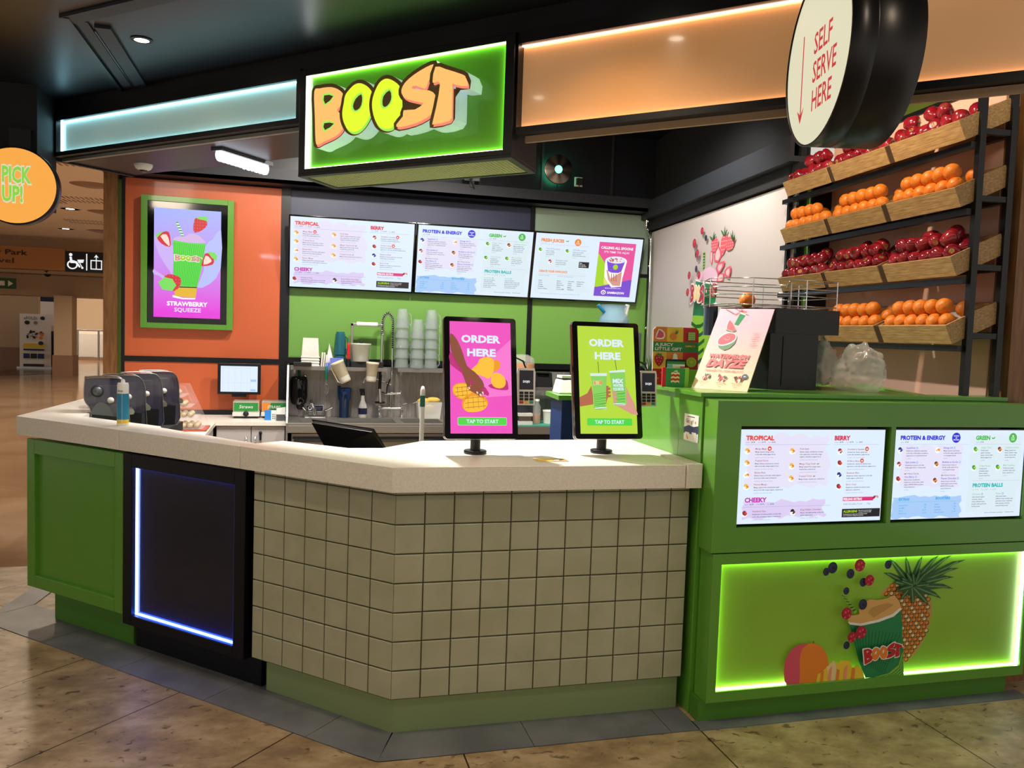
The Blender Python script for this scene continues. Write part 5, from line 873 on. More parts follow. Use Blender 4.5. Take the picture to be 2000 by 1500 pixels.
def scr_green(a):
    P = ART['k2']; a.rect('lit_kiwi', 0, 0, 1000, 1000)
    a.poly('lit_skin2', P['arm1'], 1); a.poly('lit_skin', P['arm2'], 1)
    for k, l, rot in (('cup1', 'lid1', 0), ('cup2', 'lid2', 0)):
        a.poly('lit_cupg2', P[k]); c = P[k]; a.poly('lit_cuprim', P[l])
        xs = [p[0] for p in c]; ys = [p[1] for p in c]; a.rect('lit_cuprim', min(xs) + 55, max(ys) - 18, max(xs) - 25, max(ys) + 2)
        for i in range(9):
            y = min(ys) + 165 + i*17; a.line('lit_cupd', min(xs) + 45 + i, y + 14, max(xs) - 22 - i, y - 8 + (i % 3)*6, 5)
    a.line('lit_black', *P['s1'][0], *P['s1'][2], 8); a.line('lit_black', *P['s2'][0], *P['s2'][2], 8)
    q = P['b1']; logo(a, q[3][0] + 15, q[3][1] - 5, 150, 42, 'lit_cuprim', 'lit_orange', 'lit_yellow')
    q = P['b2']; x, y = q[3]
    for i, l in enumerate(('MIX', 'WATER', 'SQUEEZE')): a.text('lit_ice', l, x + 15, y - 62 + i*34, (40, 24, 24)[i], 190, .06)
    a.poly('lit_skin2', P['f1'], 1); a.poly('lit_skin', P['f2'], 1)
    for i in range(3): a.line('lit_skin2', 475, 590 + i*34, 530, 585 + i*34, 22); a.line('lit_skin', 590, 640 + i*34, 640, 632 + i*34, 20)
    a.text('lit_ice', 'ORDER', 180, 190, 66, 620, .06); a.text('lit_ice', 'HERE', 272, 312, 66, 455, .06)
    a.rrect('lit_btn', 100, 861, 890, 927, 20, .6); a.text('lit_ice', 'TAP TO START', 235, 911, 34, 515, .035)
kiosk('portrait order screen with a pink mango picture, left on the counter', .745, 3.262, scr_pink, 'white card reader fixed beside the pink order screen')
kiosk('portrait order screen with a lime green cup picture, right on the counter', 1.308, 3.262, scr_green, 'white card reader fixed beside the green order screen')

# card on the worktop
t = thing('printed_card', 'small yellow, green and orange card lying on the counter edge', 'card', fr((1.0, 3.115, 1.0455), (1, .02, 0), (0, 1, 0)))
MB().m('paper').box(-.065, .065, -.035, .035, 0, .0012).build('card', t); a = Art(1, 1, 0, 0, .0013); a.rrect('print_yellow', -.065, -.035, .065, .035, .008); a.poly('print_salmon', [(0, -.034), (.065, -.034), (.065, .0), (.0, -.012)]); a.poly('print_midgreen', [(0, -.01), (.03, .03), (.06, .012), (.035, -.02)]); a.poly('print_white', [(.004, -.012), (.02, .01), (.04, .004), (.026, -.018)]); a.build('print', t)

# sealant tube
t = thing('sealant_tube', 'white and blue sealant cartridge standing on the left end of the counter', 'tube', (-.805, 4.262, 1.045))
MB().m('white').lathe([(.024, 0), (.026, .003), (.026, .198), (.024, .2), (.024, .206), (.010, .207), (.009, .218), (.004, .224)], n=28).build('cartridge', t)
mat('label_blue', '#2a8cb8', .4); b = MB().m('label_blue').lathe([(.0264, .03), (.0264, .155)], n=28); b.m('print_yellow').lathe([(.0265, .012), (.0265, .03)], n=28); b.build('label', t)
a = Art(1, 1, 0, 0, .0268, T=fr((0, 0, 0), (math.cos(-.2), math.sin(-.2), 0))); a.rect('print_white', .006, .004, .0075, .17); a.text('print_black', 'Silicone', -.014, .165, .009, .024, .03); a.build('print', t)

# smoked cup lid dispensers in the worktop notch
def disp(label, x, y, rz):
    t = thing('napkin_dispenser', label, 'dispenser', up((x, y, .90), rz), 'smoked dispensers in the counter notch')
    # side profile in local yz: front (serving side) towards -y... extruded along x
    prof = [(-.10, .0), (.09, .0), (.10, .16), (.095, .27), (.07, .325), (.02, .338), (-.10, .335), (-.115, .32), (-.118, .22), (-.09, .17), (-.085, .1)]
    Tx = Matrix(((0, 0, 1, 0), (1, 0, 0, 0), (0, 1, 0, 0), (0, 0, 0, 1)))
    MB(Tx).m('smoke').prism(smooth_poly(prof, 3), -.075, .075).build('smoked_cover', t, .008)
    b = MB(Tx).m('black'); b.prism([(-.085, 0), (.075, 0), (.08, .12), (-.08, .14)], -.079, .079); b.build('base', t, .004)
    b = MB().m('steel'); b.T = Tx; b.prism([(.082, .13), (.125, .135), (.13, .15), (.12, .165), (.085, .165)], -.06, .06); b.build('tray', t, .005)
    b = MB(Tx).m('steel')
    for sx_ in (-.0765, .0765): b.tube([(p[0], p[1], sx_) for p in smooth_poly(prof, 3)], .0022, 5, False, True)
    b.build('trim', t)
    b = MB(Tx).m('grey_metal'); b.prism(smooth_poly([(-.086, .10), (.02, .10), (.012, .16), (-.012, .195), (-.045, .205), (-.078, .17)], 2), .0765, .0785); b.build('side_plate', t); b = MB(Tx).m('grey_metal'); b.prism(smooth_poly([(-.086, .10), (.02, .10), (.012, .16), (-.012, .195), (-.045, .205), (-.078, .17)], 2), -.0785, -.0765); b.build('side_plate', t)
    b = MB().m('charcoal').lathe([(.033, .074), (.033, .079), (.03, .081), (0, .081)], (0, -.055, .265), 20, 'x'); b.m('grey_metal').lathe([(.024, .080), (.022, .084), (0, .085)], (0, -.055, .265), 16, 'x')
    b.m('offwhite').lathe([(.017, .076), (.016, .0805), (0, .081)], (0, .01, .215), 16, 'x'); b.build('side_knob', t)
    b = MB().m('paper').box(-.05, .05, -.06, .05, .14, .29); b.build('napkin_stack', t)
    return t
ds = [(-1.00, 4.90), (-.955, 5.13), (-.90, 5.36), (-.84, 5.60)]
for i, (p, l) in enumerate(zip(ds, ('smoked plastic dispenser nearest the viewer at the left end of the counter', 'second smoked plastic dispenser from the near end, just behind the sealant tube', 'third smoked plastic dispenser from the near end', 'farthest smoked plastic dispenser, next to the clear protein ball stand'))):
    disp(l, p[0], p[1], math.radians(-77 + i*2))
tag(MB().m('black_matt').prism([(-1.06, 4.70), (-.82, 4.55), (-.72, 5.75), (-1.04, 5.75)], .84, .898).build('dispenser_shelf'), 'dark shelf under the row of smoked dispensers', 'shelf')
# inner low worktop
t = thing('back_worktop', 'pale grey L-shaped low worktop along the orange wall', 'counter top', (-.62, 6.93, .73))
T = Matrix.Translation((.62, -6.93, -.73))
MB(T).m('quartz').prism([(-1.40, 5.80), (-.62, 5.80), (-.62, 6.93), (-.075, 6.93), (-.075, 7.48), (-1.40, 7.48)], .73, .76).build('slab', t, .002)
t = thing('base_cabinet', 'pale grey low cupboard with two doors and bar handles left of the sink', 'cabinet', (-.36, 6.96, 0)); T = Matrix.Translation((.36, -6.96, 0))
MB(T).m('cab_grey').box(-.62, -.08, 6.98, 7.48, .1, .728).build('carcass', t); MB(T).m('black').box(-.62, -.08, 7.03, 7.4, .002, .1).build('plinth', t)
for x0, x1, hx in ((-.615, -.352, -.385), (-.345, -.085, -.315)):
    d = MB(T).m('cab_grey').box(x0, x1, 6.955, 6.978, .11, .722).build('door', t, .002)
    b = MB(T).m('chrome').tube([(hx, 6.955, .64), (hx, 6.93, .64), (hx, 6.93, .46), (hx, 6.955, .46)], .006, 8); b.build('handle', d)
b = MB(T).m('black').ball((-.275, 6.945, .67), .014, 10); b.box(-.283, -.267, 6.93, 6.95, .61, .66); b.build('lock', t)
tag(MB().m('cab_grey').box(-1.38, -.64, 5.86, 6.93, .02, .728).build('side_cabinet'), 'pale grey cupboard block under the left leg of the low worktop', 'cabinet')
# protein balls stand
t = thing('snack_stand', 'clear tiered stand filled with coated protein balls beside the dispensers', 'display stand', up((-.80, 6.45, .76), math.radians(0)))
noisy('coated_ball', '#93805e', '#cbb994', 40, .7, 3, bump=.3); mat('perspex', '#f6e6e0', .06, alpha=.10)
b = MB().m('perspex'); Tx = Matrix(((0, 1, 0, 0), (0, 0, 1, 0), (1, 0, 0, 0), (0, 0, 0, 1)))
for y0 in (-.15, .15):
    b.add([(-.16, y0, 0), (.17, y0, 0), (.02, y0, .33), (-.16, y0, .33)], [(0, 1, 2, 3)]); b.tube([(-.16, y0, .0), (.17, y0, 0), (.02, y0, .33), (-.16, y0, .33)], .002, 5, False, True)
b.add([(.17, -.15, 0), (.17, .15, 0), (.02, .15, .33), (.02, -.15, .33)], [(0, 1, 2, 3)]); b.add([(-.16, -.15, .33), (.02, -.15, .33), (.02, .15, .33), (-.16, .15, .33)], [(0, 1, 2, 3)])
b.build('case', t)
cc = MB().m('clear_plastic')
for k in range(4): cc.box(-.155, .145 - k*.042, -.145, .145, .018 + k*.078, .021 + k*.078)
cc.build('tier', t)
mat('stand_red', '#b8543c', .5); MB().m('stand_red').box(-.16, .17, -.15, .15, .0, .012).build('base', t)
b0 = None; ORD = ('first', 'second', 'third', 'fourth', 'fifth', 'sixth', 'seventh')
TM = t.matrix_world
for k in range(4):
    n = 6 - k
    for j in range(3):
        for i in range(n):
            c = (-.128 + i*.046, -.10 + j*.05 if j < 2 else .12, .021 + k*.078 + .0225); c = (c[0], (-.12, -.06, 0)[j], c[2])
            if b0 is None: b0 = MB().m('coated_ball').ball((0, 0, 0), .022, 10).build('protein_ball'); o = b0
            else: o = b0.copy(); COL.objects.link(o)
            o.location = (-.80 + c[0], 6.45 + c[1], .76 + c[2] - .0005)
            tag(o, 'coated ball, %s from left, %s line, %s tier of the clear stand' % (ORD[i], ('front', 'middle', 'back')[j], ('lowest', 'second lowest', 'second highest', 'top')[k]), 'protein ball', 'protein balls on tier %d of the clear stand' % (k + 1))
# wall monitor
t = thing('monitor', 'small black monitor with a pale grid on the orange wall', 'monitor', fr((-.473, 7.36, .95), (1, 0, 0)))
MB().m('black').box(-.176, .176, 0, .268, -.03, 0).build('housing', t, .004)
a = Art(1, 1, 0, 0, .0003); glo('grid_line', '#b8c4dc'); a.rect('lit_ice', -.151, .022, .151, .243)
for i in range(5): a.rect('lit_grid_line', -.135 + i*.05, .022, -.134 + i*.05, .235, i == 0)
for i in (.10, .225): a.rect('lit_grid_line', -.148, i, .09, i + .0012, False)
a.rect('lit_grid_line', .09, .022, .0912, .243, False); a.rect('lit_skyband', .093, .11, .14, .13); a.rect('lit_skyband', .093, .03, .135, .045, False); a.build('lit_display', t)
MB().m('black').box(-.06, .06, .0, -.022, -.04, -.01).build('mount', t)
# straw boxes
def strawbox(label, x, y, wd, txt, ground):
    t = thing('straw_dispenser', label, 'dispenser', (x, y, .76), None)
    h = .145; d = .16; mat('straw_clear', '#cfd6c4', .15, alpha=.5)
    b = MB().m('straw_clear'); b.box(-wd/2, wd/2, -d/2, d/2, .05, h); b.m('offwhite').box(-wd/2 - .004, wd/2 + .004, -d/2 - .01, d/2, .018, .052); b.build('body', t, .004)
    MB().m('black').box(-wd/2 + .01, wd/2 - .01, -d/2, d/2, 0, .018).build('base', t)
    a = Art(1, 1, 0, 0, .0004, T=fr((0, -d/2, 0), (1, 0, 0))); a.rect('print_midgreen' if ground == 0 else 'print_midgreen', -wd/2 + .008, .062, wd/2 - .008, .132)
    if ground: a.poly('print_orange', [(-wd/2 + .008, .062), (-.05, .062), (-.03, .132), (-wd/2 + .008, .132)])
    a.text('print_white', txt, -.055 if ground else -.056, .085 if ground else .086, .026 if ground else .028, .105 if ground else .112, .015 if ground else .0, shear=0 if ground else .2); a.build('label', t)
    MB().m('rubber').lathe([(0, -d/2 - .028), (.022, -d/2 - .026), (.024, -d/2 - .01)], (0, 0, .04), 8, 'y').build('knob', t)
    mat('straw_paper', '#d4dcb8', .6); b = MB().m('straw_paper')
    for i in range(9): b.tube([(-wd/2 + .015, -.05 + i*.012, .07 + (i % 3)*.02), (wd/2 - .015, -.05 + i*.012, .07 + (i % 3)*.02)], .004, 6)
    b.build('straws', t)
mid = strawbox('clear and cream straw dispenser with black knob and green label reading Straws', -.405, 7.28, .21, 'Straws', 0)
strawbox('straw dispenser with orange and green label, half hidden behind the tissue box', -.175, 7.30, .21, 'STRAWS', 1)
t = thing('glove_box', 'small blue and white carton on the low worktop edge', 'box', up((-.20, 7.10, .76), .1)); mat('carton_blue', '#2f86d8', .45)
MB().m('carton_blue').box(-.048, .0, -.03, .03, 0, .082).build('blue_end', t); MB().m('white').box(0, .045, -.03, .03, 0, .078).build('white_end', t)
a = Art(1, 1, 0, 0, .0004, T=fr((0, -.03, 0), (1, 0, 0)))
for i in range(2):
    for j in range(3): a.rect('print_black' if i == 0 else 'print_greytext', .010 + i*.014, .012 + j*.016, .018 + i*.014, .020 + j*.016, j + i == 0)
a.build('print', t)
t = thing('tissue_box', 'grey box with a white folded top between straw boxes and sink', 'box', (-.118, 7.06, .76)); MB().m('grey_metal').box(-.036, .036, -.04, .04, 0, .055).build('box', t)
b = MB().m('white'); b.add([(-.036, -.042, .055), (.036, -.042, .055), (.036, -.042, .11), (-.036, -.042, .10), (-.036, .04, .055), (.036, .04, .055), (.036, .04, .11), (-.036, .04, .10)], [(0, 1, 2, 3), (4, 7, 6, 5), (3, 2, 6, 7), (0, 3, 7, 4), (1, 5, 6, 2)]); b.build('liner', t)

# ---------------------------------------------------------------- sink
t = thing('sink_bench', 'stainless steel double sink bench with tall splashback', 'sink', (.62, 7.0, 0)); T = Matrix.Translation((-.62, -7.0, 0))
b = MB(T).m('steel_soft')
y0, y1, zt = 6.86, 7.42, .76
def rim(b, holes, x0, x1, y0, y1, z):
    xs = sorted([x0, x1] + [h[0] for h in holes] + [h[1] for h in holes])
    for a_, c_ in zip(xs, xs[1:]):
        h = [q for q in holes if q[0] <= a_ + 1e-6 and q[1] >= c_ - 1e-6]
        if h: b.box(a_, c_, y0, h[0][2], z - .02, z); b.box(a_, c_, h[0][3], y1, z - .02, z)
        else: b.box(a_, c_, y0, y1, z - .02, z)
bas = [(.03, .26, 6.93, 7.22), (.36, .83, 6.92, 7.25), (.90, 1.24, 6.92, 7.25)]
rim(b, bas, -.06, 1.36, y0, y1, zt); b.box(-.06, 1.36, y0, y0 + .02, .68, zt - .02); b.build('bench_top', t, .002)
for (a_, c_, d_, e_) in bas:
    b = MB(T).m('steel'); z0 = .60
    b.add([(a_, d_, zt), (c_, d_, zt), (c_, e_, zt), (a_, e_, zt), (a_ + .02, d_ + .02, z0), (c_ - .02, d_ + .02, z0), (c_ - .02, e_ - .02, z0), (a_ + .02, e_ - .02, z0)], [(0, 1, 5, 4), (1, 2, 6, 5), (2, 3, 7, 6), (3, 0, 4, 7), (4, 5, 6, 7)]); b.build('basin', t)
MB(T).m('steel_splash').box(-.06, 1.40, 7.42, 7.44, .74, 1.21).build('splashback', t)
b = MB(T).m('steel_soft'); b.add([(-.075, 6.86, .1), (-.075, 7.44, .1), (-.075, 7.44, 1.22), (-.075, 7.18, 1.22), (-.075, 6.9, .80), (-.075, 6.86, .76), (-.06, 6.86, .1), (-.06, 7.44, .1), (-.06, 7.44, 1.22), (-.06, 7.18, 1.22), (-.06, 6.9, .80), (-.06, 6.86, .76)], [(0, 1, 2, 3, 4, 5), (11, 10, 9, 8, 7, 6), (0, 5, 11, 6), (5, 4, 10, 11), (4, 3, 9, 10), (3, 2, 8, 9)]); b.build('side_panel', t)
for x0, x1 in ((-.03, .66), (.67, 1.36)):
    d = MB(T).m('steel_soft').box(x0, x1, 6.90, 6.92, .1, .67).build('door', t, .002); b = MB(T).m('chrome').box(x0 + .02, x1 - .02, 6.88, 6.90, .60, .625); b.m('charcoal').box(x0 + .01, x1 - .01, 6.895, 6.899, .626, .645); b.build('handle', d)
MB(T).m('charcoal').box(-.05, 1.36, 6.93, 7.40, .08, .58).build('carcass', t)
for x0, x1, l in ((-.045, .775, 'long steel shelf above the sink holding pots and lids'), (.865, 1.36, 'short steel shelf above the sink holding clear jugs')):
    s = thing('wall_shelf', l, 'shelf', (x0, 7.2, 1.18)); b = MB().m('steel_soft'); b.box(0, x1 - x0, 0, .20, .028, .032); b.box(0, x1 - x0, -.002, .004, .0, .032); b.build('tray', s)
    b = MB().m('steel'); [b.box(q, q + .02, .0, .2, -.03, .028) for q in (.02, x1 - x0 - .05)]; b.build('bracket', s)
SZ = 1.212
# things on the sink shelf
def pot_prof(h, r0, r1): return [(r0*.96, 0), (r0, .004), (r1, h - .012), (r1*1.07, h - .01), (r1*1.07, h), (r1*.98, h)]
noisy('pale_tub', '#f1efe6', '#e8e5d8', 12, .4, 2)
tb0 = None; ORD = ('first', 'second', 'third', 'fourth', 'fifth', 'sixth', 'seventh')
for i in range(4):
    b = MB().m('pale_tub').lathe([(.075, 0), (.062, .16), (.066, .165)], n=4, smooth=False) if False else MB().m('pale_tub')
    o = b.add([(-.075, -.06, 0), (.075, -.06, 0), (.075, .06, 0), (-.075, .06, 0), (-.064, -.05, .17), (.064, -.05, .17), (.064, .05, .17), (-.064, .05, .17)], [(0, 1, 2, 3)[::-1], (4, 5, 6, 7), (0, 1, 5, 4), (1, 2, 6, 5), (2, 3, 7, 6), (3, 0, 4, 7)]) if tb0 is None else None
    if tb0 is None: b.box(-.079, .079, -.064, .064, 0, .012); tb0 = b.build('food_tub', None, .003); q = tb0
    else: q = tb0.copy(); COL.objects.link(q)
    q.location = (.115, 7.30, SZ + i*.024); tag(q, ('lowest', 'second lowest', 'second highest', 'topmost')[i] + ' upside-down white tub nested in the stack left of the lids', 'tub', 'nested white tubs')
for i, x in enumerate((.208, .226, .244)):
    b = MB().m('pale_tub'); b.box(-.006, .006, -.055, .055, 0, .12 if i < 2 else .10); q = b.build('tub_lid', None, .002, loc=(x, 7.28, SZ)); q.rotation_euler = (0, .08, 0); tag(q, ('left', 'middle', 'right')[i] + ' white lid standing on edge beside the tubs', 'lid', 'white lids on the sink shelf')
b = MB().m('pale_tub'); b.add([(-.03, -.03, 0), (.05, -.03, 0), (.0, -.02, .20), (-.03, .03, 0), (.05, .03, 0), (.0, .02, .20)], [(0, 1, 2), (3, 5, 4), (0, 2, 5, 3), (1, 4, 5, 2), (0, 3, 4, 1)]); tag(b.build('white_wedge', loc=(.275, 7.31, SZ)), 'tall pointed white plastic wedge between lids and blue jug', 'lid')
mat('blue_plastic', '#7684d8', .4); mat('teal_jug', '#2c6a74', .1, alpha=.75); mat('grey_jug', '#b8c6c0', .08, alpha=.30); mat('blue_jug', '#1d3a68', .12, alpha=.9)
b = MB().m('blue_plastic'); b.box(-.075, .06, -.05, .05, 0, .035); b.box(-.06, .05, -.04, .04, .035, .075); b.tube([(-.075, -.03, .02), (-.09, -.06, .03), (-.085, -.07, -.05)], .012, 8); tag(b.build('blue_bracket', None, .008, loc=(.345, 7.26, SZ)), 'lilac blue plastic lid lying in front of the teal jug', 'lid')
def jugset(label, x, y, mt, z, h=.155, r=.045, n=1, grp=None, labels=None):
    for i in range(n):
        o = MB().m(mt).lathe([(r*1.12, 0), (r*1.1, .006), (r*.82, h - .02), (r*.80, h - .018), (r*.72, h - .014), (r*.72, h), (r*.6, h), (r*.6, h - .016), (r*1.0, .008)], n=8, sq=(1, 1)).build('blender_jug')
        o.location = (x, y, z + i*(h*.52)); tag(o, labels[i] if labels else label, 'jug', grp)
        c = MB().m(mt).tube([(r*1.05, 0, .02), (r*1.3, 0, .04), (r*1.2, 0, h*.7), (r*.85, 0, h*.8)], .006, 6); c.build('handle', o)
jugset('', .37, 7.33, 'teal_jug', SZ, .20, .052, 2, 'teal jugs', ['lower teal blender jug upside down on the sink shelf', 'upper teal blender jug stacked upside down on the sink shelf'])
for gx, gy, n, tz, nm in ((.905, 7.27, 5, 1.69, 'left'), (1.165, 7.27, 5, 1.685, 'right'), (1.04, 7.25, 4, 1.575, 'middle')):
    jugset('', gx, gy, 'grey_jug', SZ + .002, .17, .062, n, 'clear jugs, %s stack' % nm, ['clear blender jug, %s of the %s stack on the short shelf' % (('lowest', 'second', 'third', 'fourth' if n > 4 else 'topmost', 'topmost')[k], nm) for k in range(n)])
t = thing('ketchup_bottle', 'slim red bottle with black foot on the sink shelf', 'bottle', (.437, 7.25, SZ)); MB().m('print_red').lathe([(.014, .07), (.014, .19), (.009, .21), (.0, .214)], n=14).build('body', t); MB().m('rubber').lathe([(.017, 0), (.019, .07)], n=14).build('foot', t)
t = thing('handle_frame', 'square steel frame with white grip on top above the sink', 'frame', (.46, 7.36, SZ)); b = MB().m('steel_soft'); b.box(0, .022, -.01, .01, 0, .385); b.box(.265, .287, -.01, .01, 0, .375); b.box(0, .287, -.01, .01, .36, .385); b.build('frame', t, .003); MB().m('white').lathe([(.018, .05), (.021, .06), (.019, .14), (.021, .225), (.018, .235)], (0, 0, .378), 14, 'x').build('grip', t)
t = thing('white_container', 'big cloudy white container with black knob inside the steel frame', 'container', (.545, 7.27, SZ + .05)); MB().m('cloudy').lathe([(.066, 0), (.07, .004), (.082, .145), (.088, .147), (.088, .158), (.0, .16)], n=24).build('body', t); MB().m('rubber').lathe([(.012, .16), (.014, .172), (.006, .182), (0, .183)], n=12).build('knob', t)
tag(MB().m('rubber').box(-.14, .14, -.06, .06, 0, .048).build('black_tray', None, .003, loc=(.60, 7.28, SZ)), 'flat black tray under the cloudy white container', 'tray')
tag(MB().m('rubber').box(-.075, .075, -.06, .06, 0, .03).build('black_flat_box', None, .003, loc=(.05, 7.18, SZ + .005)), 'flat black box on the shelf end over the soap dispenser', 'box')
# hanging pots
noisy('beige_pot', '#e4dcc0', '#d6c79e', 9, .4, 2)
def hangpot(name, label, M, h, r0, r1, mt, handle=True):
    t = thing(name, label, 'measuring jug', M); MB().m(mt).lathe([(r0*.9, 0), (r0, .006), (r1, h - .02), (r1*1.06, h - .018), (r1*1.06, h), (r1*.97, h), (r1*.9, h - .02), (r0*.85, .01), (0, .01)], n=26).build('body', t)
    b = MB().m('cloudy'); b.lathe([(r0 + .001, .012), (r0 + (r1-r0)*.35, h*.35)], n=26); b.build('contents', t)
    if handle: MB().m(mt).tube([(-r1*.98, 0, h*.88), (-r1*1.15, 0, h*.8), (-r0*1.35, 0, h*.15), (-r0*1.0, 0, h*.08)], .007, 6).build('handle', t)
    return t
hangpot('hanging_jug', 'cloudy beige jug hanging tilted from the sink shelf', up((.415, 7.11, 1.09)) @ Matrix.Rotation(math.radians(-26), 4, 'Y'), .19, .046, .056, 'beige_pot')
hangpot('hanging_jug', 'smaller beige jug hanging upright beside the pre-rinse tap', up((.625, 7.11, 1.095)) @ Matrix.Rotation(math.radians(4), 4, 'Y'), .17, .042, .052, 'beige_pot', False)
t = thing('whisk', 'green handled wire whisk hanging from the shelf', 'whisk', (.25, 7.15, .98)); mat('handle_green', '#0f6a58', .4); MB().m('handle_green').lathe([(.011, .12), (.013, .13), (.012, .235), (.008, .24)], n=12).build('grip', t)
b = MB().m('chrome'); b.tube([(0, 0, .12), (0, 0, .06)], .004, 6)
for i in range(4): q = i*math.pi/4; c, s_ = math.cos(q), math.sin(q); b.tube([(0, 0, .10), (.020*c, .020*s_, .06), (.022*c, .022*s_, .03), (.012*c, .012*s_, .006), (0, 0, 0), (-.012*c, -.012*s_, .006), (-.022*c, -.022*s_, .03), (-.020*c, -.020*s_, .06), (0, 0, .10)], .0016, 5)
b.build('wires', t)
t = thing('soap_dispenser', 'dark rounded soap dispenser on the left of the splashback', 'soap dispenser', (.025, 7.35, .84)); MB().m('black_gloss').lathe([(.055, .03), (.075, .05), (.082, .1), (.082, .24), (.074, .27), (.04, .28), (0, .28)], n=28, sq=(.9, .75)).build('body', t, 0)
MB().m('rubber').lathe([(.018, -.015), (.03, .0), (.034, .035)], (.012, 0, 0), 14).build('nozzle', t); MB().m('chrome').ball((.05, -.02, .285), .014, 10).build('knob', t); MB().m('handle_green').lathe([(.012, .275), (.012, .35)], n=10).build('green_stem', t)
# small tap
t = thing('mixer_tap', 'small chrome mixer tap with lever at the left basin', 'tap', (.165, 7.31, .76)); b = MB().m('chrome'); b.box(-.09, .09, -.025, .025, .0, .022); b.lathe([(.018, .02), (.016, .06)], (-.075, 0, 0), 12); b.lathe([(.018, .02), (.016, .065)], (.075, 0, 0), 12); b.build('base', t, .006)
MB().m('chrome').tube([(.0, 0, .02), (-.01, -.01, .08), (-.025, -.03, .13), (-.035, -.06, .15), (-.035, -.09, .145), (-.035, -.10, .13)], [.02, .017, .014, .013, .013, .013], 12).build('spout', t)
for x, e in ((-.075, -.03), (.075, .07)): MB().m('chrome').tube([(x, 0, .06), (x + e*.5, -.01, .075), (x + e, -.02, .095)], [.010, .008, .010], 8).build('lever', t)
a = Art(1, 1, 0, 0, .0, T=fr((0, .0265, 0), (1, 0, 0))); 
t2 = thing('blue_label', 'small blue sign behind the chrome mixer tap', 'sign', (.165, 7.415, .80)); MB().m('offwhite').box(-.075, .075, 0, .004, 0, .06).build('plate', t2); a = Art(1, 1, 0, 0, .0006, T=fr((0, 0, 0), (1, 0, 0))); a.rrect('print_navy', -.07, .006, .07, .054, .005); a.ell('print_white', -.045, .03, .018, .018, 16); a.ell('print_navy', -.042, .033, .009, .009, 10); a.rect('print_greytext', -.018, .036, .06, .04); a.rect('print_greytext', -.018, .022, .05, .026); a.build('print', t2)
jb = thing('dark_jug', 'tall dark blue jug standing behind the middle basin', 'jug', (.415, 7.34, .76)); MB().m('blue_jug').lathe([(.040, 0), (.042, .004), (.046, .15), (.055, .16), (.062, .255), (.062, .26), (.056, .255), (.04, .15), (.036, .01), (0, .01)], n=20).build('body', jb); MB().m('blue_jug').tube([(-.052, 0, .24), (-.05, 0, .275), (-.035, 0, .27)], .010, 8).build('lip', jb)
sb = thing('spray_bottle', 'white spray bottle with dark trigger behind the middle basin', 'spray bottle', (.578, 7.34, .76)); MB().m('cloudy').lathe([(.034, 0), (.038, .005), (.038, .09), (.030, .12), (.018, .15), (.014, .20)], n=18).build('body', sb)
b = MB().m('rubber'); b.lathe([(.017, .198), (.018, .225), (.012, .232)], n=12); b.box(-.03, .014, -.009, .009, .228, .256); b.tube([(-.012, 0, .232), (-.022, 0, .215), (-.018, 0, .20)], .005, 6); b.build('trigger', sb); MB().m('print_navy').lathe([(.0385, .03), (.0385, .085)], n=18).build('label', sb)
# pre-rinse tap
t = thing('pre_rinse_tap', 'tall chrome pre-rinse tap with spring hose and black spray handle', 'tap', (.83, 7.34, .76)); b = MB().m('chrome')
for x in (-.10, .10): b.lathe([(.022, 0), (.024, .01), (.015, .02), (.017, .06), (.02, .075), (.015, .085), (.015, .11)], (x, 0, 0), 14)
b.tube([(-.10, 0, .085), (.10, 0, .085)], .009, 10); b.tube([(0, 0, .085), (0, 0, .52)], .010, 10); b.ball((0, 0, .22), .017, 12); b.tube([(-.06, -.01, .215), (.08, -.01, .22)], .010, 8); b.tube([(.08, -.01, .22), (.085, -.01, .245)], .006, 8); b.ball((0, 0, .40), .016, 10); b.build('pillar', t)
b = MB().m('chrome'); b.tube([(.10, 0, .10), (.10, 0, .125), (.14, -.02, .135)], .006, 8); b.m('rubber').lathe([(.0, .125), (.046, .13), (.046, .142), (.0, .147)], (-.10, 0, 0), 20); b.build('cross_handle', t)
# spring arch
path = []
for i in range(25):
    q = math.pi * i / 24; path.append((-.048 + .048*math.cos(q) , -.03*i/24, .84 + .095*math.sin(q)))
pp = [(0, 0, .60 + .02*i) for i in range(12)] + path + [(-.096, -.03, .82 - .02*i) for i in range(5)]
hose = MB().m('rubber').tube([(p[0], p[1], p[2]) for p in pp], .007, 8).build('hose', t)
# spring as a helix round the hose
hp = []; tot = 0; segs = [Vector(p) for p in pp]; L = [0]
for i in range(1, len(segs)): L.append(L[-1] + (segs[i]-segs[i-1]).length)
N_ = 560; turns = 34
for i in range(N_):
    d = L[-1]*i/(N_-1); k = max(j for j in range(len(L)) if L[j] <= d + 1e-9); k = min(k, len(segs)-2); f = (d - L[k])/max(L[k+1]-L[k], 1e-9)
    p = segs[k].lerp(segs[k+1], f); tg = (segs[k+1]-segs[k]).normalized(); n1 = Vector((0, 1, 0)); n2 = tg.cross(n1).normalized(); q = 2*math.pi*turns*i/N_
    hp.append(p + (n1*math.cos(q) + n2*math.sin(q))*.0165)
MB().m('chrome').tube(hp, .0034, 5).build('spring', t)
b = MB().m('chrome'); b.tube([(-.096, -.03, .74), (-.10, -.03, .48), (-.105, -.03, .42)], .008, 10); b.tube([(0, 0, .52), (0, 0, .62)], .013, 10); b.build('riser', t)
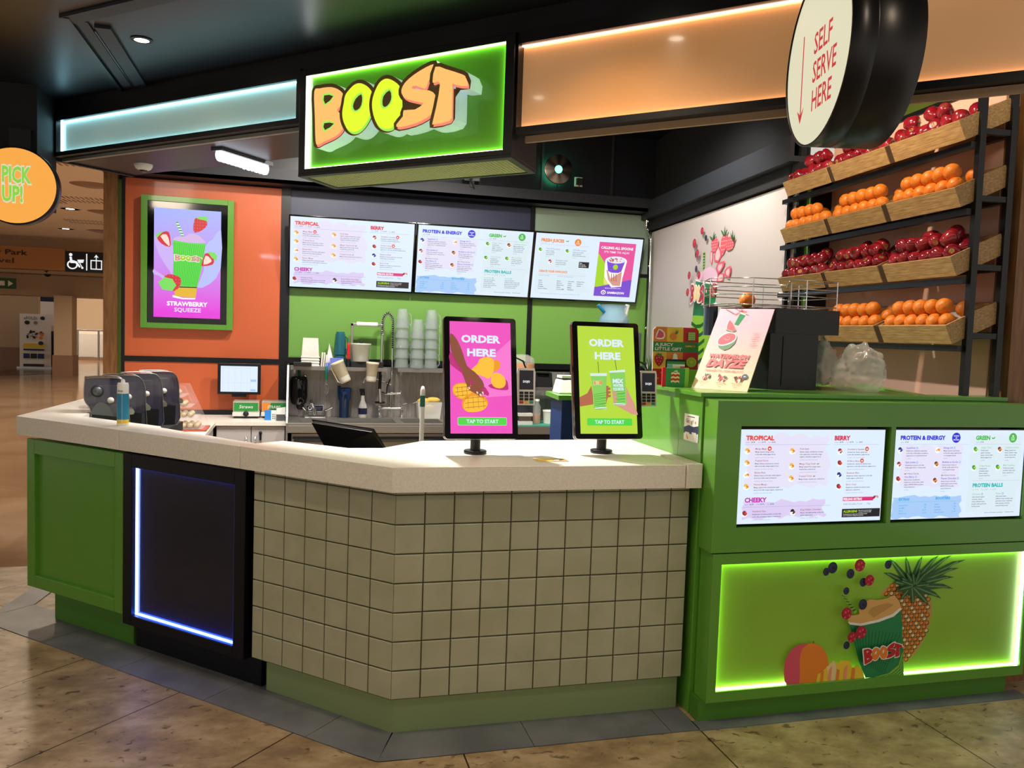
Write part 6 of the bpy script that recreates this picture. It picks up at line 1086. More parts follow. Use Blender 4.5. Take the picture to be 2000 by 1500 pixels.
b = MB().m('rubber').tube([(-.105, -.03, .42), (-.108, -.03, .26)], .014, 10); b.m('chrome').tube([(-.106, -.03, .45), (-.106, -.03, .415)], .013, 10); b.tube([(-.108, -.03, .26), (-.105, -.035, .22), (-.10, -.04, .14)], .012, 10); b.m('rubber').tube([(-.09, -.04, .235), (-.05, -.05, .22), (-.045, -.05, .28), (-.02, -.05, .35)], .007, 8); b.build('spray_handle', t)
MB().m('chrome').tube([(-.005, 0, .30), (-.12, -.02, .345), (-.21, -.03, .36), (-.245, -.03, .35), (-.25, -.03, .31)], [.009, .008, .008, .009, .010], 10).build('swing_spout', t)
# tub of scraps
t = thing('scrap_tub', 'square cloudy tub with yellow cloths at the right end of the sink', 'tub', (1.17, 7.33, .76)); b = MB().m('cloudy'); b.add([(-.095, -.06, 0), (.095, -.06, 0), (.095, .06, 0), (-.095, .06, 0), (-.11, -.07, .15), (.11, -.07, .15), (.11, .07, .15), (-.11, .07, .15)], [(3, 2, 1, 0), (0, 1, 5, 4), (1, 2, 6, 5), (2, 3, 7, 6), (3, 0, 4, 7)]); b.build('tub', t)
mat('cloth_yellow', '#e8c860', .8); b = MB().m('cloth_yellow'); b.ball((-.05, 0, .15), (.06, .05, .035), 10); b.ball((.04, .02, .16), (.07, .045, .03), 10); b.ball((0, -.03, .08), (.05, .02, .05), 10); b.m('steel').tube([(-.15, 0, .13), (-.09, 0, .15), (.05, 0, .13)], .004, 6); b.build('cloths', t)
# POS till back, mop handle
t = thing('till_screen', 'black touch-screen till seen from behind in the counter gap', 'till', (.26, 4.05, .73))
b = MB().m('black'); v = [(-.175, 0.02, .345), (.115, .0, .30), (.185, .02, .20), (-.10, .05, .20), (-.16, .16, .305), (.10, .14, .265), (.20, .13, .10), (-.07, .15, .12)]
b.add([(-.178, .03, .348), (.105, -.03, .312), (.178, .02, .21), (-.105, .06, .215), (-.178, .04, .365) , (.112, -.02, .328), (.20, .05, .20), (-.09, .10, .20)], [(0, 1, 2, 3)[::-1], (4, 5, 6, 7), (0, 4, 5, 1), (1, 5, 6, 2), (2, 6, 7, 3), (3, 7, 4, 0)]); b.build('screen', t, .004)
b = MB().m('charcoal'); b.add([(-.06, .02, .30), (.06, -.005, .285), (.08, .02, .235), (-.04, .04, .24)], [(0, 1, 2, 3), (3, 2, 1, 0)]); b.m('black'); b.prism([(-.11, .04), (.19, .01), (.20, .13), (-.08, .15)], .0, .03); b.prism([(-.02, .06), (.08, .05), (.08, .10), (-.02, .10)], .03, .24); b.build('stand', t, .003)
tag(MB().m('charcoal').box(.02, .56, 3.94, 4.36, .0, .728).build('till_drawer_unit'), 'dark cupboard under the till', 'cabinet')
t = thing('mop_handle', 'white pole with green band and grey cap standing behind the counter', 'broom', (.655, 4.32, 0)); b = MB().m('white').lathe([(.0125, .0), (.0125, 1.165)], n=14); b.build('pole', t); MB().m('handle_green').lathe([(.0135, 1.145), (.0135, 1.205)], n=14).build('band', t); MB().m('offwhite').lathe([(.0135, 1.205), (.0125, 1.235), (.008, 1.252), (0, 1.256)], n=14).build('cap', t)
MB().m('handle_green').box(-.15, .15, -.025, .025, .0, .05).build('brush_head', t)

# ---------------------------------------------------------------- right of the sink
t = thing('side_bench', 'steel bench with green mats between sink and blue cabinet', 'bench', (1.9, 6.9, 0)); T = Matrix.Translation((-1.9, -6.9, 0))
b = MB(T).m('steel_soft'); b.box(1.42, 3.1, 6.72, 7.42, .72, .755); b.box(1.42, 3.1, 6.72, 6.735, .69, .72); b.build('top', t); MB(T).m('steel_splash').box(1.42, 3.1, 7.42, 7.44, .755, 1.2).build('splashback', t); MB(T).m('charcoal').box(1.45, 3.05, 6.80, 7.4, .05, .715).build('carcass', t)
mat('mat_green', '#3d9c84', .6); MB(T).m('mat_green').box(1.5, 2.9, 6.75, 7.15, .756, .762).build('mat', t)
tag(MB().m('steel').box(0, .46, 0, .4, 0, .06).build('steel_insert', None, .004, loc=(1.44, 5.9, .70)), 'low pale steel counter end behind the pink order screen', 'counter'); bpy.data.objects['steel_insert'].location = (1.50, 5.9, .64)
tag(MB().m('charcoal').box(1.5, 1.96, 5.92, 6.28, 0, .638).build('low_cabinet'), 'dark low cabinet behind the pink order screen', 'cabinet')
t = thing('juice_dispenser', 'round orange juice dispenser with clear domed lid behind the first card reader', 'juice dispenser', (1.93, 6.95, .76)); mat('juice', '#e08a30', .25); MB().m('juice').lathe([(.105, .36), (.11, .38), (.11, .53)], n=28).build('juice', t); MB().m('clear_plastic').lathe([(.113, .36), (.113, .545), (.115, .55), (.10, .585), (.05, .61), (0, .615)], n=28).build('clear_tank', t); b = MB().m('charcoal').lathe([(.11, 0), (.11, .36)], n=24); b.build('base', t)
t = thing('receipt_printer', 'black receipt printer on a steel wall ledge', 'printer', (2.17, 7.15, 1.078)); b = MB().m('black'); b.add([(-.09, -.09, 0), (.09, -.09, 0), (.09, .09, 0), (-.09, .09, 0), (-.09, -.05, .13), (.09, -.05, .13), (.09, .09, .135), (-.09, .09, .135)], [(3, 2, 1, 0), (0, 1, 5, 4), (1, 2, 6, 5), (2, 3, 7, 6), (3, 0, 4, 7), (4, 5, 6, 7)]); b.build('body', t, .006); MB().m('charcoal').box(-.06, .06, -.09, -.05, .125, .135).build('paper_slot', t)
tag(MB().m('steel_soft').box(0, .42, 0, .30, 0, .03).build('steel_ledge', loc=(2.04, 7.03, 1.047)), 'steel ledge under the receipt printer', 'shelf')
t = thing('sauce_bottle', 'clear bottle with amber honey under the steel ledge', 'bottle', (2.07, 6.92, .763)); mat('amber', '#c47a20', .15); MB().m('amber').lathe([(.034, 0), (.036, .005), (.036, .08)], n=18).build('honey', t); MB().m('clear_plastic').lathe([(.0375, 0), (.0375, .15), (.022, .18), (.022, .20)], n=18).build('bottle', t); MB().m('offwhite').lathe([(.024, .195), (.024, .215), (0, .217)], n=14).build('cap', t)
t = thing('ingredient_tub', 'cream round tub on the green mat', 'tub', (2.20, 6.93, .763)); MB().m('pale_tub').lathe([(.058, 0), (.064, .10), (.066, .105), (0, .106)], n=22).build('body', t); MB().m('offwhite').lathe([(.067, .105), (.067, .118), (0, .12)], n=22).build('lid', t)
t = thing('plastic_bottle', 'white squeezy bottle at the end of the green mat', 'bottle', (2.31, 6.9, .763)); MB().m('offwhite').lathe([(.026, 0), (.028, .15), (.015, .18), (.012, .2)], n=16).build('body', t); MB().m('print_red').lathe([(.012, .2), (.006, .225), (0, .226)], n=12).build('tip', t)
t = thing('steel_cup', 'steel cup and tray under the card reader beside the pink screen', 'holder', (1.97, 6.85, .763)); MB().m('offwhite').box(-.10, .03, -.06, .06, .0, .03).build('tray', t); MB().m('offwhite').box(-.10, .03, -.06, .06, .075, .10).build('top_tray', t); MB().m('steel').box(-.09, .02, -.05, .05, .03, .075).build('middle', t)
# blue cabinet with green ledge
t = thing('blue_cabinet', 'navy blue cabinet with thick green ledge behind the green order screen', 'cabinet', (1.9, 4.6, 0)); T = Matrix.Translation((-1.9, -4.6, 0)); mat('navy_cab', '#17356a', .4)
MB(T).m('navy_cab').prism([(1.495, 4.49), (2.4, 4.49), (2.4, 4.78), (1.52, 4.78)], .0, 1.178).build('body', t, .003); MB(T).m('green').prism([(1.46, 4.45), (2.42, 4.45), (2.42, 4.80), (1.49, 4.80)], 1.179, 1.205).build('ledge', t, .003)
t = thing('label_printer', 'small white label printer on the green ledge', 'printer', (1.585, 4.65, 1.206)); b = MB().m('white'); b.add([(-.08, -.07, 0), (.08, -.07, 0), (.08, .07, 0), (-.08, .07, 0), (-.06, -.04, .08), (.08, -.04, .085), (.08, .07, .085), (-.06, .07, .08)], [(3, 2, 1, 0), (0, 1, 5, 4), (1, 2, 6, 5), (2, 3, 7, 6), (3, 0, 4, 7), (4, 5, 6, 7)]); b.build('body', t, .006); b = MB().m('rubber').box(-.05, .07, -.03, .06, .081, .09); b.m('white').box(-.055, .08, -.04, .06, .09, .105); b.build('lid', t)
t = thing('green_screen_panel', 'translucent green screen panel standing at the back bench', 'panel', (2.62, 6.8, .758)); mat('green_pane', '#3f7a2c', .2, alpha=.8); MB().m('green_pane').box(-.28, .30, -.005, .005, .1, .75).build('pane', t); b = MB().m('steel'); b.box(-.29, -.275, -.01, .01, 0, .76); b.box(.295, .31, -.01, .01, 0, .76); b.build('post', t)
# clear jug with scoop on top of a tall grey machine
t = thing('ice_scoop_bin', 'clear bluish jug holding a white scoop, behind the green order screen', 'jug', (2.62, 6.55, 1.61)); mat('blue_clear', '#9cc4d8', .08, alpha=.45)
MB().m('blue_clear').lathe([(.10, 0), (.125, .05), (.13, .09), (.105, .15), (.115, .21), (.12, .215), (.11, .21), (.10, .15), (.12, .09), (.115, .05), (0, .01)], n=24).build('jug', t)
b = MB().m('label_blue').tube([(-.10, -.03, .15), (-.15, -.05, .19), (-.165, -.05, .21)], .016, 8); b.build('spout', t)
b = MB().m('white').tube([(.10, -.05, .22), (.085, -.05, .12), (.06, -.05, .08), (.0, -.06, .03)], [.02, .014, .022, .045], 10); b.build('scoop', t)
t = thing('ice_machine', 'grey machine body hidden behind the green order screen', 'machine', (2.62, 6.6, .758)); MB().m('grey_metal').box(-.20, .20, -.2, .16, 0, .84).build('body', t, .01)
# review card on green wall
t = thing('review_card', 'small white and blue review card stuck on the green side wall', 'card', fr((1.5985, 3.082, 1.185), (0, -1, 0)))
a = Art(1, 1, 0, 0, .0); a.z = .001; a.rrect('print_white', -.063, -.058, .063, .054, .010); a.poly('print_blue', [(-.063, -.004), (-.02, .008), (.02, .004), (.063, .012), (.063, -.02), (.02, -.03), (.0, -.028), (-.04, -.024), (-.063, -.03)])
for i, (ch, c) in enumerate(zip('Google', ('print_blue', 'print_red', 'print_yellow', 'print_blue', 'print_midgreen', 'print_red'))): a.text(c, ch, -.045 + i*.0155, .018, .017, None, .02, lift=(i == 0))
a.rect('print_black', -.035, .043, .03, .046); a.rect('print_white', -.05, -.05, -.012, -.022); a.ell('print_salmon', -.032, -.04, .006, .01, 8); a.ell('print_orange', -.024, -.046, .006, .007, 8); a.rect('print_white', .012, -.05, .05, -.018); a.build('print', t)
MB().m('white').box(-.063, .063, -.058, .054, -.0012, .0008).build('card', t)
# ---------------------------------------------------------------- on the green unit
ZT = 1.3385
t = thing('gift_card_board', 'bright patterned board reading A JUICY LITTLE GIFT on the green ledge', 'display board', fr((1.70, 3.46, ZT), (1, -.06, 0), (0, .05, 1)))
bw, bh = .112, .268; b = MB().m('paper'); b.prism([(x, y) for x, y in [(-bw, 0), (bw, 0), (bw, bh - .014), (bw - .014, bh), (-bw + .014, bh), (-bw, bh - .014)]], -.004, 0); b.build('board', t)
a = Art(2*bw/1000, -bh/1000, -bw, bh, .0001)
ys = [0, 255, 430, 725, 1000]; xs = [0, 300, 660, 1000]
for (i, j, c) in ((0, 0, 'print_orange'), (1, 0, 'print_yellow'), (2, 0, 'print_red'), (0, 2, 'print_yellow'), (1, 2, 'print_orange'), (2, 2, 'print_red'), (0, 3, 'print_red'), (1, 3, 'print_yellow'), (2, 3, 'print_limegreen')):
    x0, x1, y0, y1 = xs[i], xs[i+1], ys[j], ys[j+1]; k = 40
    p = [(x0, y0), (x1, y0), (x1, y1), (x0, y1)]
    if (i, j) == (0, 0): p = [(x0 + k*1.4, y0 + 3), (x1, y0 + 3), (x1, y1), (x0, y1), (x0, y0 + k*1.3)]
    if (i, j) == (2, 0): p = [(x0, y0 + 3), (x1 - k*1.4, y0 + 3), (x1, y0 + k*1.3), (x1, y1), (x0, y1)]
    a.poly(c, p, 0, i + j == 0)
a.rect('print_midgreen', 0, 255, 1000, 430); a.text('print_white', 'A JUICY', 45, 330, 52, 400, .04); a.text('print_white', 'LITTLE GIFT', 45, 405, 52, 590, .04)
logo(a, 700, 345, 240, 40, 'print_midgreen', 'print_orange', 'print_yellow')
a.poly('print_white', [(110, 40), (235, 90), (250, 170), (190, 215), (40, 200)], 2); a.poly('print_pink', [(120, 55), (215, 100), (225, 165), (180, 195), (60, 190)], 1)
a.ell('print_orange', 440, 165, 70, 62, 16); [a.poly('print_midgreen', [(470, 120), (500 + 60*math.cos(q), 60 - 60*math.sin(q)*.6 + 10), (510, 125)]) for q in (.1, .7, 1.4)]
a.rect('print_limegreen', 755, 80, 915, 220); a.z += a.dz
for i in range(4):
    for j in range(4): a.ell('print_white', 778 + i*38, 98 + j*34, 9, 7, 6, lift=False)
a.poly('print_red', [(30, 520), (130, 480), (230, 520), (215, 610), (130, 690), (45, 610)], 2); a.poly('print_midgreen', [(80, 500), (110, 450), (140, 470), (190, 455), (170, 505)]); a.z += a.dz
for x, y in ((80, 540), (130, 530), (180, 545), (100, 590), (160, 600), (130, 640)): a.ell('print_white', x, y, 8, 7, 6, lift=False)
a.poly('print_white', [(420, 560), (440, 470), (480, 450), (520, 480), (540, 570), (540, 640), (400, 640)], 1)
a.ell('print_limegreen', 840, 600, 115, 88, 20); a.ell('print_yellow', 840, 600, 98, 74, 20); a.ell('print_limegreen', 840, 600, 88, 66, 20)
for i in range(5): q = i*math.pi/5; a.line('print_yellow', 840 - 88*math.cos(q), 600 - 66*math.sin(q), 840 + 88*math.cos(q), 600 + 66*math.sin(q), 8)
a.z += a.dz
for x, y in ((60, 800), (180, 790), (110, 890), (220, 900), (60, 960)):
    for i in range(3): q = i*1.05; a.poly('print_orange', [(x - 30*math.cos(q), y - 24*math.sin(q)), (x + 8*math.sin(q), y - 8*math.cos(q)), (x + 30*math.cos(q), y + 24*math.sin(q)), (x - 8*math.sin(q), y + 8*math.cos(q))], 0, False)
a.build('print', t)
t = thing('gift_card_box', 'small green and yellow card holder box in front of the patterned board', 'card holder', fr((1.645, 3.345, ZT), (1, -.35, 0)))
b = MB(); b.m('print_red').box(-.060, -.045, 0, .085, -.02, .02); b.m('print_midgreen').box(-.045, .038, 0, .082, -.02, .022); b.m('print_limegreen').box(.038, .056, 0, .085, -.02, .02); b.build('box', t)
b = MB().m('rubber'); b.prism([(-.045, .06), (.046, .06), (.046, .116), (.042, .122), (-.041, .122), (-.045, .116)], -.018, -.012); b.build('back_plate', t)
b = MB(); b.m('paper').box(-.038, .040, .07, .112, -.011, -.008); a = Art(1, 1, 0, 0, -.0079); a.ms, a.v, a.f, a.mi, a.sm = b.ms, b.v, b.f, b.mi, b.sm
a.rect('print_midgreen', -.038, .100, .040, .112); mat('print_teal', '#7fb8b4', .5); a.rect('print_teal', -.038, .084, -.014, .099); a.rect('print_cream', -.013, .084, .018, .092); a.rect('print_pink', .019, .082, .040, .092); a.rect('print_lightpink', -.038, .078, .018, .083); a.build('cards', t)
a = Art(1, 1, 0, 0, .0222)
for i in range(5):
    a.poly('print_red' if i % 2 else 'print_cream', [(-.022, .018 + i*.009), (-.012, .022 + i*.009), (-.003, .018 + i*.009), (.007, .022 + i*.009), (.015, .018 + i*.009), (.015, .026 + i*.009), (.007, .030 + i*.009), (-.003, .026 + i*.009), (-.012, .030 + i*.009), (-.022, .026 + i*.009)])
a.poly('print_white', [(-.012, .068), (-.004, .075), (-.002, .066), (.004, .075), (.006, .066)]); a.build('print', t)
# leaning poster
e_ = Vector((.6093, -.7929, 0)); ub = Vector((.275*.7929, .275*.6093, .365)).normalized()
t = thing('leaning_poster', 'pink poster board with a watermelon picture leaning on the black machine', 'poster', fr((1.689 + .6093*.128, 3.275 - .7929*.128, ZT), e_, ub))
mat('poster_pink', '#eec3c4', .5); m = mat('poster_ground', '#eec3c4', .5); N, L, bs = nodes_of(m); tc = N.new('ShaderNodeTexCoord'); sp = N.new('ShaderNodeSeparateXYZ'); cr = N.new('ShaderNodeValToRGB'); L.new(tc.outputs['Generated'], sp.inputs[0]); L.new(sp.outputs['Y'], cr.inputs[0]); L.new(cr.outputs[0], bs.inputs['Base Color'])
cr.color_ramp.elements[0].color = hexc('#f2dcb4'); cr.color_ramp.elements[0].position = .1; cr.color_ramp.elements[1].color = hexc('#f0b8c6'); cr.color_ramp.elements[1].position = .8
PWd, PHt = .128, .452; MB().m('poster_ground').box(-PWd, PWd, 0, PHt, -.005, 0).build('board', t)
a = Art(2*PWd/1000, -PHt/1000, -PWd, PHt, .0002); P = ART['wm']; mat('print_melon', '#e0606c', .5); mat('print_rind', '#6a9468', .5); mat('print_rose', '#dd7478', .5)
a.poly('print_cupgreen', P['cup']); a.poly('print_white', P['lid']); a.poly('print_melon', P['lid'][:1] + P['lid'][1:2] + [(P['lid'][1][0], P['lid'][1][1] - 18), (P['lid'][0][0], P['lid'][0][1] - 18)])
a.poly('print_white', P['slice'], 0); c = P['slice']; cx = sum(p[0] for p in c)/len(c); cy = sum(p[1] for p in c)/len(c); a.poly('print_melon', [(cx + (p[0]-cx)*.86, cy + (p[1]-cy)*.86 - 6) for p in c]); a.poly('print_rind', P['slicer'])
a.poly('print_rind', P['half'], 1); a.poly('print_white', P['halft'], 2); a.poly('print_melon', P['halfr'], 2); a.z += a.dz
for x, y in ((P['halfr'][i][0]*.6 + P['halfr'][(i+4) % 9][0]*.4, P['halfr'][i][1]*.6 + P['halfr'][(i+4) % 9][1]*.4) for i in range(9)): a.ell('print_white', x, y, 5, 4, 5, lift=False)
q = P['wt']; a.text('print_rose', 'WATERMELON', q[0][0], q[3][1] - 3, q[3][1] - q[0][1], q[1][0] - q[0][0], .055, .12); q = P['dz']; a.text('print_rose', 'DAYZE', q[0][0], q[3][1] - 2, q[3][1] - q[0][1] - 6, q[1][0] - q[0][0], .09, .25)
q = P['ser']; a.text('print_rose', 'Seriously tho, what day is it?', q[0][0] + 10, q[3][1] - 8, 22, q[1][0] - q[0][0] - 20, .02, .2)
a.z += a.dz
for k, (x, y) in enumerate((P['i1'][0], P['i2'][0], P['i3'][0])):
    rnd = random.Random(k)
    for i in range(12): a.ell(rnd.choice(['print_pink', 'print_melon', 'print_leaf', 'print_white', 'print_crimson']), x + rnd.uniform(-75, 75), y + rnd.uniform(-28, 22), 22, 12, 7, rnd.uniform(0, 3), lift=False)
    a.text('print_brown', ('WATERMELON CRUSH', 'SUMMER STRAWBERRY', 'TROPICAL WATERMELON')[k], x, y + 62, 9, 190, .02, align='c', lift=False); a.text('print_brown', 'melon, juice & ice', x, y + 82, 7, 120, .01, align='c', lift=False); a.text('print_brown', '100kcal', x, y + 105, 7, 60, .01, align='c', lift=False)
mat('print_slate', '#4c6474', .5); x, y = P['i4'][0]; a.ell('print_slate', x, y, 50, 29, 18); a.text('print_white', 'M', x, y + 9, 16, 34, .04, align='c')
for i, l in enumerate(('melon', 'lime', 'strawberry', 'apple', 'mint', 'sorbet', 'ice')): a.text('print_rose', l, 835, 318 + i*27, 12, (130, 90, 150, 120, 70, 120, 90)[i], .02, align='c', lift=(i == 0))
a.build('print', t)
# black juicer with wire basket
t = thing('juicing_machine', 'large black juicing machine with wide overhanging hopper on the green ledge', 'juicer', (2.0, 3.3, ZT)); T = Matrix.Translation((-2.0, -3.3, -ZT))
b = MB(T).m('black'); b.prism([(2.06, 3.26), (2.325, 3.28), (2.325, 3.68), (2.03, 3.68), (1.95, 3.49)], ZT, 1.592); b.build('body', t, .004); b = MB(T).m('charcoal'); b.box(2.13, 2.134, 3.262, 3.27, ZT + .02, 1.58); b.build('door_seam', t)
b = MB(T).m('black'); b.prism([(2.085, 3.265), (2.44, 3.29), (2.44, 3.70), (2.06, 3.70), (1.935, 3.49)], 1.5925, 1.706); b.build('hopper', t, .006)
b = MB(T).m('navy_cab') if False else MB(T); mat('juicer_blue', '#1c2c44', .3, coat=.3); b.m('juicer_blue'); b.prism([(1.875, 3.53), (1.925, 3.50), (2.0, 3.64), (1.935, 3.66)], 1.575, 1.712); b.build('side_cover', t, .02)
# basket
t = thing('wire_basket', 'round-ended chrome wire basket standing on the juicing machine', 'basket', (2.17, 3.50, 1.707)); b = MB().m('chrome')
def ringp(z): return [(-.30, -.02, z), (-.22, .19, z), (.12, .21, z), (.28, .14, z), (.285, -.16, z), (.10, -.19, z), (-.16, -.16, z)]
for z in (.015, .06, .095, .135): b.tube(ringp(z), .0028, 6, False, True)
for (x, y, z) in ringp(0): b.tube([(x, y, 0.001), (x, y, .137)], .0025, 6)
for i in range(6): b.tube([(-.24 + i*.09, -.15, .015), (-.24 + i*.09, .18, .015)], .002, 5)
b.tube([(.0, -.18, .10), (.0, -.195, .125), (.01, -.2, .12), (.012, -.2, .04), (.005, -.19, .03)], .003, 6); b.tube([(-.30, -.02, .1), (-.315, -.05, .12), (-.31, -.07, .06), (-.30, -.04, .05)], .003, 6)
b.build('wires', t)
# fruit kinds
def orange_mat():
    m = noisy('orange_skin', '#ea8a2a', '#d9741c', 60, .42, 2, bump=.25, lo=.3, hi=.7); return m
orange_mat(); noisy('apple_skin', '#7c1220', '#a82a34', 5, .16, 3, coat=.5, lo=.45, hi=.75); mat('apple_yellow', '#d8b86a', .3); mat('stem_brown', '#3c2a18', .7)
def mk_orange():
    b = MB().m('orange_skin').lathe([(0, -.0375)] + [(.039*math.sin(math.pi*i/10), -.0375*math.cos(math.pi*i/10)) for i in range(1, 10)] + [(.003, .0368), (0, .0355)], n=16); b.m('stem_brown').ball((0, 0, .0365), (.0032, .0032, .0016), 6); return b.build('orange')
def mk_apple():
    pr = [(0, -.0335), (.006, -.0355), (.012, -.037), (.022, -.0345), (.031, -.020), (.037, .0), (.040, .014), (.037, .028), (.027, .037), (.013, .036), (.006, .029), (0, .024)]
    b = MB().m('apple_yellow').lathe(pr[:3], n=16, sq=(1, .96)); b.m('apple_skin').lathe(pr[2:10], n=16, sq=(1, .96)); b.m('apple_yellow').lathe(pr[9:], n=16, sq=(1, .96))
    o = b.build('apple'); s_ = MB().m('stem_brown').tube([(0, 0, .024), (.001, 0, .036), (.004, 0, .046)], .0014, 5).build('stem', o); return o
OR0 = mk_orange(); AP0 = mk_apple(); used0 = set()
def fruit_copy(kind, loc, rot, sc_=1.):
    src = OR0 if kind == 'orange' else AP0
    if kind not in used0: o = src; used0.add(kind)
    else:
        o = src.copy(); COL.objects.link(o)
        for ch in src.children: c = ch.copy(); COL.objects.link(c); c.parent = o
    o.location = loc; o.rotation_euler = rot; o.scale = (sc_,)*3; return o
o = fruit_copy('orange', (2.03, 3.42, 1.707 + .037), (.9, .2, 0), .96); tag(o, 'single orange in the wire basket on the juicing machine, over the poster', 'orange')
# crates
PH = math.radians(5); va = Vector((math.sin(PH), math.cos(PH), 0)); nh = Vector((math.cos(PH), -math.sin(PH), 0)); TI = math.radians(25)
dv = nh*math.cos(TI) + Vector((0, 0, 1))*math.sin(TI); cv = -nh*math.sin(TI) + Vector((0, 0, 1))*math.cos(TI)
LC, DC, HC = .496, .275, .092
def crate(label, y0, z0, group):
    x0 = 2.589 + .0875*y0
    M = Matrix(((va.x, -dv.x, cv.x, x0), (va.y, -dv.y, cv.y, y0), (va.z, -dv.z, cv.z, z0), (0, 0, 0, 1)))   # x along the shelf (away), -y towards the wall, z out of the tray
    t = thing('wooden_crate', label, 'crate', M, group); b = MB().m('oak_crate'); k = .011
    b.box(0, LC, -k, 0, 0, HC); b.build('front_board', t, .001)
    b = MB().m('oak_crate'); b.box(0, LC, -DC, -DC + k, 0, HC); b.build('back_board', t); 
    for x in (0, LC - k): MB().m('oak_crate').box(x, x + k, -DC + k, -k, 0, HC).build('end_board', t)
    MB().m('oak_crate').box(k, LC - k, -DC + k, -k, 0, k).build('bottom_board', t)
    mat('liner', '#e9e2d4', .7); MB().m('liner').box(k + .001, LC - k - .001, -DC + k + .001, -k - .001, k, .052).build('liner', t)
    return M
rows = [(2.478, 'top'), (2.183, 'second'), (1.877, 'third'), (1.570, 'lowest')]
cnt = {(0, 2): (6, 3), (0, 1): (7, 4), (0, 0): (6, 3), (1, 2): (6, 4), (1, 1): (6, 5), (1, 0): (6, 5), (2, 2): (7, 6), (2, 1): (9, 7), (2, 0): (9, 7), (3, 2): (5, 0), (3, 1): (8, 5), (3, 0): (8, 5)}
rnd = random.Random(11); pos_n = ('nearest', 'middle', 'farthest')
for ri, (z0, rn) in enumerate(rows):
    kind = 'apple' if ri % 2 == 0 else 'orange'
    for ci in range(3):
        y0 = 3.055 + ci*.541*math.cos(PH)
        M = crate('slanted oak crate of %ss, %s crate on the %s shelf row' % (kind, pos_n[ci], rn), y0, z0, None)
        n1, n2 = cnt[(ri, ci)]; d = .0775; k = 0
        slots1 = [(i, j) for j in range(2) for i in range(6)][:n1] if kind == 'apple' or True else []
        g = '%ss in the %s crate of the %s row' % (kind, pos_n[ci], rn)
        lb = '%s in the %s crate of the %s shelf row' % ('red apple' if kind == 'apple' else 'orange', pos_n[ci], rn)
        def put(x, y, z, i=0, line='front'):
            if kind == 'apple': rot = (rnd.uniform(-2.2, 2.2), rnd.uniform(-1.3, 1.3), rnd.uniform(0, 6))
            else: rot = (rnd.uniform(-1.4, 1.4), rnd.uniform(-1., 1.), rnd.uniform(0, 6))
            o = fruit_copy(kind, M @ Vector((x + rnd.uniform(-.002, .002), y + rnd.uniform(-.004, .004), z + rnd.uniform(0, .003))), rot, rnd.uniform(.94, 1.02)); tag(o, '%s, %s from near end, %s line, %s crate, %s row' % ('red apple' if kind == 'apple' else 'orange', ORD[i], line, pos_n[ci], rn), kind, g)
        rowsn = [6, max(0, n1 - 6)]
        for j, m_ in enumerate(rowsn):
            st = 0
            order = list(range(6)); 
            if m_ < 6: rnd.shuffle(order)
            for i in order[:m_]: put(.012 + .042 + i*.079, -.053 - j*.075, .052 + .0375, i, ('front', 'middle')[j])
        if n2:
            order = list(range(5)); 
            if n2 < 5: rnd.shuffle(order)
            for i in order[:min(n2, 5)]: put(.012 + .0815 + i*.079, -.091 if n1 > 6 or True else -.06, .052 + .0375 + .058, i, 'raised')
            for i in range(max(0, n2 - 5)): put(.14 + i*.16, -.165, .052 + .0375 + .06, i, 'raised back')
        if ri != 3 or ci: pass
        for i in range(2 if n1 <= 7 else 1): put(.09 + i*.2 + rnd.uniform(0, .05), -.053 - .15, .052 + .0375, i, 'back')
    # spacer blocks between crates
# shelving frame
t = thing('fruit_shelving', 'tall black metal shelving frame carrying four rows of oak crates', 'shelving', (3.0, 3.05, 0))
T = Matrix.Translation((-3.0, -3.05, 0)); b = MB(T).m('black_matt'); mat('post_black', '#101216', .35); b.m('post_black')
def post(y, off, z0, z1, wd=.026, b=b):
    p = Vector((2.865 + .0875*y, y, 0)) + nh*off; q = [p + va*wd/2*s1 + nh*wd/2*s2 for s1, s2 in ((1, 1), (-1, 1), (-1, -1), (1, -1))]; b.prism([(v.x, v.y) for v in q], z0, z1)
def rail(y0, y1, off, z0, z1, wd=.03, b=b):
    q = []
    for y, s in ((y0, 1), (y0, -1), (y1, -1), (y1, 1)): p = Vector((2.865 + .0875*y, y, 0)) + nh*(off + s*wd/2); q.append((p.x, p.y))
    b.prism(q, z0, z1)
FO, RO = -.20, -.045
bp_ = MB(T).m('post_black'); post(3.03, FO, 1.339, 2.72, .03, bp_); bp_.build('post', t); bp_ = MB(T).m('post_black'); post(3.03, RO, 1.339, 2.72, .03, bp_); bp_.build('post', t)
for y, o_ in ((4.705, -.20), (4.705, -.10)): bp_ = MB(T).m('post_black'); post(y, o_, 0, 2.72, .026, bp_); bp_.build('post', t)
for z0, rn in rows:
    r_ = MB(T).m('post_black'); rail(3.03, 4.72, FO - .03, z0 - .032, z0 - .004, .035, r_); rail(3.03, 4.72, RO, z0 + .03, z0 + .06, .03, r_)
    for y in (3.03, 4.70):
        p = Vector((2.865 + .0875*y, y, 0)); q = [p + nh*FO + va*.012, p + nh*FO - va*.012, p + nh*RO - va*.012, p + nh*RO + va*.012]; r_.prism([(v.x, v.y) for v in q], z0 + .03, z0 + .055)
    for ci in range(1, 3):
        y = 3.055 + ci*.541*math.cos(PH) - .022; p = Vector((2.589 + .0875*y, y, z0)); mat('spacer', '#4a3524', .5)
    r_.build('shelf_rail', t)
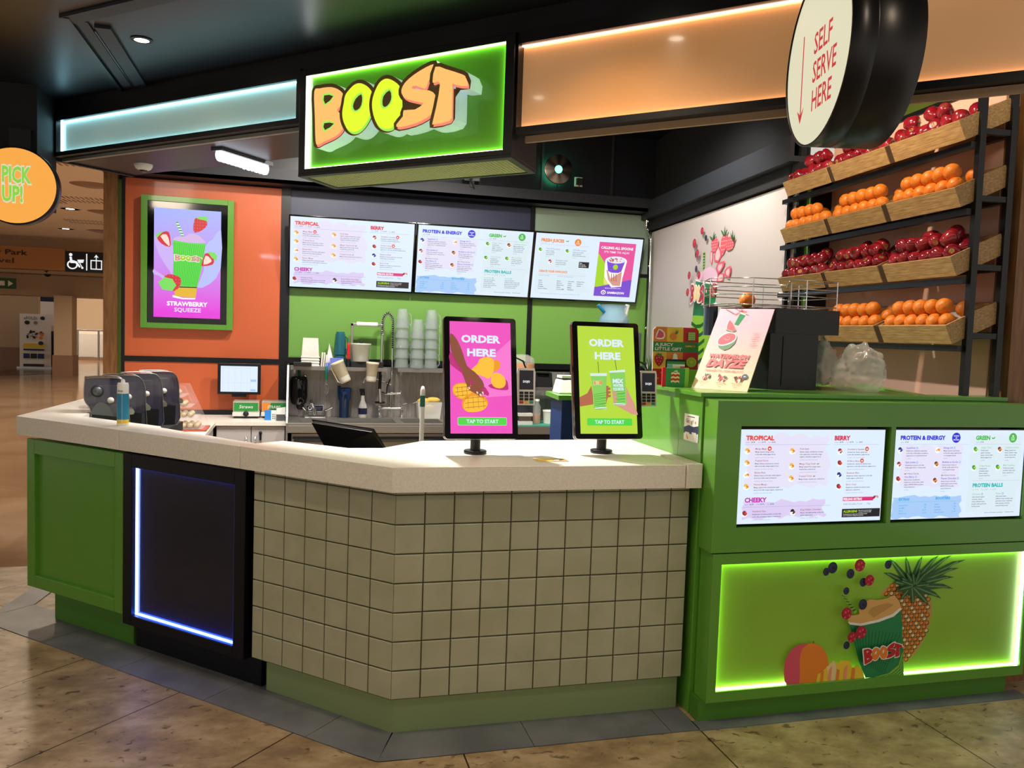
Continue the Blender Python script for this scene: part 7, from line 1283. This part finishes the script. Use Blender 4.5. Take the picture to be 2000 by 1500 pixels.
for z0, rn in rows:
    for ci in range(1, 3):
        y = 3.055 + ci*.541*math.cos(PH); x0 = 2.589 + .0875*y
        Mx = T @ Matrix(((va.x, -dv.x, cv.x, x0), (va.y, -dv.y, cv.y, y), (va.z, -dv.z, cv.z, z0), (0, 0, 0, 1)))
        MB(Mx).m('spacer').box(-.042, -.002, -.05, -.004, .0, HC - .003).build('spacer_block', t)

# plastic bags
mat('bag', '#f4f8f6', .2, alpha=.36, spec=1.)
def bag(label, c, r, seed, loc_name='plastic_bag'):
    rnd = random.Random(seed); n, k = 72, 44; b = MB().m('bag'); vs = []
    from mathutils import noise
    for i in range(k):
        ph = math.pi*i/(k-1)
        for j in range(n):
            th = 2*math.pi*j/n; d = Vector((math.sin(ph)*math.cos(th), math.sin(ph)*math.sin(th), -math.cos(ph)))
            f = 1 + .26*noise.noise(d*1.6 + Vector((seed, 0, 0))) + .20*abs(noise.noise(d*3.1 + Vector((0, seed, 0)))) + .07*abs(noise.noise(d*7.7 + Vector((0, 0, seed)))) - .10
            z = c[2] + r[2]*d.z*f; z = max(z, ZT + .001)
            vs.append((c[0] + r[0]*d.x*f, c[1] + r[1]*d.y*f, z))
    b.add(vs, [(i*n + j, i*n + (j+1) % n, (i+1)*n + (j+1) % n, (i+1)*n + j) for i in range(k-1) for j in range(n)], True)
    o = b.build(loc_name); tag(o, label, 'plastic bag', None); return o
bag('clear crumpled plastic bag hanging against the side of the juicing machine', (2.41, 3.40, 1.465), (.085, .10, .12), 3)
bag('larger clear crumpled plastic bag slumped on the green ledge, right of the machine', (2.52, 3.24, 1.43), (.11, .12, .125), 8)

# ---------------------------------------------------------------- mural print on the right wall
a = Art(1, 1, 0, 0, .0012, T=WM, dz=.0004); P = ART['mural']
a.poly('print_cupgreen', P['cup']); a.poly('print_limegreen', P['cup2'])
c2 = P['cup2']
for i in range(11):
    z = c2[0][1] - .05 - i*.075; x0 = c2[0][0] - .02 - i*.004; x1 = x0 + .30
    a.poly('print_darkgreen', [(x0, z), (x0 + .10, z - .03), (x0 + .2, z - .025), (x1, z + .01), (x1, z - .02), (x0 + .2, z - .055), (x0 + .10, z - .06), (x0, z - .03)], 1, i == 0)
a.poly('print_lilac', P['froth'], 2); a.poly('print_white', P['rim'])
a.poly('print_limegreen', P['straw']); s = P['straw']; 
for i in range(6): q = (i + .2)/6.4; a.poly('print_darkgreen', [L_(s[0], s[3], q), L_(s[1], s[2], q + .05), L_(s[1], s[2], q + .13), L_(s[0], s[3], q + .08)], 0, i == 0)
for k in ('st4', 'st5', 'st8'): a.poly('print_pink', P[k], 1); c = P[k]; cx = sum(p[0] for p in c)/len(c); cy = sum(p[1] for p in c)/len(c); a.poly('print_lightpink', [(cx + (p[0]-cx)*.65, cy + (p[1]-cy)*.75) for p in c], 1)
for k in ('st1', 'st2', 'st3', 'st9'):
    a.poly('print_pink' if k != 'st9' else 'print_crimson', P[k], 2); c = P[k]; xs = [p[0] for p in c]; ys = [p[1] for p in c]; a.z += a.dz
    for i in range(4):
        for j in range(5):
            x = min(xs) + (max(xs)-min(xs))*(i + .5 + .25*(j % 2))/4.5; y = min(ys) + (max(ys)-min(ys))*(j+.5)/5
            if inside(x, y, c): a.ell('print_cream', x, y, .008, .005, 5, lift=False)
for k in ('st6', 'st7'): a.poly('print_pink', P[k], 1); c = P[k]; cx = sum(p[0] for p in c)/len(c); cy = sum(p[1] for p in c)/len(c); a.poly('print_lightpink', [(cx + (p[0]-cx)*.55, cy + (p[1]-cy)*.6) for p in c], 1)
for k in ('g1', 'g2', 'g3'):
    c = P[k]; cx = sum(p[0] for p in c)/5; cy = sum(p[1] for p in c)/5
    for i in range(5): leafp(a, 'print_leaf', 'print_midgreen', cx, cy - .02, c[i][0], c[i][1] + .02, .010)
for k in ('b1', 'b2', 'b3', 'b4'): berry(a, k, 'b')
for k in ('r1', 'r2', 'r3', 'r4', 'r5', 'r6', 'r7'): berry(a, k, 'r')
l = P['logo']; logo(a, l[3][0] + .01, l[3][1] + .02, (l[1][0]-l[0][0])*.92, .17, 'print_white', 'print_crimson', 'print_cream', -.1)
o = a.build('wall_print'); tag(o, 'printed smoothie cup with flying strawberries and berries on the white side wall', 'wall print')
# small plant behind the gift board
t = thing('spiky_plant', 'small spiky green plant peeping out left of the patterned gift board', 'plant', (1.62, 3.56, ZT)); MB().m('white').lathe([(.02, 0), (.028, .05), (.025, .05), (0, .045)], n=14).build('pot', t)
b = MB().m('print_leaf')
for i in range(14):
    q = i*2.4; rr = .035 + .02*(i % 3); b.add([(.004*math.cos(q+1.5), .004*math.sin(q+1.5), .045), (-.004*math.cos(q+1.5), -.004*math.sin(q+1.5), .045), (rr*.6*math.cos(q), rr*.6*math.sin(q), .09 + .01*(i % 4)), (rr*math.cos(q), rr*math.sin(q), .08 + .02*(i % 4))], [(0, 1, 2), (0, 2, 3), (2, 1, 3)])
b.build('leaves', t)

# ---------------------------------------------------------------- the concourse on the left
def hb(name, mt, x0, x1, y0, y1, z0, z1, **k): return struct(MB().m(mt).box(x0, x1, y0, y1, z0, z1).build(name))
hb('wall_far', 'hall_wall', -24, 6, 40, 40.4, 0, 6); hb('wall_far_side', 'hall_wall', -1.2, -1.0, 7.8, 40, 0, 6)
hb('wall_far_base', 'hall_clad', -24, 6, 39.9, 40, 0, .9)
b = MB().m('hall_stone'); b.box(-24, -1.2, 24.6, 24.9, 2.98, 3.9); b.box(-24, -1.2, 24.9, 26.2, 2.15, 2.72); b.box(-24, -1.2, 24.2, 24.9, 2.72, 2.80) ; b.m('hall_wall').box(-24, -1.2, 24.7, 26.2, 2.72, 2.98); struct(b.build('beam'))
b = MB().m('hall_stone'); b.box(-24, -1.2, 26.2, 40, 4.8, 5.2); struct(b.build('ceiling_far'))
def column(x0, x1, y0, y1, base, lbl, tone='hall_stone', h=2.2, name='stone_column'):
    t = thing(name, lbl, 'column', ((x0+x1)/2, (y0+y1)/2, 0)); T = Matrix.Translation((-(x0+x1)/2, -(y0+y1)/2, 0))
    MB(T).m(tone).box(x0, x1, y0, y1, base, h).build('shaft', t); MB(T).m('hall_clad').box(x0 - .03, x1 + .03, y0 - .03, y1 + .03, 0, base).build('base_cladding', t)
column(-6.30, -5.86, 24.3, 24.8, .56, 'square stone column with brown marble foot, nearest column in the hall', h=2.16)
column(-8.9, -7.7, 28.0, 29.2, .62, 'wide pale stone column behind the standing banner', h=4.8)
column(-7.98, -7.68, 31, 31.6, .6, 'slim pale column half hidden behind the nearest column', 'hall_wall', 4.8)
column(-10.9, -10.0, 30, 31, .8, 'pale column at the far left edge of the hall', 'hall_stone', 4.8)
# railing
t = thing('railing', 'metal hand railing in the hall beyond the columns', 'railing', (-7.5, 34, 0)); b = MB().m('grey_metal')
b.tube([(-12, 34, 1.15), (-5.0, 34, 1.15)], .03, 6); b.tube([(-12, 34, .12), (-5.0, 34, .12)], .02, 6); b.build('rail', t, loc=(7.5, -34, 0))
for i in range(10): MB().m('grey_metal').box(-.03, .03, -.03, .03, 0, 1.15).build('baluster', t, loc=(7.5 - 11.6 + i*.72, 0, 0))
b = MB().m('clear_plastic').box(-11.6 + 7.5, -5 + 7.5, -.01, .01, .15, 1.1); b.build('glass', t)
# banner stand
t = thing('banner_stand', 'white pull-up banner with eFOLDi heading standing in the hall', 'banner', fr((-7.66, 27.6, 0), (1, -.04, 0)))
MB().m('paper').box(-.43, .43, .04, 1.66, -.03, 0).build('banner', t); MB().m('steel').box(-.48, .48, 0, .06, -.12, .1).build('foot', t)
a = Art(.73, .75, 0, 0, .01, dz=.004); a.text('print_greytext', 'eFOLDi', -.42, 1.99, .12, .5, .02); a.ell('print_navy', .28, 2.05, .09, .07, 14); a.ell('print_black', -.3, 1.86, .10, .08, 14); a.ell('print_greytext', .02, 1.86, .08, .07, 12)
rnd = random.Random(5)
for i in range(16): a.ell(rnd.choice(['print_black', 'print_navy', 'print_orange', 'print_greytext']), rnd.uniform(-.35, .42), rnd.uniform(1.22, 1.5), rnd.uniform(.03, .09), rnd.uniform(.02, .08), 7, rnd.uniform(0, 3))
a.rect('print_yellow', -.40, .84, .38, 1.02); a.ell('print_navy', .25, 1.04, .1, .08, 14); a.rect('print_navy', -.40, .74, .38, .81)
for i in range(3): a.rect('print_black' if i % 2 else 'print_blue', -.40 + i*.27, .42, -.16 + i*.27, .62)
a.rect('print_black', -.40, .10, .38, .2); a.build('print', t)
t = thing('banner_stand', 'narrow blue and white banner half hidden behind the white eFOLDi banner', 'banner', fr((-7.30, 27.9, 0), (1, 0, 0)))
b = MB(); b.m('print_blue').box(-.3, .35, .1, 2.25, -.03, 0); b.m('paper').box(-.3, .35, 1.15, 2.05, 0, .01); b.m('print_navy').box(-.3, .35, 2.05, 2.28, 0, .012); b.m('print_blue').box(.1, .35, .3, 1.1, 0, .02); b.build('banner', t); MB().m('steel').box(-.35, .38, 0, .1, -.1, .1).build('foot', t)
# hanging direction sign
t = thing('direction_sign', 'brown hanging sign reading Car Park Level with white accessibility symbols', 'sign', fr((-6.5, 23, 0), (1, 0, 0)))
mat('sign_brown', '#b07c46', .35); mat('sign_black', '#0d0e12', .4); MB().m('sign_brown').box(-4.0, .795, 2.76, 3.30, -.10, 0).build('board', t); MB().m('sign_black').box(.795, 1.78, 2.74, 3.26, -.10, .01).build('symbol_panel', t)
a = Art(1, 1, 0, 0, .014, dz=.003); glo('signwhite', '#f4f6f8', .95); mat('sign_text', '#2c2018', .5)
a.text('sign_text', 'Car Park', -1.05, 3.10, .13, 1.0, .02); a.text('lit_signwhite', 'Level', -.92, 2.90, .13, .6, .0) if False else a.text('sign_text', 'Level', -.98, 2.89, .13, .62, .0)
a.rect('lit_signwhite', 1.285, 2.79, 1.31, 3.21)
# wheelchair with trolley
a.ell('lit_signwhite', .93, 3.17, .04, .04, 12); a.poly('lit_signwhite', [(.90, 3.12), (.955, 3.12), (.97, 3.02), (1.07, 3.01), (1.16, 2.88), (1.13, 2.85), (1.04, 2.96), (.92, 2.96)])
a.holes('lit_signwhite', [[(.97 + .125*math.cos(q/20*6.283), 2.92 + .115*math.sin(q/20*6.283)) for q in range(20)], [(.97 + .09*math.cos(q/20*6.283), 2.92 + .083*math.sin(q/20*6.283)) for q in range(20)]]); a.rect('sign_black', 1.0, 2.97, 1.1, 3.02) if False else None
a.poly('lit_signwhite', [(1.08, 3.05), (1.24, 3.06), (1.22, 2.98), (1.11, 2.97)]); a.ell('lit_signwhite', 1.20, 2.85, .028, .028, 10); a.line('lit_signwhite', 1.14, 2.97, 1.20, 2.86, .02)
# lift
a.holes('lit_signwhite', [[(1.39, 2.82), (1.66, 2.82), (1.66, 3.06), (1.39, 3.06)], [(1.415, 2.845), (1.635, 2.845), (1.635, 3.035), (1.415, 3.035)]]); a.rect('lit_signwhite', 1.515, 2.83, 1.535, 3.15); a.poly('lit_signwhite', [(1.47, 3.12), (1.525, 3.20), (1.58, 3.12), (1.525, 3.14)])
a.build('print', t)
t = thing('exit_sign', 'tiny dark exit sign on the beam at the far left', 'sign', fr((-7.32, 24.16, 2.28), (1, 0, 0))); MB().m('print_leaf').box(-.3, .16, 0, .28, -.03, 0).build('board', t); a = Art(1, 1, 0, 0, .004, dz=.002); a.rect('print_white', -.26, .08, -.1, .2); a.poly('print_white', [(-.02, .06), (.1, .14), (-.02, .22)]); a.build('print', t)
for (p, l) in (((-6.45, 24.3, 2.80), 'dark dome camera under the hall beam'), ((-5.0, 24.3, 2.80), 'second dome camera under the hall beam, nearer the wooden post')):
    t = thing('dome_camera', l, 'camera', p); MB().m('rubber').lathe([(0, -.16), (.07, -.13), (.10, -.06), (.11, 0)], n=16).build('dome', t)
for i, (x, y, l) in enumerate(((-4.12, 16.96, 'nearer bright downlight in the pale hall ceiling'), (-5.13, 20.74, 'farther bright downlight in the pale hall ceiling'))):
    t = thing('hall_downlight', l, 'ceiling light', (x, y, 3.6)); MB().m('white').lathe([(.17, -.012), (.20, 0), (.15, 0), (.15, -.01), (.17, -.012)], n=22).build('bezel', t); mat('bulb_hall', '#fff4dc', emit=9.); MB().m('bulb_hall').lathe([(0, -.013), (.15, -.011)], n=20).build('bulb', t)
for i, (x, y) in enumerate(((-3.05, 13.79), (-3.55, 17.1), (-4.40, 20.77), (-2.42, 9.6))):
    t = thing('air_vent', ('second', 'third', 'farthest', 'nearest')[i] + ' round recessed air vent in the hall ceiling, counted from the viewer', 'vent', (x, y, 3.6)); b = MB().m('hall_clad').lathe([(.0, -.04), (.14, -.045), (.30, -.012), (.33, 0)], n=26); b.build('cone', t); MB().m('hall_ceiling').lathe([(.33, -.008), (.37, 0)], n=26).build('ring', t)
t = thing('ceiling_perforations', 'rows of short slots cut in the pale hall ceiling', 'ceiling slots', (-3, 14, 3.598)); b = MB().m('hall_clad')
for (cx, cy) in ((-2.3, 9.3), (-2.9, 11.6), (-3.6, 15.3), (-4.5, 15.6), (-2.4, 8.5), (-4.2, 18.8)):
    for j in range(2):
        b = MB().m('hall_clad')
        for i in range(14): b.box(cx - .5 + i*.075 + 3, cx - .475 + i*.075 + 3, cy + j*.42 - 14, cy + j*.42 + .26 - 14, -.004, 0)
        b.build('slot_row', t)
